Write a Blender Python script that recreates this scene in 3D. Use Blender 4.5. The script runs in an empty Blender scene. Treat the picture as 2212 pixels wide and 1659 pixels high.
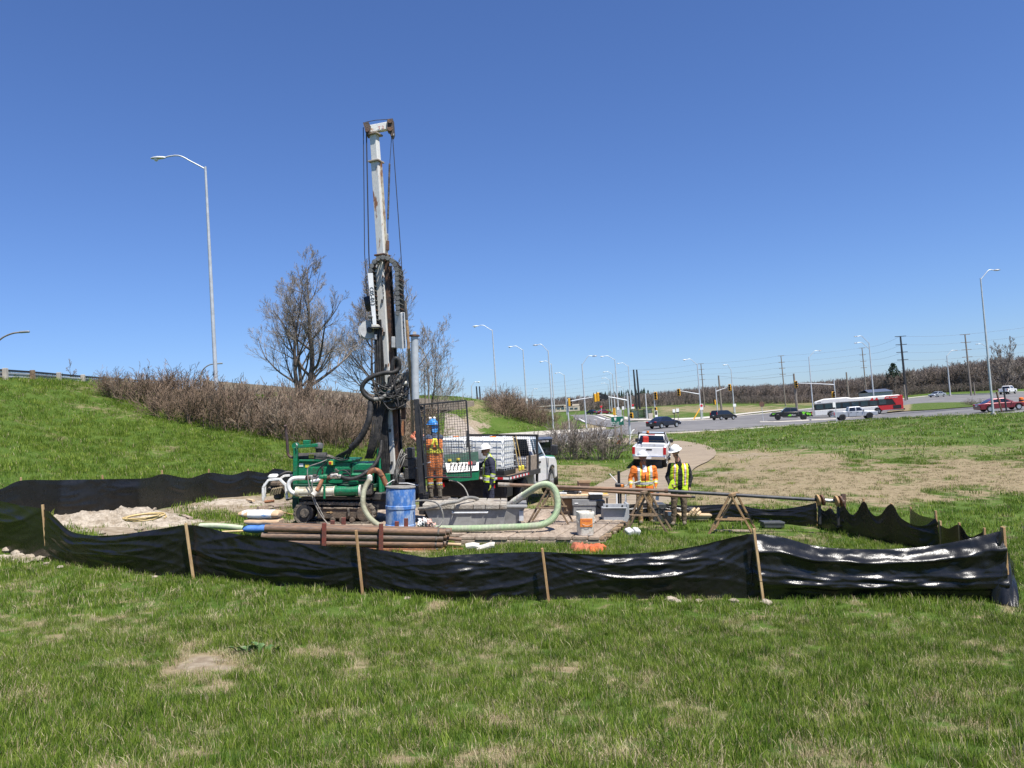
import bpy, bmesh, math, random
import numpy as np
from mathutils import Vector, Matrix, Euler, noise as mnoise
R = math.radians
SC = bpy.context.scene
COL = SC.collection

# ------------------------------------------------------------------ camera, sky, sun, exposure
FPX, UC, VC = 1703.0, 1106.0, 829.5          # focal length and centre, in pixels of a 2212 px wide picture
PITCH, ROLL = R(2.6), R(3.8)
cam_data = bpy.data.cameras.new('camera')
cam = bpy.data.objects.new('camera', cam_data)
COL.objects.link(cam)
cam_data.sensor_width = 36.0
cam_data.lens = 36.0 * FPX / 2212.0
cam_data.clip_start = 0.1
cam_data.clip_end = 12000.0
CAMM = Matrix.Rotation(R(90) + PITCH, 4, 'X') @ Matrix.Rotation(-ROLL, 4, 'Z')
cam.matrix_world = CAMM
SC.camera = cam

SUN_DIR = Vector((0.55, -0.70, 1.70)).normalized()      # towards the sun
SUN_ELEV = math.asin(SUN_DIR.z)
SUN_AZ = math.atan2(SUN_DIR.x, SUN_DIR.y)
world = bpy.data.worlds.new('World')
SC.world = world
world.use_nodes = True
wn = world.node_tree.nodes
wn.clear()
sky = wn.new('ShaderNodeTexSky')
sky.sky_type = 'NISHITA'
sky.sun_disc = False
sky.sun_elevation = SUN_ELEV
sky.sun_rotation = SUN_AZ
sky.altitude = 60.0
sky.air_density = 1.0
sky.dust_density = 0.25
sky.ozone_density = 2.6
bg = wn.new('ShaderNodeBackground')
bg.inputs['Strength'].default_value = 0.071
wo = wn.new('ShaderNodeOutputWorld')
tint = wn.new('ShaderNodeMix')                 # the camera's white balance on the whole sky
tint.data_type = 'RGBA'
tint.blend_type = 'MULTIPLY'
tint.inputs[0].default_value = 1.0
tint.inputs['B'].default_value = (0.655, 0.835, 1.23, 1)
world.node_tree.links.new(sky.outputs[0], tint.inputs['A'])
world.node_tree.links.new(tint.outputs['Result'], bg.inputs[0])
world.node_tree.links.new(bg.outputs[0], wo.inputs[0])

sun_data = bpy.data.lights.new('sun', 'SUN')
sun_data.energy = 4.9
sun_data.angle = R(0.53)
sun_data.color = (1.0, 0.955, 0.89)
sun = bpy.data.objects.new('sun', sun_data)
COL.objects.link(sun)
sun.rotation_euler = SUN_DIR.to_track_quat('Z', 'Y').to_euler()
sun.location = SUN_DIR * 60

SC.view_settings.view_transform = 'Standard'
SC.view_settings.look = 'None'
SC.view_settings.exposure = 0.7
SC.view_settings.gamma = 1.0
SC.view_settings.use_curve_mapping = False
SC.render.engine = 'CYCLES'
SC.cycles.use_denoising = True
SC.cycles.max_bounces = 5
SC.cycles.diffuse_bounces = 2
SC.cycles.glossy_bounces = 3
SC.cycles.transmission_bounces = 4
SC.cycles.transparent_max_bounces = 8

# ------------------------------------------------------------------ picture coordinates -> places
CR = CAMM.to_3x3()
SROT = Matrix.Rotation(ROLL, 4, 'Y')             # the site lies on ground that falls to the right by this angle

def W(u, v, Y):
 """place at forward distance Y (metres) seen at picture position (u, v)"""
 d = CR @ Vector(((u - UC) / FPX, -(v - VC) / FPX, -1.0))
 return d * (Y / d.y)

CRI = CR.inverted()
def pix(p):
 c = CRI @ Vector(p)
 return UC + FPX * c.x / -c.z, VC - FPX * c.y / -c.z

class F:
 """a frame standing at a place; q() turns picture positions at a distance into local metres"""
 def __init__(s, u, v, Y, up=False, yaw=0.0, drop=False, dz=0.0):
  o = W(u, v, Y)
  if drop:
   o.z = gz(o.x, o.y) + dz
  s.Y = Y
  s.o = o
  s.m = Matrix.Translation(o) @ (Matrix() if up else SROT) @ Matrix.Rotation(yaw, 4, 'Z')
  s.i = s.m.inverted()
  s.k = Y / FPX
 def q(s, u, v, dy=0.0):
  return s.i @ W(u, v, s.Y + dy)

# ------------------------------------------------------------------ materials
MATS = {}
def mat(name, c, r=0.6, m=0.0, c2=None, sc=5.0, lo=0.42, hi=0.62, var=0.12, bump=0.0, bsc=40.0, spec=0.5,
  coat=0.0, trans=0.0, stretch=None, det=6.0, r2=None, sheen=0.0, alpha=None, c3=None):
 if name in MATS:
  return MATS[name]
 M = bpy.data.materials.new(name)
 M.use_nodes = True
 N, L = M.node_tree.nodes, M.node_tree.links
 P = N['Principled BSDF']
 P.inputs['Roughness'].default_value = r
 P.inputs['Metallic'].default_value = m
 P.inputs['Specular IOR Level'].default_value = spec
 P.inputs['Coat Weight'].default_value = coat
 P.inputs['Transmission Weight'].default_value = trans
 tc = N.new('ShaderNodeTexCoord')
 src = tc.outputs['Object']
 if stretch:
  mp = N.new('ShaderNodeMapping')
  mp.inputs['Scale'].default_value = stretch
  L.new(src, mp.inputs[0])
  src = mp.outputs[0]
 n1 = N.new('ShaderNodeTexNoise')
 n1.inputs['Scale'].default_value = sc
 n1.inputs['Detail'].default_value = det
 n1.inputs['Roughness'].default_value = 0.62
 L.new(src, n1.inputs['Vector'])
 ramp = N.new('ShaderNodeMapRange')
 ramp.inputs[1].default_value = lo
 ramp.inputs[2].default_value = hi
 L.new(n1.outputs[0], ramp.inputs[0])
 mix = N.new('ShaderNodeMix')
 mix.data_type = 'RGBA'
 a = (c[0], c[1], c[2], 1)
 b = tuple(c2) + (1,) if c2 else tuple(min(1, x * (1 - 2.2 * var)) for x in c) + (1,)
 mix.inputs['A'].default_value = a
 mix.inputs['B'].default_value = b
 L.new(ramp.outputs[0], mix.inputs[0])
 n2 = N.new('ShaderNodeTexNoise')
 n2.inputs['Scale'].default_value = sc * 5.3
 n2.inputs['Detail'].default_value = 4
 L.new(src, n2.inputs['Vector'])
 r3 = N.new('ShaderNodeMapRange')
 r3.inputs[1].default_value = 0.3
 r3.inputs[2].default_value = 0.7
 r3.inputs[3].default_value = 1 - var * 1.3
 r3.inputs[4].default_value = 1 + var
 L.new(n2.outputs[0], r3.inputs[0])
 mul = N.new('ShaderNodeMix')
 mul.data_type = 'RGBA'
 mul.blend_type = 'MULTIPLY'
 mul.inputs[0].default_value = 1.0
 L.new(mix.outputs['Result'], mul.inputs['A'])
 L.new(r3.outputs[0], mul.inputs['B'])
 out = mul.outputs['Result']
 L.new(out, P.inputs['Base Color'])
 if r2 is not None:
  mr = N.new('ShaderNodeMapRange')
  mr.inputs[3].default_value = r
  mr.inputs[4].default_value = r2
  L.new(ramp.outputs[0], mr.inputs[0])
  L.new(mr.outputs[0], P.inputs['Roughness'])
 if bump > 0:
  nb = N.new('ShaderNodeTexNoise')
  nb.inputs['Scale'].default_value = bsc
  nb.inputs['Detail'].default_value = 5
  L.new(src, nb.inputs['Vector'])
  bp = N.new('ShaderNodeBump')
  bp.inputs['Strength'].default_value = bump
  bp.inputs['Distance'].default_value = 0.05
  L.new(nb.outputs[0], bp.inputs['Height'])
  L.new(bp.outputs[0], P.inputs['Normal'])
 MATS[name] = M
 return M

RUST = (0.17, 0.065, 0.03)
def stdmats():
 m = mat
 m('green_paint', (0.005, 0.15, 0.062), .42, c2=(0.06, 0.09, 0.055), sc=5.5, lo=.54, hi=.72, var=.25, bump=.08)
 m('dark_green', (0.006, 0.055, 0.03), .5, var=.2)
 m('white_paint', (0.74, 0.73, 0.69), .45, c2=(0.47, 0.43, 0.35), sc=4, lo=.55, hi=.72, var=.08)
 m('white_dirty', (0.64, 0.61, 0.53), .55, c2=(0.26, 0.2, 0.14), sc=5, lo=.5, hi=.68, var=.12)
 m('cream_pipe', (0.62, 0.58, 0.44), .5, c2=(0.33, 0.27, 0.17), sc=6, lo=.52, hi=.7, var=.12)
 m('mast_paint', (0.62, 0.61, 0.57), .48, c2=(0.27, 0.12, 0.055), sc=6.5, lo=.60, hi=.66, var=.1, stretch=(1, 1, .35), det=10)
 m('grey_paint', (0.42, 0.43, 0.43), .5, c2=(0.3, 0.3, 0.29), sc=4, var=.08)
 m('light_grey', (0.52, 0.53, 0.53), .5, c2=(0.4, 0.4, 0.4), sc=4, var=.08)
 m('black_steel', (0.022, 0.022, 0.024), .55, c2=(0.07, 0.06, 0.05), sc=6, lo=.52, hi=.75, var=.3, bump=.1)
 m('black_rubber', (0.018, 0.018, 0.019), .6, c2=(0.05, 0.045, 0.04), sc=8, var=.3, spec=.4)
 m('chain_plastic', (0.085, 0.09, 0.09), .6, c2=(0.15, 0.15, 0.14), sc=8, var=.25)
 m('grease_steel', (0.06, 0.053, 0.045), .6, c2=(0.2, 0.16, 0.12), sc=9, lo=.5, hi=.7, var=.4, bump=.3)
 m('rust_steel', (0.16, 0.08, 0.045), .75, c2=(0.07, 0.045, 0.035), sc=7, var=.3, bump=.2)
 m('rusty_pipe', (0.235, 0.13, 0.07), .62, c2=(0.125, 0.085, 0.062), sc=3.5, lo=.38, hi=.66, var=.28, bump=.1, stretch=(.5, 3, 3))
 m('rusty_pipe_dark', (0.13, 0.1, 0.078), .6, c2=(0.2, 0.12, 0.07), sc=3.5, lo=.45, hi=.7, var=.28, bump=.1, stretch=(.5, 3, 3))
 m('orange_rust', (0.3, 0.12, 0.05), .75, c2=(0.16, 0.07, 0.035), sc=8, var=.25, bump=.2)
 m('red_post', (0.19, 0.045, 0.03), .65, c2=(0.12, 0.05, 0.035), sc=9, var=.2)
 m('bright_metal', (0.55, 0.54, 0.52), .4, .7, c2=(0.2, 0.17, 0.14), sc=12, var=.15)
 m('galv', (0.52, 0.54, 0.55), .5, .25, c2=(0.42, 0.44, 0.45), sc=2.0, var=.06)
 m('galv_dark', (0.3, 0.31, 0.32), .5, .3, var=.08)
 m('rod_yellow', (0.42, 0.28, 0.13), .6, c2=(0.24, 0.14, 0.07), sc=6, var=.2)
 m('track_rubber', (0.11, 0.095, 0.075), .9, c2=(0.2, 0.17, 0.13), sc=7, var=.3, bump=.5)
 m('track_frame', (0.12, 0.088, 0.06), .85, c2=(0.055, 0.045, 0.036), sc=5, var=.3, bump=.3)
 m('mud', (0.2, 0.16, 0.12), .95, c2=(0.1, 0.08, 0.06), sc=9, var=.25, bump=.5)
 m('blue_drum', (0.05, 0.16, 0.43), .55, c2=(0.33, 0.41, 0.52), sc=6, lo=.44, hi=.62, var=.16, stretch=(1, 1, .55), r2=.75)
 m('tank_grey', (0.265, 0.265, 0.255), .6, c2=(0.2, 0.198, 0.185), sc=2.2, var=.1, bump=.05)
 m('tank_board', (0.35, 0.32, 0.27), .85, c2=(0.24, 0.2, 0.155), sc=5, var=.15, bump=.3)
 m('mud_dry', (0.42, 0.39, 0.33), .95, c2=(0.3, 0.27, 0.22), sc=5, var=.15, bump=.6)
 m('green_hose', (0.33, 0.43, 0.25), .5, c2=(0.38, 0.41, 0.29), sc=3, var=.1)
 m('green_hose_dirty', (0.36, 0.36, 0.25), .6, c2=(0.27, 0.25, 0.17), sc=3, var=.15)
 m('grey_hose', (0.17, 0.165, 0.15), .6, c2=(0.3, 0.28, 0.24), sc=7, var=.2)
 m('yellow_hose', (0.58, 0.42, 0.17), .55, c2=(0.45, 0.34, 0.16), sc=6, var=.1)
 m('timber', (0.38, 0.3, 0.225), .85, c2=(0.25, 0.19, 0.14), sc=3, var=.18, bump=.25, stretch=(3, .6, 3))
 m('timber_b', (0.33, 0.265, 0.2), .85, c2=(0.22, 0.17, 0.125), sc=3, var=.18, bump=.25, stretch=(3, .6, 3))
 m('stake_wood', (0.42, 0.265, 0.12), .75, c2=(0.3, 0.17, 0.08), sc=5, var=.15, bump=.15, stretch=(4, 4, .7))
 m('saw_wood', (0.24, 0.165, 0.095), .85, c2=(0.13, 0.09, 0.06), sc=6, var=.2, bump=.2)
 m('saw_wood_fresh', (0.33, 0.21, 0.1), .8, c2=(0.22, 0.14, 0.07), sc=6, var=.2, bump=.2)
 m('fresh_lumber', (0.58, 0.44, 0.27), .75, c2=(0.48, 0.34, 0.2), sc=4, var=.1)
 m('cardboard', (0.36, 0.235, 0.14), .85, c2=(0.32, 0.2, 0.115), sc=2, var=.06)
 m('kraft', (0.52, 0.37, 0.23), .8, c2=(0.44, 0.3, 0.18), sc=5, var=.08, bump=.15, bsc=14)
 m('bag_white', (0.72, 0.7, 0.66), .7, c2=(0.2, 0.32, 0.52), sc=5, lo=.58, hi=.6, var=.05, stretch=(.4, 2, 1))
 m('bag_blue', (0.04, 0.14, 0.42), .6, c2=(0.08, 0.2, 0.47), sc=5, var=.08)
 m('white_plastic', (0.78, 0.77, 0.73), .45, c2=(0.5, 0.42, 0.3), sc=5, lo=.6, hi=.75, var=.06)
 m('bucket_white', (0.78, 0.74, 0.64), .5, c2=(0.4, 0.31, 0.2), sc=6, lo=.52, hi=.75, var=.12)
 m('label_orange', (0.75, 0.24, 0.04), .55, var=.12)
 m('label_yellow', (0.72, 0.6, 0.06), .5, var=.08)
 m('red_plastic', (0.5, 0.03, 0.02), .4, var=.06)
 m('case_grey', (0.2, 0.205, 0.205), .6, c2=(0.26, 0.26, 0.25), sc=5, var=.1)
 m('tub_grey', (0.31, 0.325, 0.34), .5, c2=(0.37, 0.38, 0.39), sc=4, var=.06)
 m('black_plastic', (0.018, 0.018, 0.02), .45, var=.2)
 m('rag_orange', (0.62, 0.13, 0.035), .9, c2=(0.4, 0.12, 0.06), sc=8, var=.12, bump=.3)
 m('stone_white', (0.62, 0.62, 0.6), .8, c2=(0.4, 0.4, 0.38), sc=6, var=.12)
 m('concrete', (0.43, 0.39, 0.33), .9, c2=(0.35, 0.32, 0.275), sc=.8, var=.12, bump=.1)
 m('concrete_curb', (0.5, 0.46, 0.4), .9, c2=(0.42, 0.385, 0.33), sc=1.2, var=.12)
 m('tyre', (0.02, 0.02, 0.02), .8, var=.2)
 m('rim', (0.55, 0.56, 0.57), .35, .8, var=.08)
 m('rim_dark', (0.03, 0.03, 0.03), .4, .5, var=.1)
 m('glass_dark', (0.012, 0.016, 0.02), .06, spec=.8, var=.05)
 m('glass_blue', (0.035, 0.06, 0.075), .06, spec=.9, var=.05)
 m('chrome', (0.7, 0.7, 0.7), .18, 1.0, var=.03)
 m('lamp_red', (0.45, 0.01, 0.015), .25, var=.06)
 m('lamp_amber', (0.75, 0.22, 0.03), .3, var=.06)
 m('lamp_clear', (0.75, 0.76, 0.76), .15, var=.05)
 m('paint_white', (0.78, 0.78, 0.78), .3, coat=.6, var=.03)
 m('paint_silver', (0.4, 0.415, 0.44), .32, .35, coat=.5, var=.03)
 m('paint_red', (0.16, 0.008, 0.018), .3, .2, coat=.8, var=.03)
 m('paint_navy', (0.008, 0.011, 0.028), .3, coat=.8, var=.03)
 m('paint_black', (0.012, 0.013, 0.014), .3, coat=.7, var=.03)
 m('paint_lime', (0.18, 0.6, 0.03), .4, var=.03)
 m('paint_greysilver', (0.4, 0.43, 0.45), .3, .5, coat=.5, var=.03)
 m('bus_red', (0.55, 0.022, 0.025), .35, coat=.4, var=.05)
 m('bus_dark', (0.02, 0.022, 0.022), .4, var=.1)
 m('signal_yellow', (0.75, 0.38, 0.015), .45, var=.06)
 m('sign_green', (0.0, 0.1, 0.06), .45, var=.05)
 m('sign_white', (0.75, 0.75, 0.73), .45, var=.04)
 m('sign_red', (0.55, 0.02, 0.03), .45, var=.04)
 m('ink', (0.012, 0.012, 0.013), .6, var=.05)
 m('ink_red', (0.35, 0.06, 0.06), .7, var=.05)
 m('pole_wood', (0.23, 0.2, 0.165), .85, c2=(0.17, 0.145, 0.12), sc=3, var=.15)
 m('wire', (0.16, 0.17, 0.19), .6, var=.05)
 m('bark', (0.115, 0.092, 0.075), .9, c2=(0.07, 0.056, 0.046), sc=6, var=.25, bump=.3)
 m('twig', (0.205, 0.165, 0.14), .85, c2=(0.16, 0.12, 0.1), sc=1.5, var=.2)
 m('twig_pale', (0.255, 0.225, 0.19), .85, c2=(0.2, 0.17, 0.145), sc=1.5, var=.2)
 m('shrub', (0.215, 0.15, 0.1), .9, c2=(0.135, 0.094, 0.064), sc=1.0, var=.25)
 m('shrub_tan', (0.29, 0.22, 0.155), .9, c2=(0.17, 0.125, 0.095), sc=1.0, var=.25)
 m('shrub_grey', (0.2, 0.165, 0.135), .9, c2=(0.11, 0.092, 0.08), sc=1.0, var=.25)
 m('wood_far', (0.25, 0.2, 0.165), .95, c2=(0.18, 0.145, 0.122), sc=.5, var=.25)
 m('wood_far_b', (0.2, 0.168, 0.145), .95, c2=(0.15, 0.124, 0.108), sc=.5, var=.25)
 m('conifer', (0.03, 0.055, 0.032), .95, c2=(0.018, 0.036, 0.022), sc=1, var=.3)
 m('building', (0.5, 0.44, 0.35), .85, var=.06)
 m('skin', (0.5, 0.27, 0.19), .55, c2=(0.42, 0.2, 0.14), sc=7, var=.06, spec=.4)
 m('hair', (0.05, 0.032, 0.022), .8, var=.2)
 m('beard', (0.16, 0.085, 0.05), .8, var=.2)
 m('hat_white', (0.8, 0.8, 0.77), .35, var=.05)
 m('hat_blue', (0.03, 0.24, 0.66), .4, c2=(0.2, 0.38, 0.62), sc=10, lo=.55, hi=.7, var=.08)
 m('hi_orange', (0.82, 0.2, 0.025), .85, var=.1, bump=.3, bsc=25)
 m('hi_orange_dirty', (0.74, 0.22, 0.06), .85, c2=(0.3, 0.13, 0.06), sc=3.0, lo=.53, hi=.72, var=.15, bump=.4, bsc=22)
 m('hi_yellow', (0.6, 0.8, 0.03), .8, var=.06, bump=.2)
 m('reflect_yellow', (0.85, 0.8, 0.08), .6, var=.05)
 m('reflect_silver', (0.5, 0.5, 0.48), .4, var=.08)
 m('navy_cloth', (0.017, 0.02, 0.042), .9, c2=(0.03, 0.033, 0.055), sc=5, var=.15, bump=.4, bsc=22)
 m('denim', (0.05, 0.068, 0.115), .9, c2=(0.08, 0.1, 0.15), sc=6, var=.2, bump=.4, bsc=22)
 m('black_cloth', (0.012, 0.012, 0.014), .92, c2=(0.02, 0.02, 0.023), sc=5, var=.15, bump=.4, bsc=22)
 m('khaki', (0.36, 0.23, 0.105), .9, c2=(0.2, 0.125, 0.06), sc=5, var=.15, bump=.5, bsc=22)
 m('brown_pants', (0.16, 0.115, 0.07), .9, c2=(0.09, 0.065, 0.042), sc=5, var=.15, bump=.5, bsc=22)
 m('muddy_boot', (0.2, 0.165, 0.115), .9, c2=(0.11, 0.09, 0.065), sc=7, var=.2)
 m('glove_orange', (0.75, 0.23, 0.13), .75, var=.08)
 m('glove_yellow', (0.6, 0.42, 0.09), .8, var=.08)
 m('glove_lime', (0.45, 0.55, 0.06), .8, var=.08)
 m('white_cloth', (0.7, 0.7, 0.72), .9, var=.06)
 m('black_fabric', (0.01, 0.01, 0.01), .27, c2=(0.014, 0.0137, 0.0133), sc=3, lo=.5, hi=.75, var=.2, r2=.34, spec=.45, bump=.11, bsc=70)
 m('leaf_green', (0.06, 0.12, 0.03), .5, c2=(0.1, 0.17, 0.05), sc=12, var=.2)
 m('dirt', (0.34, 0.285, 0.21), .95, c2=(0.25, 0.2, 0.145), sc=6, var=.2, bump=.6, bsc=30)
 m('asphalt', (0.125, 0.12, 0.118), .9, c2=(0.17, 0.163, 0.155), sc=.12, lo=.4, hi=.65, var=.12)
 m('road_paint', (0.7, 0.69, 0.66), .8, var=.1)
 m('path_mat', (0.3, 0.24, 0.165), .9, c2=(0.2, 0.155, 0.108), sc=1.1, lo=.38, hi=.66, var=.18, bump=.3, stretch=(.4, 2.5, 1))
 m('gravel_slope', (0.34, 0.29, 0.235), .95, c2=(0.23, 0.19, 0.15), sc=3.0, var=.3, bump=.6, bsc=8)
 m('case_dark', (0.06, 0.065, 0.068), .5, var=.15)
 m('bridge_concrete', (0.25, 0.205, 0.16), .9, c2=(0.2, 0.16, 0.122), sc=.8, var=.12)
 m('hill', (0.05, 0.07, 0.085), 1.0, var=.1, sc=.01)  # bluish grey puts the distance haze into the hill colour
stdmats()

# ------------------------------------------------------------------ mesh builder
class MB:
 def __init__(s, mats=None):
  s.v, s.f, s.mi, s.m = [], [], [], 0
  s.mats = mats if isinstance(mats, (list, tuple)) else [mats]
 def add(s, vs, fs):
  b = len(s.v)
  s.v.extend([tuple(p) for p in vs])
  s.f.extend([tuple(i + b for i in f) for f in fs])
  s.mi.extend([s.m] * len(fs))
  return s
 def box(s, c, d, ch=0.0, rot=None):
  """centre, size, chamfer, optional rotation matrix / (rx,ry,rz) in degrees"""
  hx, hy, hz = d[0] / 2, d[1] / 2, d[2] / 2
  if rot is not None and not isinstance(rot, Matrix):
   rot = Euler([R(a) for a in rot]).to_matrix()
  c = Vector(c)
  if ch <= 0:
   vs = [Vector((x * hx, y * hy, z * hz)) for x in (-1, 1) for y in (-1, 1) for z in (-1, 1)]
   fs = [(0, 1, 3, 2), (4, 6, 7, 5), (0, 4, 5, 1), (2, 3, 7, 6), (0, 2, 6, 4), (1, 5, 7, 3)]
  else:
   ch = min(ch, hx * .95, hy * .95, hz * .95)
   h = (hx, hy, hz)
   idx, vs = {}, []
   sg = [(x, y, z) for x in (-1, 1) for y in (-1, 1) for z in (-1, 1)]
   for g in sg:
    for k in range(3):
     idx[g, k] = len(vs)
     vs.append(Vector([g[j] * (h[j] if j == k else h[j] - ch) for j in range(3)]))
   fs = []
   for k in range(3):
    a, b = [j for j in range(3) if j != k]
    for sd in (-1, 1):
     q = []
     for (sa, sb) in ((-1, -1), (1, -1), (1, 1), (-1, 1)):
      g = [0, 0, 0]; g[k] = sd; g[a] = sa; g[b] = sb
      q.append(idx[tuple(g), k])
     if (sd > 0) == (k == 1):
      q.reverse()
     fs.append(tuple(q))
    for sa in (-1, 1):
     for sb in (-1, 1):
      g0 = [0, 0, 0]; g0[a] = sa; g0[b] = sb; g0[k] = -1
      g1 = list(g0); g1[k] = 1
      fs.append((idx[tuple(g0), a], idx[tuple(g1), a], idx[tuple(g1), b], idx[tuple(g0), b]))
   for g in sg:
    fs.append((idx[g, 0], idx[g, 1], idx[g, 2]))
  if rot is not None:
   vs = [rot @ p for p in vs]
  return s.add([p + c for p in vs], fs)
 def bar(s, a, b, w, h=None, ch=0.0, roll=0.0):
  """square-section bar from a to b"""
  a, b = Vector(a), Vector(b)
  d = b - a
  q = d.to_track_quat('Z', 'Y').to_matrix() @ Matrix.Rotation(roll, 3, 'Z')
  return s.box((a + b) / 2, (w, h or w, d.length), ch, q)
 def cyl(s, a, b, r, r2=None, n=12, cap=True):
  a, b = Vector(a), Vector(b)
  r2 = r if r2 is None else r2
  d = (b - a)
  q = d.to_track_quat('Z', 'Y').to_matrix()
  vs = []
  for i in range(n):
   t = 2 * math.pi * i / n
   e = q @ Vector((math.cos(t), math.sin(t), 0))
   vs += [a + e * r, b + e * r2]
  fs = [(2 * i, 2 * ((i + 1) % n), 2 * ((i + 1) % n) + 1, 2 * i + 1) for i in range(n)]
  if cap:
   fs += [tuple(2 * i for i in range(n))[::-1], tuple(2 * i + 1 for i in range(n))]
  return s.add(vs, fs)
 def tube(s, pts, r, n=8, cap=True, smooth=0):
  pts = [Vector(p) for p in pts]
  if smooth:
   pts = spline(pts, smooth)
  m = len(pts)
  rr = r if isinstance(r, (list, tuple)) else [r] * m
  if len(rr) != m:
   rr = [rr[min(len(rr) - 1, int(i * len(rr) / m))] for i in range(m)]
  t0 = (pts[1] - pts[0]).normalized()
  ref = Vector((0, 0, 1)) if abs(t0.z) < .9 else Vector((1, 0, 0))
  nx = t0.cross(ref).normalized()
  vs = []
  pt = t0
  for i, p in enumerate(pts):
   t = (pts[min(i + 1, m - 1)] - pts[max(i - 1, 0)]).normalized()
   ax = pt.cross(t)
   if ax.length > 1e-6:
    nx = Matrix.Rotation(pt.angle(t), 3, ax.normalized()) @ nx
   pt = t
   ny = t.cross(nx).normalized()
   for k in range(n):
    a = 2 * math.pi * k / n
    vs.append(p + (nx * math.cos(a) + ny * math.sin(a)) * rr[i])
  fs = [(i * n + k, i * n + (k + 1) % n, (i + 1) * n + (k + 1) % n, (i + 1) * n + k) for i in range(m - 1) for k in range(n)]
  if cap:
   fs += [tuple(range(n))[::-1], tuple((m - 1) * n + k for k in range(n))]
  return s.add(vs, fs)
 def lathe(s, prof, n=20, o=(0, 0, 0), rot=None):
  o = Vector(o)
  vs, fs = [], []
  for (r, z) in prof:
   for k in range(n):
    a = 2 * math.pi * k / n
    p = Vector((r * math.cos(a), r * math.sin(a), z))
    vs.append((rot @ p if rot else p) + o)
  m = len(prof)
  fs = [(i * n + k, i * n + (k + 1) % n, (i + 1) * n + (k + 1) % n, (i + 1) * n + k) for i in range(m - 1) for k in range(n)]
  if prof[0][0] > 1e-4:
   fs.append(tuple(range(n))[::-1])
  if prof[-1][0] > 1e-4:
   fs.append(tuple((m - 1) * n + k for k in range(n)))
  return s.add(vs, fs)
 def prism(s, poly, d, y0=0.0, back=None):
  """poly: list of 3-D points (front), extruded by vector d"""
  d = Vector(d)
  a = [Vector(p) for p in poly]
  n = len(a)
  vs = a + [p + d for p in a]
  fs = [tuple(range(n)), tuple(range(2 * n - 1, n - 1, -1))] + [(i, n + i, n + (i + 1) % n, (i + 1) % n) for i in range(n)]
  return s.add(vs, fs)
 def grid(s, P, close=False):
  h, w = len(P), len(P[0])
  vs = [p for row in P for p in row]
  fs = [(i * w + j, i * w + (j + 1) % w, (i + 1) * w + (j + 1) % w, (i + 1) * w + j) for i in range(h - 1) for j in range(w if close else w - 1)]
  return s.add(vs, fs)
 def build(s, name, m=None, parent=None, smooth=32, M=None, fix=True):
  me = bpy.data.meshes.new(name)
  me.from_pydata([tuple(p) for p in s.v], [], s.f)
  mats = [MATS[x] if isinstance(x, str) else x for x in ([m] if m and not isinstance(m, (list, tuple)) else (m or s.mats))]
  for x in mats:
   me.materials.append(x)
  if len(mats) > 1:
   me.polygons.foreach_set('material_index', s.mi)
  if fix:
   bm = bmesh.new(); bm.from_mesh(me)
   bmesh.ops.recalc_face_normals(bm, faces=bm.faces)
   bm.to_mesh(me); bm.free()
  if smooth:
   me.polygons.foreach_set('use_smooth', [True] * len(me.polygons))
   me.set_sharp_from_angle(angle=R(smooth))
  me.update()
  o = bpy.data.objects.new(name, me)
  COL.objects.link(o)
  if parent is not None:
   o.parent = parent
  if M is not None:
   o.matrix_local = M if parent is not None else M
  return o

def spline(pts, k=6):
 pts = [Vector(p) for p in pts]
 out = []
 n = len(pts)
 for i in range(n - 1):
  p0, p1, p2, p3 = pts[max(i - 1, 0)], pts[i], pts[i + 1], pts[min(i + 2, n - 1)]
  for j in range(k):
   t = j / k
   out.append(.5 * ((2 * p1) + (p2 - p0) * t + (2 * p0 - 5 * p1 + 4 * p2 - p3) * t * t + (3 * p1 - p0 - 3 * p2 + p3) * t ** 3))
 out.append(pts[-1])
 return out

def tag(o, label, cat, group=None, kind=None):
 if label: o['label'] = label
 if cat: o['category'] = cat
 if group: o['group'] = group
 if kind: o['kind'] = kind
 return o

def thing(name, label, cat, M=None, group=None):
 o = bpy.data.objects.new(name, None)
 o.empty_display_size = 0.1
 COL.objects.link(o)
 if M is not None:
  o.matrix_world = M
 return tag(o, label, cat, group)

def copy_tree(o, parent=None):
 c = o.copy()
 COL.objects.link(c)
 if parent is not None:
  c.parent = parent
  c.matrix_parent_inverse = o.matrix_parent_inverse.copy()
 for ch in list(o.children):
  copy_tree(ch, c)
 return c

FONT = None
def lettering(text, size, material, parent, M, name='lettering', depth=0.002, spacing=1.0, align='CENTER'):
 cu = bpy.data.curves.new(name, 'FONT')
 cu.body = text
 cu.size = size
 cu.extrude = depth
 cu.align_x = align
 cu.align_y = 'CENTER'
 cu.space_character = spacing
 cu.offset = size * .012
 t = bpy.data.objects.new(name, cu)
 COL.objects.link(t)
 dg = bpy.context.evaluated_depsgraph_get()
 me = bpy.data.meshes.new_from_object(t.evaluated_get(dg))
 bpy.data.objects.remove(t)
 bpy.data.curves.remove(cu)
 me.materials.clear()
 me.materials.append(MATS[material])
 o = bpy.data.objects.new(name, me)
 COL.objects.link(o)
 o.parent = parent
 o.matrix_local = M
 return o

def basis(o, x, y, z):
 return Matrix(((x[0], y[0], z[0], o[0]), (x[1], y[1], z[1], o[1]), (x[2], y[2], z[2], o[2]), (0, 0, 0, 1)))
# ------------------------------------------------------------------ terrain height
def _hash(ix, iy, s):
 n = (ix * 374761393 + iy * 668265263 + s * 974634577) & 0xffffffff
 n = ((n ^ (n >> 13)) * 1274126177) & 0xffffffff
 return ((n ^ (n >> 16)) & 0xffff) / 65535.0

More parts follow.
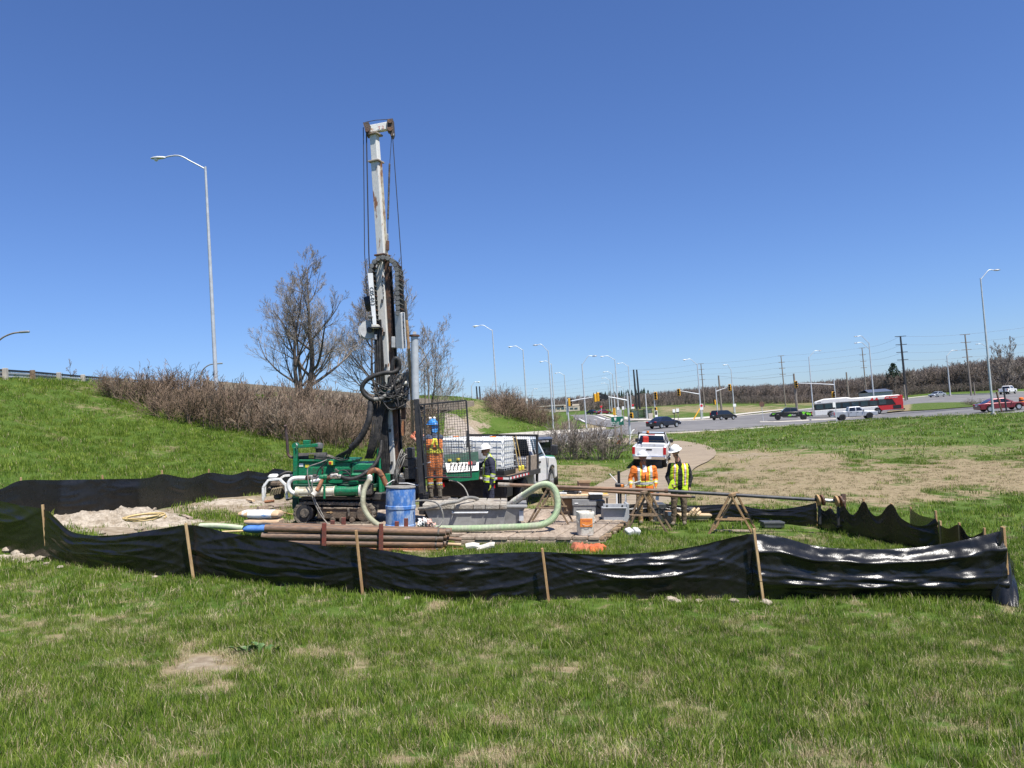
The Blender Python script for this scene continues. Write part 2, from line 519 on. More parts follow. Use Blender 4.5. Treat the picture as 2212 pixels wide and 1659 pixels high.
def vnoise(x, y, s=0):
 x = np.asarray(x, float); y = np.asarray(y, float)
 ix = np.floor(x).astype(np.int64); iy = np.floor(y).astype(np.int64)
 fx = x - ix; fy = y - iy
 fx = fx * fx * (3 - 2 * fx); fy = fy * fy * (3 - 2 * fy)
 a = _hash(ix, iy, s); b = _hash(ix + 1, iy, s); c = _hash(ix, iy + 1, s); d = _hash(ix + 1, iy + 1, s)
 return (a * (1 - fx) + b * fx) * (1 - fy) + (c * (1 - fx) + d * fx) * fy

def fbm(x, y, s=0, o=4):
 t, a, n = 0.0, 0.5, 0.0
 for i in range(o):
  t = t + a * vnoise(x, y, s + i * 17); n += a
  x = np.asarray(x) * 2.03 + 11.3; y = np.asarray(y) * 2.03 + 5.1; a *= .5
 return t / n

_c = []
for X in (-11, -6, -2, 2, 6, 10, 14):                     # the drill site: a plane that falls to the right
 for Y in (9.5, 14, 19, 24):
  if X < -10 and Y > 20: continue
  p = SROT @ Vector((X, Y, -2.6)); _c.append((p.x, Y, p.z))
for X in (-8, -4, 0, 4, 9):
 for (Y, h) in ((4.5, -2.0), (0.0, -1.65), (-6, -1.4)):
  p = SROT @ Vector((X, Y, h)); _c.append((p.x, Y, p.z))
for (u, v, Y) in ((131, 1116, 21), (233, 1110, 22), (352, 1094, 24), (451, 1074, 26.5), (533, 1067, 28),
     (0, 1040, 24.5), (0, 930, 31), (0, 818, 38), (120, 822, 44), (228, 827, 50), (250, 1015, 30), (450, 1005, 32.5),
     (130, 900, 37), (260, 872, 42), (400, 912, 42), (560, 940, 42), (700, 960, 43), (330, 960, 36), (560, 985, 36),
     (640, 868, 62), (480, 860, 60), (330, 838, 57), (780, 905, 66), (850, 950, 62), (800, 985, 40), (950, 958, 62), (960, 945, 85),
     (1040, 947, 91), (1055, 905, 100), (1020, 870, 106), (1110, 878, 124), (1190, 890, 145), (1190, 918, 112), (1130, 935, 97),
     (900, 862, 102), (700, 845, 92),
     (1100, 955, 85), (1170, 990, 52), (1330, 990, 52), (1250, 1040, 34), (1400, 1014, 47), (1540, 985, 54), (1700, 1000, 44), (2000, 1000, 43),
     (2200, 1000, 41), (1620, 1060, 28), (1330, 946, 86), (1450, 945, 82), (1500, 934, 88), (1700, 918, 100), (1900, 905, 101), (2050, 897, 88), (2150, 897, 80), (2260, 886, 80),
     (1430, 925, 98), (1405, 910, 140), (1560, 908, 136), (1700, 908, 118), (1843, 908.5, 114), (1850, 896, 138), (2030, 880, 128), (1640, 893, 175),
     (1942, 864, 190), (2027, 858, 200), (2124, 851, 205), (2212, 847, 195), (1390, 904, 180), (1490, 905, 170), (1300, 898, 190),
     (1250, 896, 250), (1240, 905, 170), (1300, 918, 125), (1500, 873, 300), (1700, 872, 270), (1870, 866, 250), (2000, 851, 260), (2200, 840, 260), (1300, 887, 350), (1160, 893, 260)):
 p = W(u, v, Y); _c.append(tuple(p))
_c += [(-32, 38, 3.9), (-60, 60, 4.1), (-40, 85, 4.3), (-80, 100, 4.2), (-25, 120, 3.6), (-5, 150, 2.8), (-100, 60, 4.0), (-25, 24, 3.6), (-40, 10, 3.5), (-24, 6, 3.0), (-16, 12, -1.0),
  (-30, -5, 2.5), (-60, 250, 3), (-200, 300, 3), (0, 450, 3), (300, 450, 2), (400, 200, -1), (100, 60, -5.6), (60, 30, -5.4), (40, 5, -4.0), (30, -6, -2.8), (-300, 1000, 6), (0, 1200, 8), (500, 1200, 8), (900, 500, 6),
  (0, 3000, 20), (1500, 3000, 20), (-1500, 3000, 20), (2000, 1000, 12), (-1200, 600, 6)]
CP = np.array(_c)
def _warp(x, y):
 r = np.sqrt(x * x + y * y) + 1e-6
 k = 25.0 * np.log1p(r / 25.0) / r
 return x * k, y * k
_wx, _wy = _warp(CP[:, 0], CP[:, 1])
def _phi(d2):
 return 0.5 * d2 * np.log(d2 + 1e-9)
_n = len(CP)
_K = _phi((_wx[:, None] - _wx[None]) ** 2 + (_wy[:, None] - _wy[None]) ** 2) + np.eye(_n) * 0.4
_Pm = np.stack([np.ones(_n), _wx, _wy], 1)
_A = np.block([[_K, _Pm], [_Pm.T, np.zeros((3, 3))]])
_sol = np.linalg.solve(_A, np.concatenate([CP[:, 2], np.zeros(3)]))
def gzv(x, y):
 x = np.asarray(x, float).ravel(); y = np.asarray(y, float).ravel()
 out = np.empty(len(x))
 for i in range(0, len(x), 20000):
  a, b = _warp(x[i:i + 20000], y[i:i + 20000])
  out[i:i + 20000] = _phi((a[:, None] - _wx[None]) ** 2 + (b[:, None] - _wy[None]) ** 2) @ _sol[:_n] + _sol[_n] + _sol[_n + 1] * a + _sol[_n + 2] * b
 return out
def gz(x, y):
 return float(gzv([x], [y])[0])

def G(u, v, y0=7.0, y1=700.0):
 """where the line of sight through (u, v) meets the ground"""
 ys = y0 * (y1 / y0) ** (np.arange(260) / 259.0)
 d = W(u, v, 1.0)
 dz = d.z * ys - gzv(d.x * ys, ys)
 k = np.where(dz < 0)[0]
 if len(k) == 0:
  Y = ys[int(np.argmin(np.abs(dz)))]
 else:
  k = max(int(k[0]), 1)
  a, b = ys[k - 1], ys[k]
  for _ in range(20):
   m = (a + b) / 2
   if d.z * m - gz(d.x * m, m) < 0: b = m
   else: a = m
  Y = (a + b) / 2
 p = d * Y
 return Vector((p.x, Y, gz(p.x, Y)))

def pixv(x, y, z):
 P = np.stack([x, y, z], 1) @ np.array(CRI).T
 w = np.where(-P[:, 2] > .5, -P[:, 2], .5)
 return UC + FPX * P[:, 0] / w, VC - FPX * P[:, 1] / w

# dry (straw) and bare (soil) parts of the turf: soft patches given by picture position, made into places on the ground
DRY = [(1560, 884, 160, 7, .75), (1800, 872, 120, 5, .6), (1420, 893, 60, 5, .5), (560, 1082, 120, 24, .9), (1400, 1135, 60, 8, .5), (260, 1372, 40, 14, .5), (700, 1560, 50, 18, .5), (1230, 1450, 50, 16, .6), (1700, 1420, 40, 14, .6), (870, 1640, 60, 20, .6), (1480, 1560, 50, 16, .6), (440, 1440, 72, 40, 1.3), (380, 1470, 50, 22, .6), (620, 1415, 80, 15, 1.0), (540, 1385, 40, 12, .55), (110, 1375, 55, 22, .7), (765, 1468, 30, 12, .7), (325, 1585, 40, 22, .6), (650, 1360, 40, 12, .4),
  (985, 1490, 45, 18, .5), (1120, 1560, 90, 30, .55), (1150, 1640, 140, 25, .65), (1020, 1430, 60, 16, .45), (1400, 1480, 60, 22, .5), (1790, 1560, 60, 40, .55), (1990, 1430, 40, 18, .45), (50, 1520, 50, 22, .6),
  (870, 1370, 60, 12, .3), (1350, 1600, 70, 24, .5), (1650, 1640, 90, 20, .5), (2060, 1580, 80, 24, .45), (1900, 1340, 80, 10, .25), (2180, 1320, 40, 12, .5),
  (1750, 1045, 340, 46, .95), (2100, 1030, 200, 38, .9), (1650, 1000, 180, 24, .9), (2000, 975, 220, 12, .5), (1600, 1050, 90, 20, .85), (1850, 1055, 120, 18, .85), (2050, 985, 170, 12, .5), (1560, 1075, 80, 26, .8), (1900, 950, 140, 9, .35), (1980, 968, 170, 6, .55),
  (1260, 1025, 90, 18, .8), (1200, 1060, 80, 24, .7), (1470, 930, 90, 8, .6), (560, 1100, 90, 22, .7), (430, 1120, 60, 20, .5), (1000, 1100, 330, 40, .6), (1660, 1160, 60, 12, .45), (1400, 1170, 70, 9, .35), (1750, 1165, 60, 14, .6), (2040, 880, 70, 5, .3), (1290, 921, 30, 7, .9),
  (1030, 880, 20, 14, .6), (180, 838, 60, 10, .4), (330, 985, 50, 18, .15)]
SOIL = [(590, 1085, 70, 18, .7), (470, 1090, 60, 14, .5), (445, 1448, 46, 26, .85), (920, 1130, 330, 34, .8), (780, 1165, 150, 20, .6), (560, 1085, 60, 14, .4), (60, 1200, 60, 12, .7), (1620, 985, 60, 7, .5), (1540, 1018, 55, 10, .5), (1760, 965, 90, 5, .4), (1230, 1040, 50, 10, .3), (250, 1125, 150, 30, 1.0), (520, 1085, 110, 18, .75), (1010, 925, 35, 24, .9), (1620, 1010, 120, 10, .35), (690, 965, 90, 10, .3), (1390, 950, 60, 7, .6), (1700, 1140, 60, 8, .35)]
def masks(x, y, z=None):
 if z is None: z = gzv(x, y)
 u, v = pixv(x, y, z)
 d = np.zeros(len(x)); s = np.zeros(len(x))
 j = np.where(y < 15, (fbm(x * 2.6, y * 2.6, 3, 5) - .5) * 2.6, (fbm(x * .9, y * .9, 3) - .5) * 1.4)
 nearf = np.where(y < 12.6, .78, 1.0)
 for L_, o in ((DRY, d), (SOIL, s)):
  for (bu, bv, ru, rv, a) in L_:
   q = ((u - bu) / ru) ** 2 + ((v - bv) / rv) ** 2
   np.maximum(o, nearf * a * np.clip(1.25 - q * .62 + j * 1.6, 0, 1), out=o)
 far = np.clip((y - 14) / 30, 0, 1)
 n = fbm(x * 1.7, y * 1.7, 9) * (1 - far) + fbm(x * .45, y * .45, 21) * far
 d = np.clip(np.maximum(d, np.clip((n - .56) * 3.2, 0, .42)), 0, 1)
 front = (y < 14.5)
 d = np.where(front, np.clip(d + np.clip((fbm(x * 4.6, y * 4.6, 77, 5) - .56) * 3.2, 0, .36), 0, 1), d)
 behind = (y < 3)
 return np.where(behind, n * .3, d), np.where(behind, 0, s)

# ------------------------------------------------------------------ ground sheet
def ground():
 ncol, nrow = 300, 420
 t = np.linspace(-1.35, 1.35, ncol)
 t = t * (0.75 + 0.25 * np.abs(t) / 1.35)
 Y = np.concatenate([np.linspace(-6, 3.4, 14), 3.6 * (3200 / 3.6) ** (np.linspace(0, 1, nrow - 14) ** 1.12)])
 TT, YY = np.meshgrid(t, Y)
 XX = TT * (np.maximum(YY, 0) + 9)
 x, y = XX.ravel(), YY.ravel()
 z = gzv(x, y)
 near = np.clip(1 - (y - 30) / 40, 0, 1)
 z = z + near * ((fbm(x * 1.1, y * 1.1, 5) - .5) * .07 + (fbm(x * 4, y * 4, 6) - .5) * .03)
 d, s = masks(x, y, z)
 me = bpy.data.meshes.new('ground')
 idx = np.arange(nrow * ncol).reshape(nrow, ncol)
 f = np.stack([idx[:-1, :-1], idx[:-1, 1:], idx[1:, 1:], idx[1:, :-1]], -1).reshape(-1, 4)
 me.from_pydata(np.stack([x, y, z], 1).tolist(), [], f.tolist())
 at = me.color_attributes.new('zone', 'FLOAT_COLOR', 'POINT')
 c = np.zeros((len(x), 4)); c[:, 0] = d; c[:, 1] = s; c[:, 3] = 1
 at.data.foreach_set('color', c.ravel())
 me.polygons.foreach_set('use_smooth', [True] * len(me.polygons))
 M = bpy.data.materials.new('turf'); M.use_nodes = True
 N, L = M.node_tree.nodes, M.node_tree.links
 P = N['Principled BSDF']; P.inputs['Roughness'].default_value = .95; P.inputs['Specular IOR Level'].default_value = .15
 tc = N.new('ShaderNodeTexCoord')
 va = N.new('ShaderNodeVertexColor'); va.layer_name = 'zone'
 sep = N.new('ShaderNodeSeparateColor'); L.new(va.outputs[0], sep.inputs[0])
 def nz(sc, det=5):
  n = N.new('ShaderNodeTexNoise'); n.inputs['Scale'].default_value = sc; n.inputs['Detail'].default_value = det
  L.new(tc.outputs['Object'], n.inputs['Vector']); return n.outputs[0]
 def mr(a, l, h, o0=0, o1=1):
  n = N.new('ShaderNodeMapRange'); n.inputs[1].default_value = l; n.inputs[2].default_value = h
  n.inputs[3].default_value = o0; n.inputs[4].default_value = o1; L.new(a, n.inputs[0]); return n.outputs[0]
 def mx(fac, a, b):
  n = N.new('ShaderNodeMix'); n.data_type = 'RGBA'
  L.new(fac, n.inputs[0])
  for k, c in (('A', a), ('B', b)):
   if isinstance(c, tuple): n.inputs[k].default_value = c + (1,)
   else: L.new(c, n.inputs[k])
  return n.outputs['Result']
 def ma(op, a, b):
  n = N.new('ShaderNodeMath'); n.operation = op
  for i, c in enumerate((a, b)):
   if isinstance(c, (int, float)): n.inputs[i].default_value = c
   else: L.new(c, n.inputs[i])
  return n.outputs[0]
 g = mx(mr(nz(.35), .35, .68), (0.042, 0.085, 0.01), (0.07, 0.115, 0.018))
 g = mx(mr(nz(9, 3), .4, .75), g, (0.09, 0.13, 0.026))
 dry = mx(mr(nz(6), .35, .65), (0.28, 0.225, 0.135), (0.19, 0.148, 0.085))
 soil = mx(mr(nz(5), .35, .65), (0.31, 0.26, 0.19), (0.2, 0.155, 0.105))
 fd = ma('ADD', sep.outputs[0], ma('MULTIPLY', ma('SUBTRACT', nz(3.2, 8), .5), 1.5))
 fd = mr(fd, .28, .72)
 fs = ma('ADD', sep.outputs[1], ma('MULTIPLY', ma('SUBTRACT', nz(2.3, 8), .5), 1.3))
 fs = mr(fs, .35, .65)
 col = mx(fs, mx(fd, g, dry), soil)
 L.new(col, P.inputs['Base Color'])
 bp = N.new('ShaderNodeBump'); bp.inputs['Strength'].default_value = .6; bp.inputs['Distance'].default_value = .05
 L.new(nz(22, 6), bp.inputs['Height']); L.new(bp.outputs[0], P.inputs['Normal'])
 me.materials.append(M)
 o = bpy.data.objects.new('ground', me); COL.objects.link(o); o['kind'] = 'structure'
ground()

# ------------------------------------------------------------------ roads, paths, kerbs
def strip_pts(Lp, Rp, nu, nv, dz, ground_pts=False):
 A = [p if ground_pts else G(*p) for p in Lp]
 B = [p if ground_pts else G(*p) for p in Rp]
 A = spline(A, nu); B = spline(B, nu)
 rows = []
 for a, b in zip(A, B):
  x = [a.x + (b.x - a.x) * j / nv for j in range(nv + 1)]
  y = [a.y + (b.y - a.y) * j / nv for j in range(nv + 1)]
  z = gzv(x, y) + dz
  rows.append([(x[j], y[j], z[j]) for j in range(nv + 1)])
 return rows
def road(name, Lp, Rp, m, dz=.05, nu=6, nv=10):
 mb = MB(); mb.grid(strip_pts(Lp, Rp, nu, nv, dz))
 o = mb.build(name, m, fix=False, smooth=60); o['kind'] = 'structure'
 return o
NEAR = [(1000, 969), (1040, 966), (1100, 964), (1170, 962), (1260, 955), (1330, 944), (1358, 940), (1411, 936), (1492, 932), (1591, 926), (1661, 921.5), (1760, 915), (1872, 907), (1942, 903), (2012, 899), (2124, 893.5), (2212, 889), (2330, 882)]
FARE = [(1000, 952), (1040, 949), (1100, 943.5), (1170, 938), (1260, 932), (1330, 926), (1358, 913), (1411, 911.5), (1492, 909), (1591, 900), (1661, 893), (1760, 882), (1872, 871.5), (1942, 863), (2012, 856), (2124, 851.5), (2212, 847), (2330, 841)]
road('main_road', NEAR, FARE, 'asphalt', .05, 5, 12)
road('cross_road', [(1231, 897), (1240, 902), (1252, 909), (1270, 915.5), (1330, 924)], [(1262, 895.5), (1296, 897.5), (1317, 904.5), (1345, 909), (1362, 915)], 'asphalt', .065, 6, 6)
road('driveway', [(1383, 939.5), (1380, 946), (1366, 956)], [(1413, 937), (1421, 945), (1434, 954)], 'asphalt', .06, 5, 5)
road('mat_path', [(1225, 1104), (1268, 1064), (1310, 1040), (1348, 1020), (1385, 1001), (1402, 986), (1395, 973), (1372, 963), (1340, 958)],
  [(1440, 1104), (1462, 1064), (1480, 1037), (1500, 1014), (1532, 997), (1547, 982), (1538, 969), (1510, 959.5), (1470, 953.5)], 'path_mat', .07, 6, 8)
road('gravel_pad', [(1300, 966), (1305, 955), (1318, 949)], [(1390, 958), (1375, 951), (1352, 947)], 'path_mat', .045, 4, 4)
road('sidewalk', [(1290, 896.6), (1330, 904), (1405, 909.5), (1492, 907.5), (1600, 897), (1700, 886)], [(1300, 895.5), (1345, 900.5), (1410, 904), (1492, 903.5), (1600, 894), (1700, 884)], 'concrete_curb', .14, 5, 3)
# median of grass between the two carriageways
def grass_patch():
 mb = MB()
 mb.grid(strip_pts([(1915, 893), (1960, 889.5), (2020, 886.5), (2080, 882), (2125, 879)], [(1925, 884), (1964, 875), (2020, 871.5), (2080, 871), (2125, 872)], 5, 6, .16))
 o = mb.build('median_grass', bpy.data.materials['turf'], fix=False, smooth=60)
 at = o.data.color_attributes.new('zone', 'FLOAT_COLOR', 'POINT')
 n = len(o.data.vertices)
 c = np.zeros((n, 4)); c[:, 0] = np.array([.75 if pix(v.co)[0] < 1968 else .25 for v in o.data.vertices]); c[:, 3] = 1
 at.data.foreach_set('color', c.ravel())
 o['kind'] = 'structure'
grass_patch()
def kerb(name, P_, w=.25, h=.17, m='concrete_curb', base=.02):
 pts = spline([G(*p) for p in P_], 5)
 mb = MB(); rows = []
 for i, p in enumerate(pts):
  t = (pts[min(i + 1, len(pts) - 1)] - pts[max(i - 1, 0)]); t.z = 0; t.normalize()
  n = Vector((-t.y, t.x, 0)) * w / 2
  z = gz(p.x, p.y)
  rows.append([(p.x - n.x, p.y - n.y, z - .2), (p.x - n.x * .8, p.y - n.y * .8, z + h + base), (p.x + n.x * .8, p.y + n.y * .8, z + h + base), (p.x + n.x, p.y + n.y, z - .2)])
 mb.grid(rows)
 o = mb.build(name, m, smooth=20); o['kind'] = 'structure'
kerb('kerb', [(1290, 897), (1317, 905), (1350, 909.5), (1405, 911.3), (1492, 909), (1591, 900), (1661, 893), (1760, 882)], .5, .16)
kerb('kerb', [(1059, 946.5), (1110, 942), (1168, 937.5), (1230, 934), (1300, 929)], 1.6, .35)
kerb('kerb', [(1080, 966.5), (1130, 965.5), (1175, 963.5), (1250, 957.5), (1325, 946)], 1.2, .1)
kerb('kerb', [(1641, 912.5), (1700, 911), (1787, 906.5), (1891, 898), (1985, 891.5), (2107, 883), (2212, 877.5)], 1.3, .12)
kerb('kerb', [(1350, 942.5), (1411, 937.5), (1492, 933.2), (1591, 927.5), (1714, 919.5), (1872, 908.5), (2012, 900), (2124, 894.5), (2212, 890)], .7, .06)
kerb('kerb', [(1942, 862.3), (2012, 855), (2124, 850.8), (2212, 846.2)], .8, .15)
road('lane_line', [(1249, 905), (1262, 912)], [(1251, 904.6), (1265, 911.6)], 'road_paint', .075, 3, 1)
road('lane_line', [(1262, 897.5), (1290, 901), (1316, 907.5)], [(1263.5, 897.3), (1292.5, 900.7), (1319, 907)], 'road_paint', .075, 4, 1)
for (a, b) in (((1283, 907), (1289, 908)), ((1300, 910), (1309, 911.2)), ((1412, 913), (1425, 912.6)), ((1470, 916), (1492, 915)), ((1545, 913.5), (1568, 911.5)), ((1620, 907), (1642, 905))):
 p, q = G(*a), G(*b)
 t = (q - p).normalized(); n = Vector((-t.y, t.x, 0)) * .09
 mb = MB(); mb.grid([[tuple(c + e + Vector((0, 0, gz(c.x, c.y) - c.z + .075))) for e in (-n, n)] for c in (p, (p + q) / 2, q)])
 o = mb.build('lane_line', 'road_paint', fix=False); o['kind'] = 'structure'

# distant hills
def hills():
 rng = random.Random(4)
 mb = MB(); rows = []
 for i in range(120):
  u = 900 + i * 14
  top = W(u, 0, 1.0)
  x = (u - UC) / FPX * 4200
  h = 55 + 42 * math.sin(u * .0042 + .4) * (1 if u > 1350 else .4) + 14 * mnoise.noise(Vector((u * .013, 2, 0))) + 6 * mnoise.noise(Vector((u * .05, 7, 0)))
  hz = -(x * math.tan(0))
  rows.append([(x * .97, 4000, -10), (x, 4200, h * .75), (x * 1.05, 4500, h), (x * 1.2, 5200, -20)])
 mb.grid(rows)
 o = mb.build('hills', 'hill', smooth=80); o['kind'] = 'structure'
hills()
# ------------------------------------------------------------------ scattered turf and far wood (geometry nodes)
def scatter(name, pts, rots, scls, idx, protos, label=None, cat=None):
 """one object of instanced tufts: pts Nx3, rots Nx3, scls N, idx N (which prototype)"""
 me = bpy.data.meshes.new(name)
 me.from_pydata(np.asarray(pts).tolist(), [], [])
 a = me.attributes.new('rot', 'FLOAT_VECTOR', 'POINT'); a.data.foreach_set('vector', np.asarray(rots, float).ravel())
 a = me.attributes.new('scl', 'FLOAT', 'POINT'); a.data.foreach_set('value', np.asarray(scls, float))
 a = me.attributes.new('pick', 'INT', 'POINT'); a.data.foreach_set('value', np.asarray(idx, np.int32))
 o = bpy.data.objects.new(name, me); COL.objects.link(o)
 o['kind'] = 'stuff'
 if label: o['label'] = label; o['category'] = cat
 col = bpy.data.collections.new(name + '_tufts')
 for p in protos: col.objects.link(p)
 ng = bpy.data.node_groups.new(name, 'GeometryNodeTree')
 ng.interface.new_socket('Geometry', in_out='INPUT', socket_type='NodeSocketGeometry')
 ng.interface.new_socket('Geometry', in_out='OUTPUT', socket_type='NodeSocketGeometry')
 N, L = ng.nodes, ng.links
 gi, go = N.new('NodeGroupInput'), N.new('NodeGroupOutput')
 iop = N.new('GeometryNodeInstanceOnPoints')
 ci = N.new('GeometryNodeCollectionInfo'); ci.inputs['Collection'].default_value = col
 ci.inputs['Separate Children'].default_value = True; ci.inputs['Reset Children'].default_value = True
 def at(nm, ty):
  n = N.new('GeometryNodeInputNamedAttribute'); n.data_type = ty; n.inputs['Name'].default_value = nm; return n.outputs[0]
 iop.inputs['Pick Instance'].default_value = True
 L.new(gi.outputs[0], iop.inputs['Points']); L.new(ci.outputs[0], iop.inputs['Instance'])
 L.new(at('pick', 'INT'), iop.inputs['Instance Index'])
 L.new(at('rot', 'FLOAT_VECTOR'), iop.inputs['Rotation'])
 L.new(at('scl', 'FLOAT'), iop.inputs['Scale'])
 L.new(iop.outputs[0], go.inputs[0])
 md = o.modifiers.new('tufts', 'NODES'); md.node_group = ng
 return o

def blade_mat(name, cols, trans=.35):
 M = bpy.data.materials.new(name); M.use_nodes = True
 N, L = M.node_tree.nodes, M.node_tree.links
 P = N['Principled BSDF']
 P.inputs['Roughness'].default_value = .6; P.inputs['Specular IOR Level'].default_value = .12
 geo = N.new('ShaderNodeNewGeometry'); oi = N.new('ShaderNodeObjectInfo')
 ad = N.new('ShaderNodeMath'); ad.operation = 'ADD'; L.new(geo.outputs['Random Per Island'], ad.inputs[0]); L.new(oi.outputs['Random'], ad.inputs[1])
 ml = N.new('ShaderNodeMath'); ml.operation = 'MULTIPLY'; ml.inputs[1].default_value = .5; L.new(ad.outputs[0], ml.inputs[0])
 rp = N.new('ShaderNodeValToRGB'); e = rp.color_ramp.elements
 for i, c in enumerate(cols):
  el = e[i] if i < 2 else e.new(.5)
  el.position = .15 + .7 * i / (len(cols) - 1); el.color = tuple(c) + (1,)
 L.new(ml.outputs[0], rp.inputs[0]); L.new(rp.outputs[0], P.inputs['Base Color'])
 tr = N.new('ShaderNodeBsdfTranslucent'); L.new(rp.outputs[0], tr.inputs[0])
 ms = N.new('ShaderNodeMixShader'); ms.inputs[0].default_value = trans
 out = N['Material Output']
 L.new(P.outputs[0], ms.inputs[1]); L.new(tr.outputs[0], ms.inputs[2]); L.new(ms.outputs[0], out.inputs[0])
 return M
BL_GREEN = blade_mat('grass_green', [(0.045, 0.1, 0.01), (0.13, 0.205, 0.024), (0.27, 0.335, 0.06)])
BL_DRY = blade_mat('grass_dry', [(0.28, 0.22, 0.12), (0.44, 0.37, 0.22), (0.6, 0.52, 0.34)], .25)
BL_FAR = blade_mat('grass_dry_far', [(0.2, 0.155, 0.08), (0.31, 0.25, 0.145), (0.4, 0.335, 0.21)], .2)
MATS['grass_green'] = BL_GREEN; MATS['grass_dry'] = BL_DRY

def tuft(name, n, rad, h0, h1, w, m, lean, seed, drym=None, pd=0.0, flat=0.0):
 rng = random.Random(seed)
 mb = MB([m, drym or m])
 for i in range(n):
  r = rad * math.sqrt(rng.random()); a = rng.random() * 6.283
  x, y = r * math.cos(a), r * math.sin(a)
  h = rng.uniform(h0, h1); b = rng.random() * 6.283
  l = h * rng.uniform(.1, lean)
  if rng.random() < flat: l = h * 1.1; h *= .35
  dx, dy = math.cos(b) * l, math.sin(b) * l
  fa = rng.random() * 3.14; wx, wy = math.cos(fa) * w / 2, math.sin(fa) * w / 2
  mb.m = 1 if rng.random() < pd else 0
  mb.add([(x - wx, y - wy, -.015), (x + wx, y + wy, -.015), (x + dx * .4 + wx * .75, y + dy * .4 + wy * .75, h * .6), (x + dx * .4 - wx * .75, y + dy * .4 - wy * .75, h * .6), (x + dx, y + dy, h)],
    [(0, 1, 2, 3), (3, 2, 4)])
 me = bpy.data.meshes.new(name); me.from_pydata(mb.v, [], mb.f)
 for q in mb.mats: me.materials.append(q)
 me.polygons.foreach_set('material_index', mb.mi); me.update()
 return bpy.data.objects.new(name, me)

def in_poly(x, y, poly):
 c = np.zeros(len(x), bool); n = len(poly)
 for i in range(n):
  x0, y0 = poly[i][:2]; x1, y1 = poly[(i + 1) % n][:2]
  k = ((y0 > y) != (y1 > y)) & (x < (x1 - x0) * (y - y0) / (y1 - y0 + 1e-12) + x0)
  c ^= k
 return c

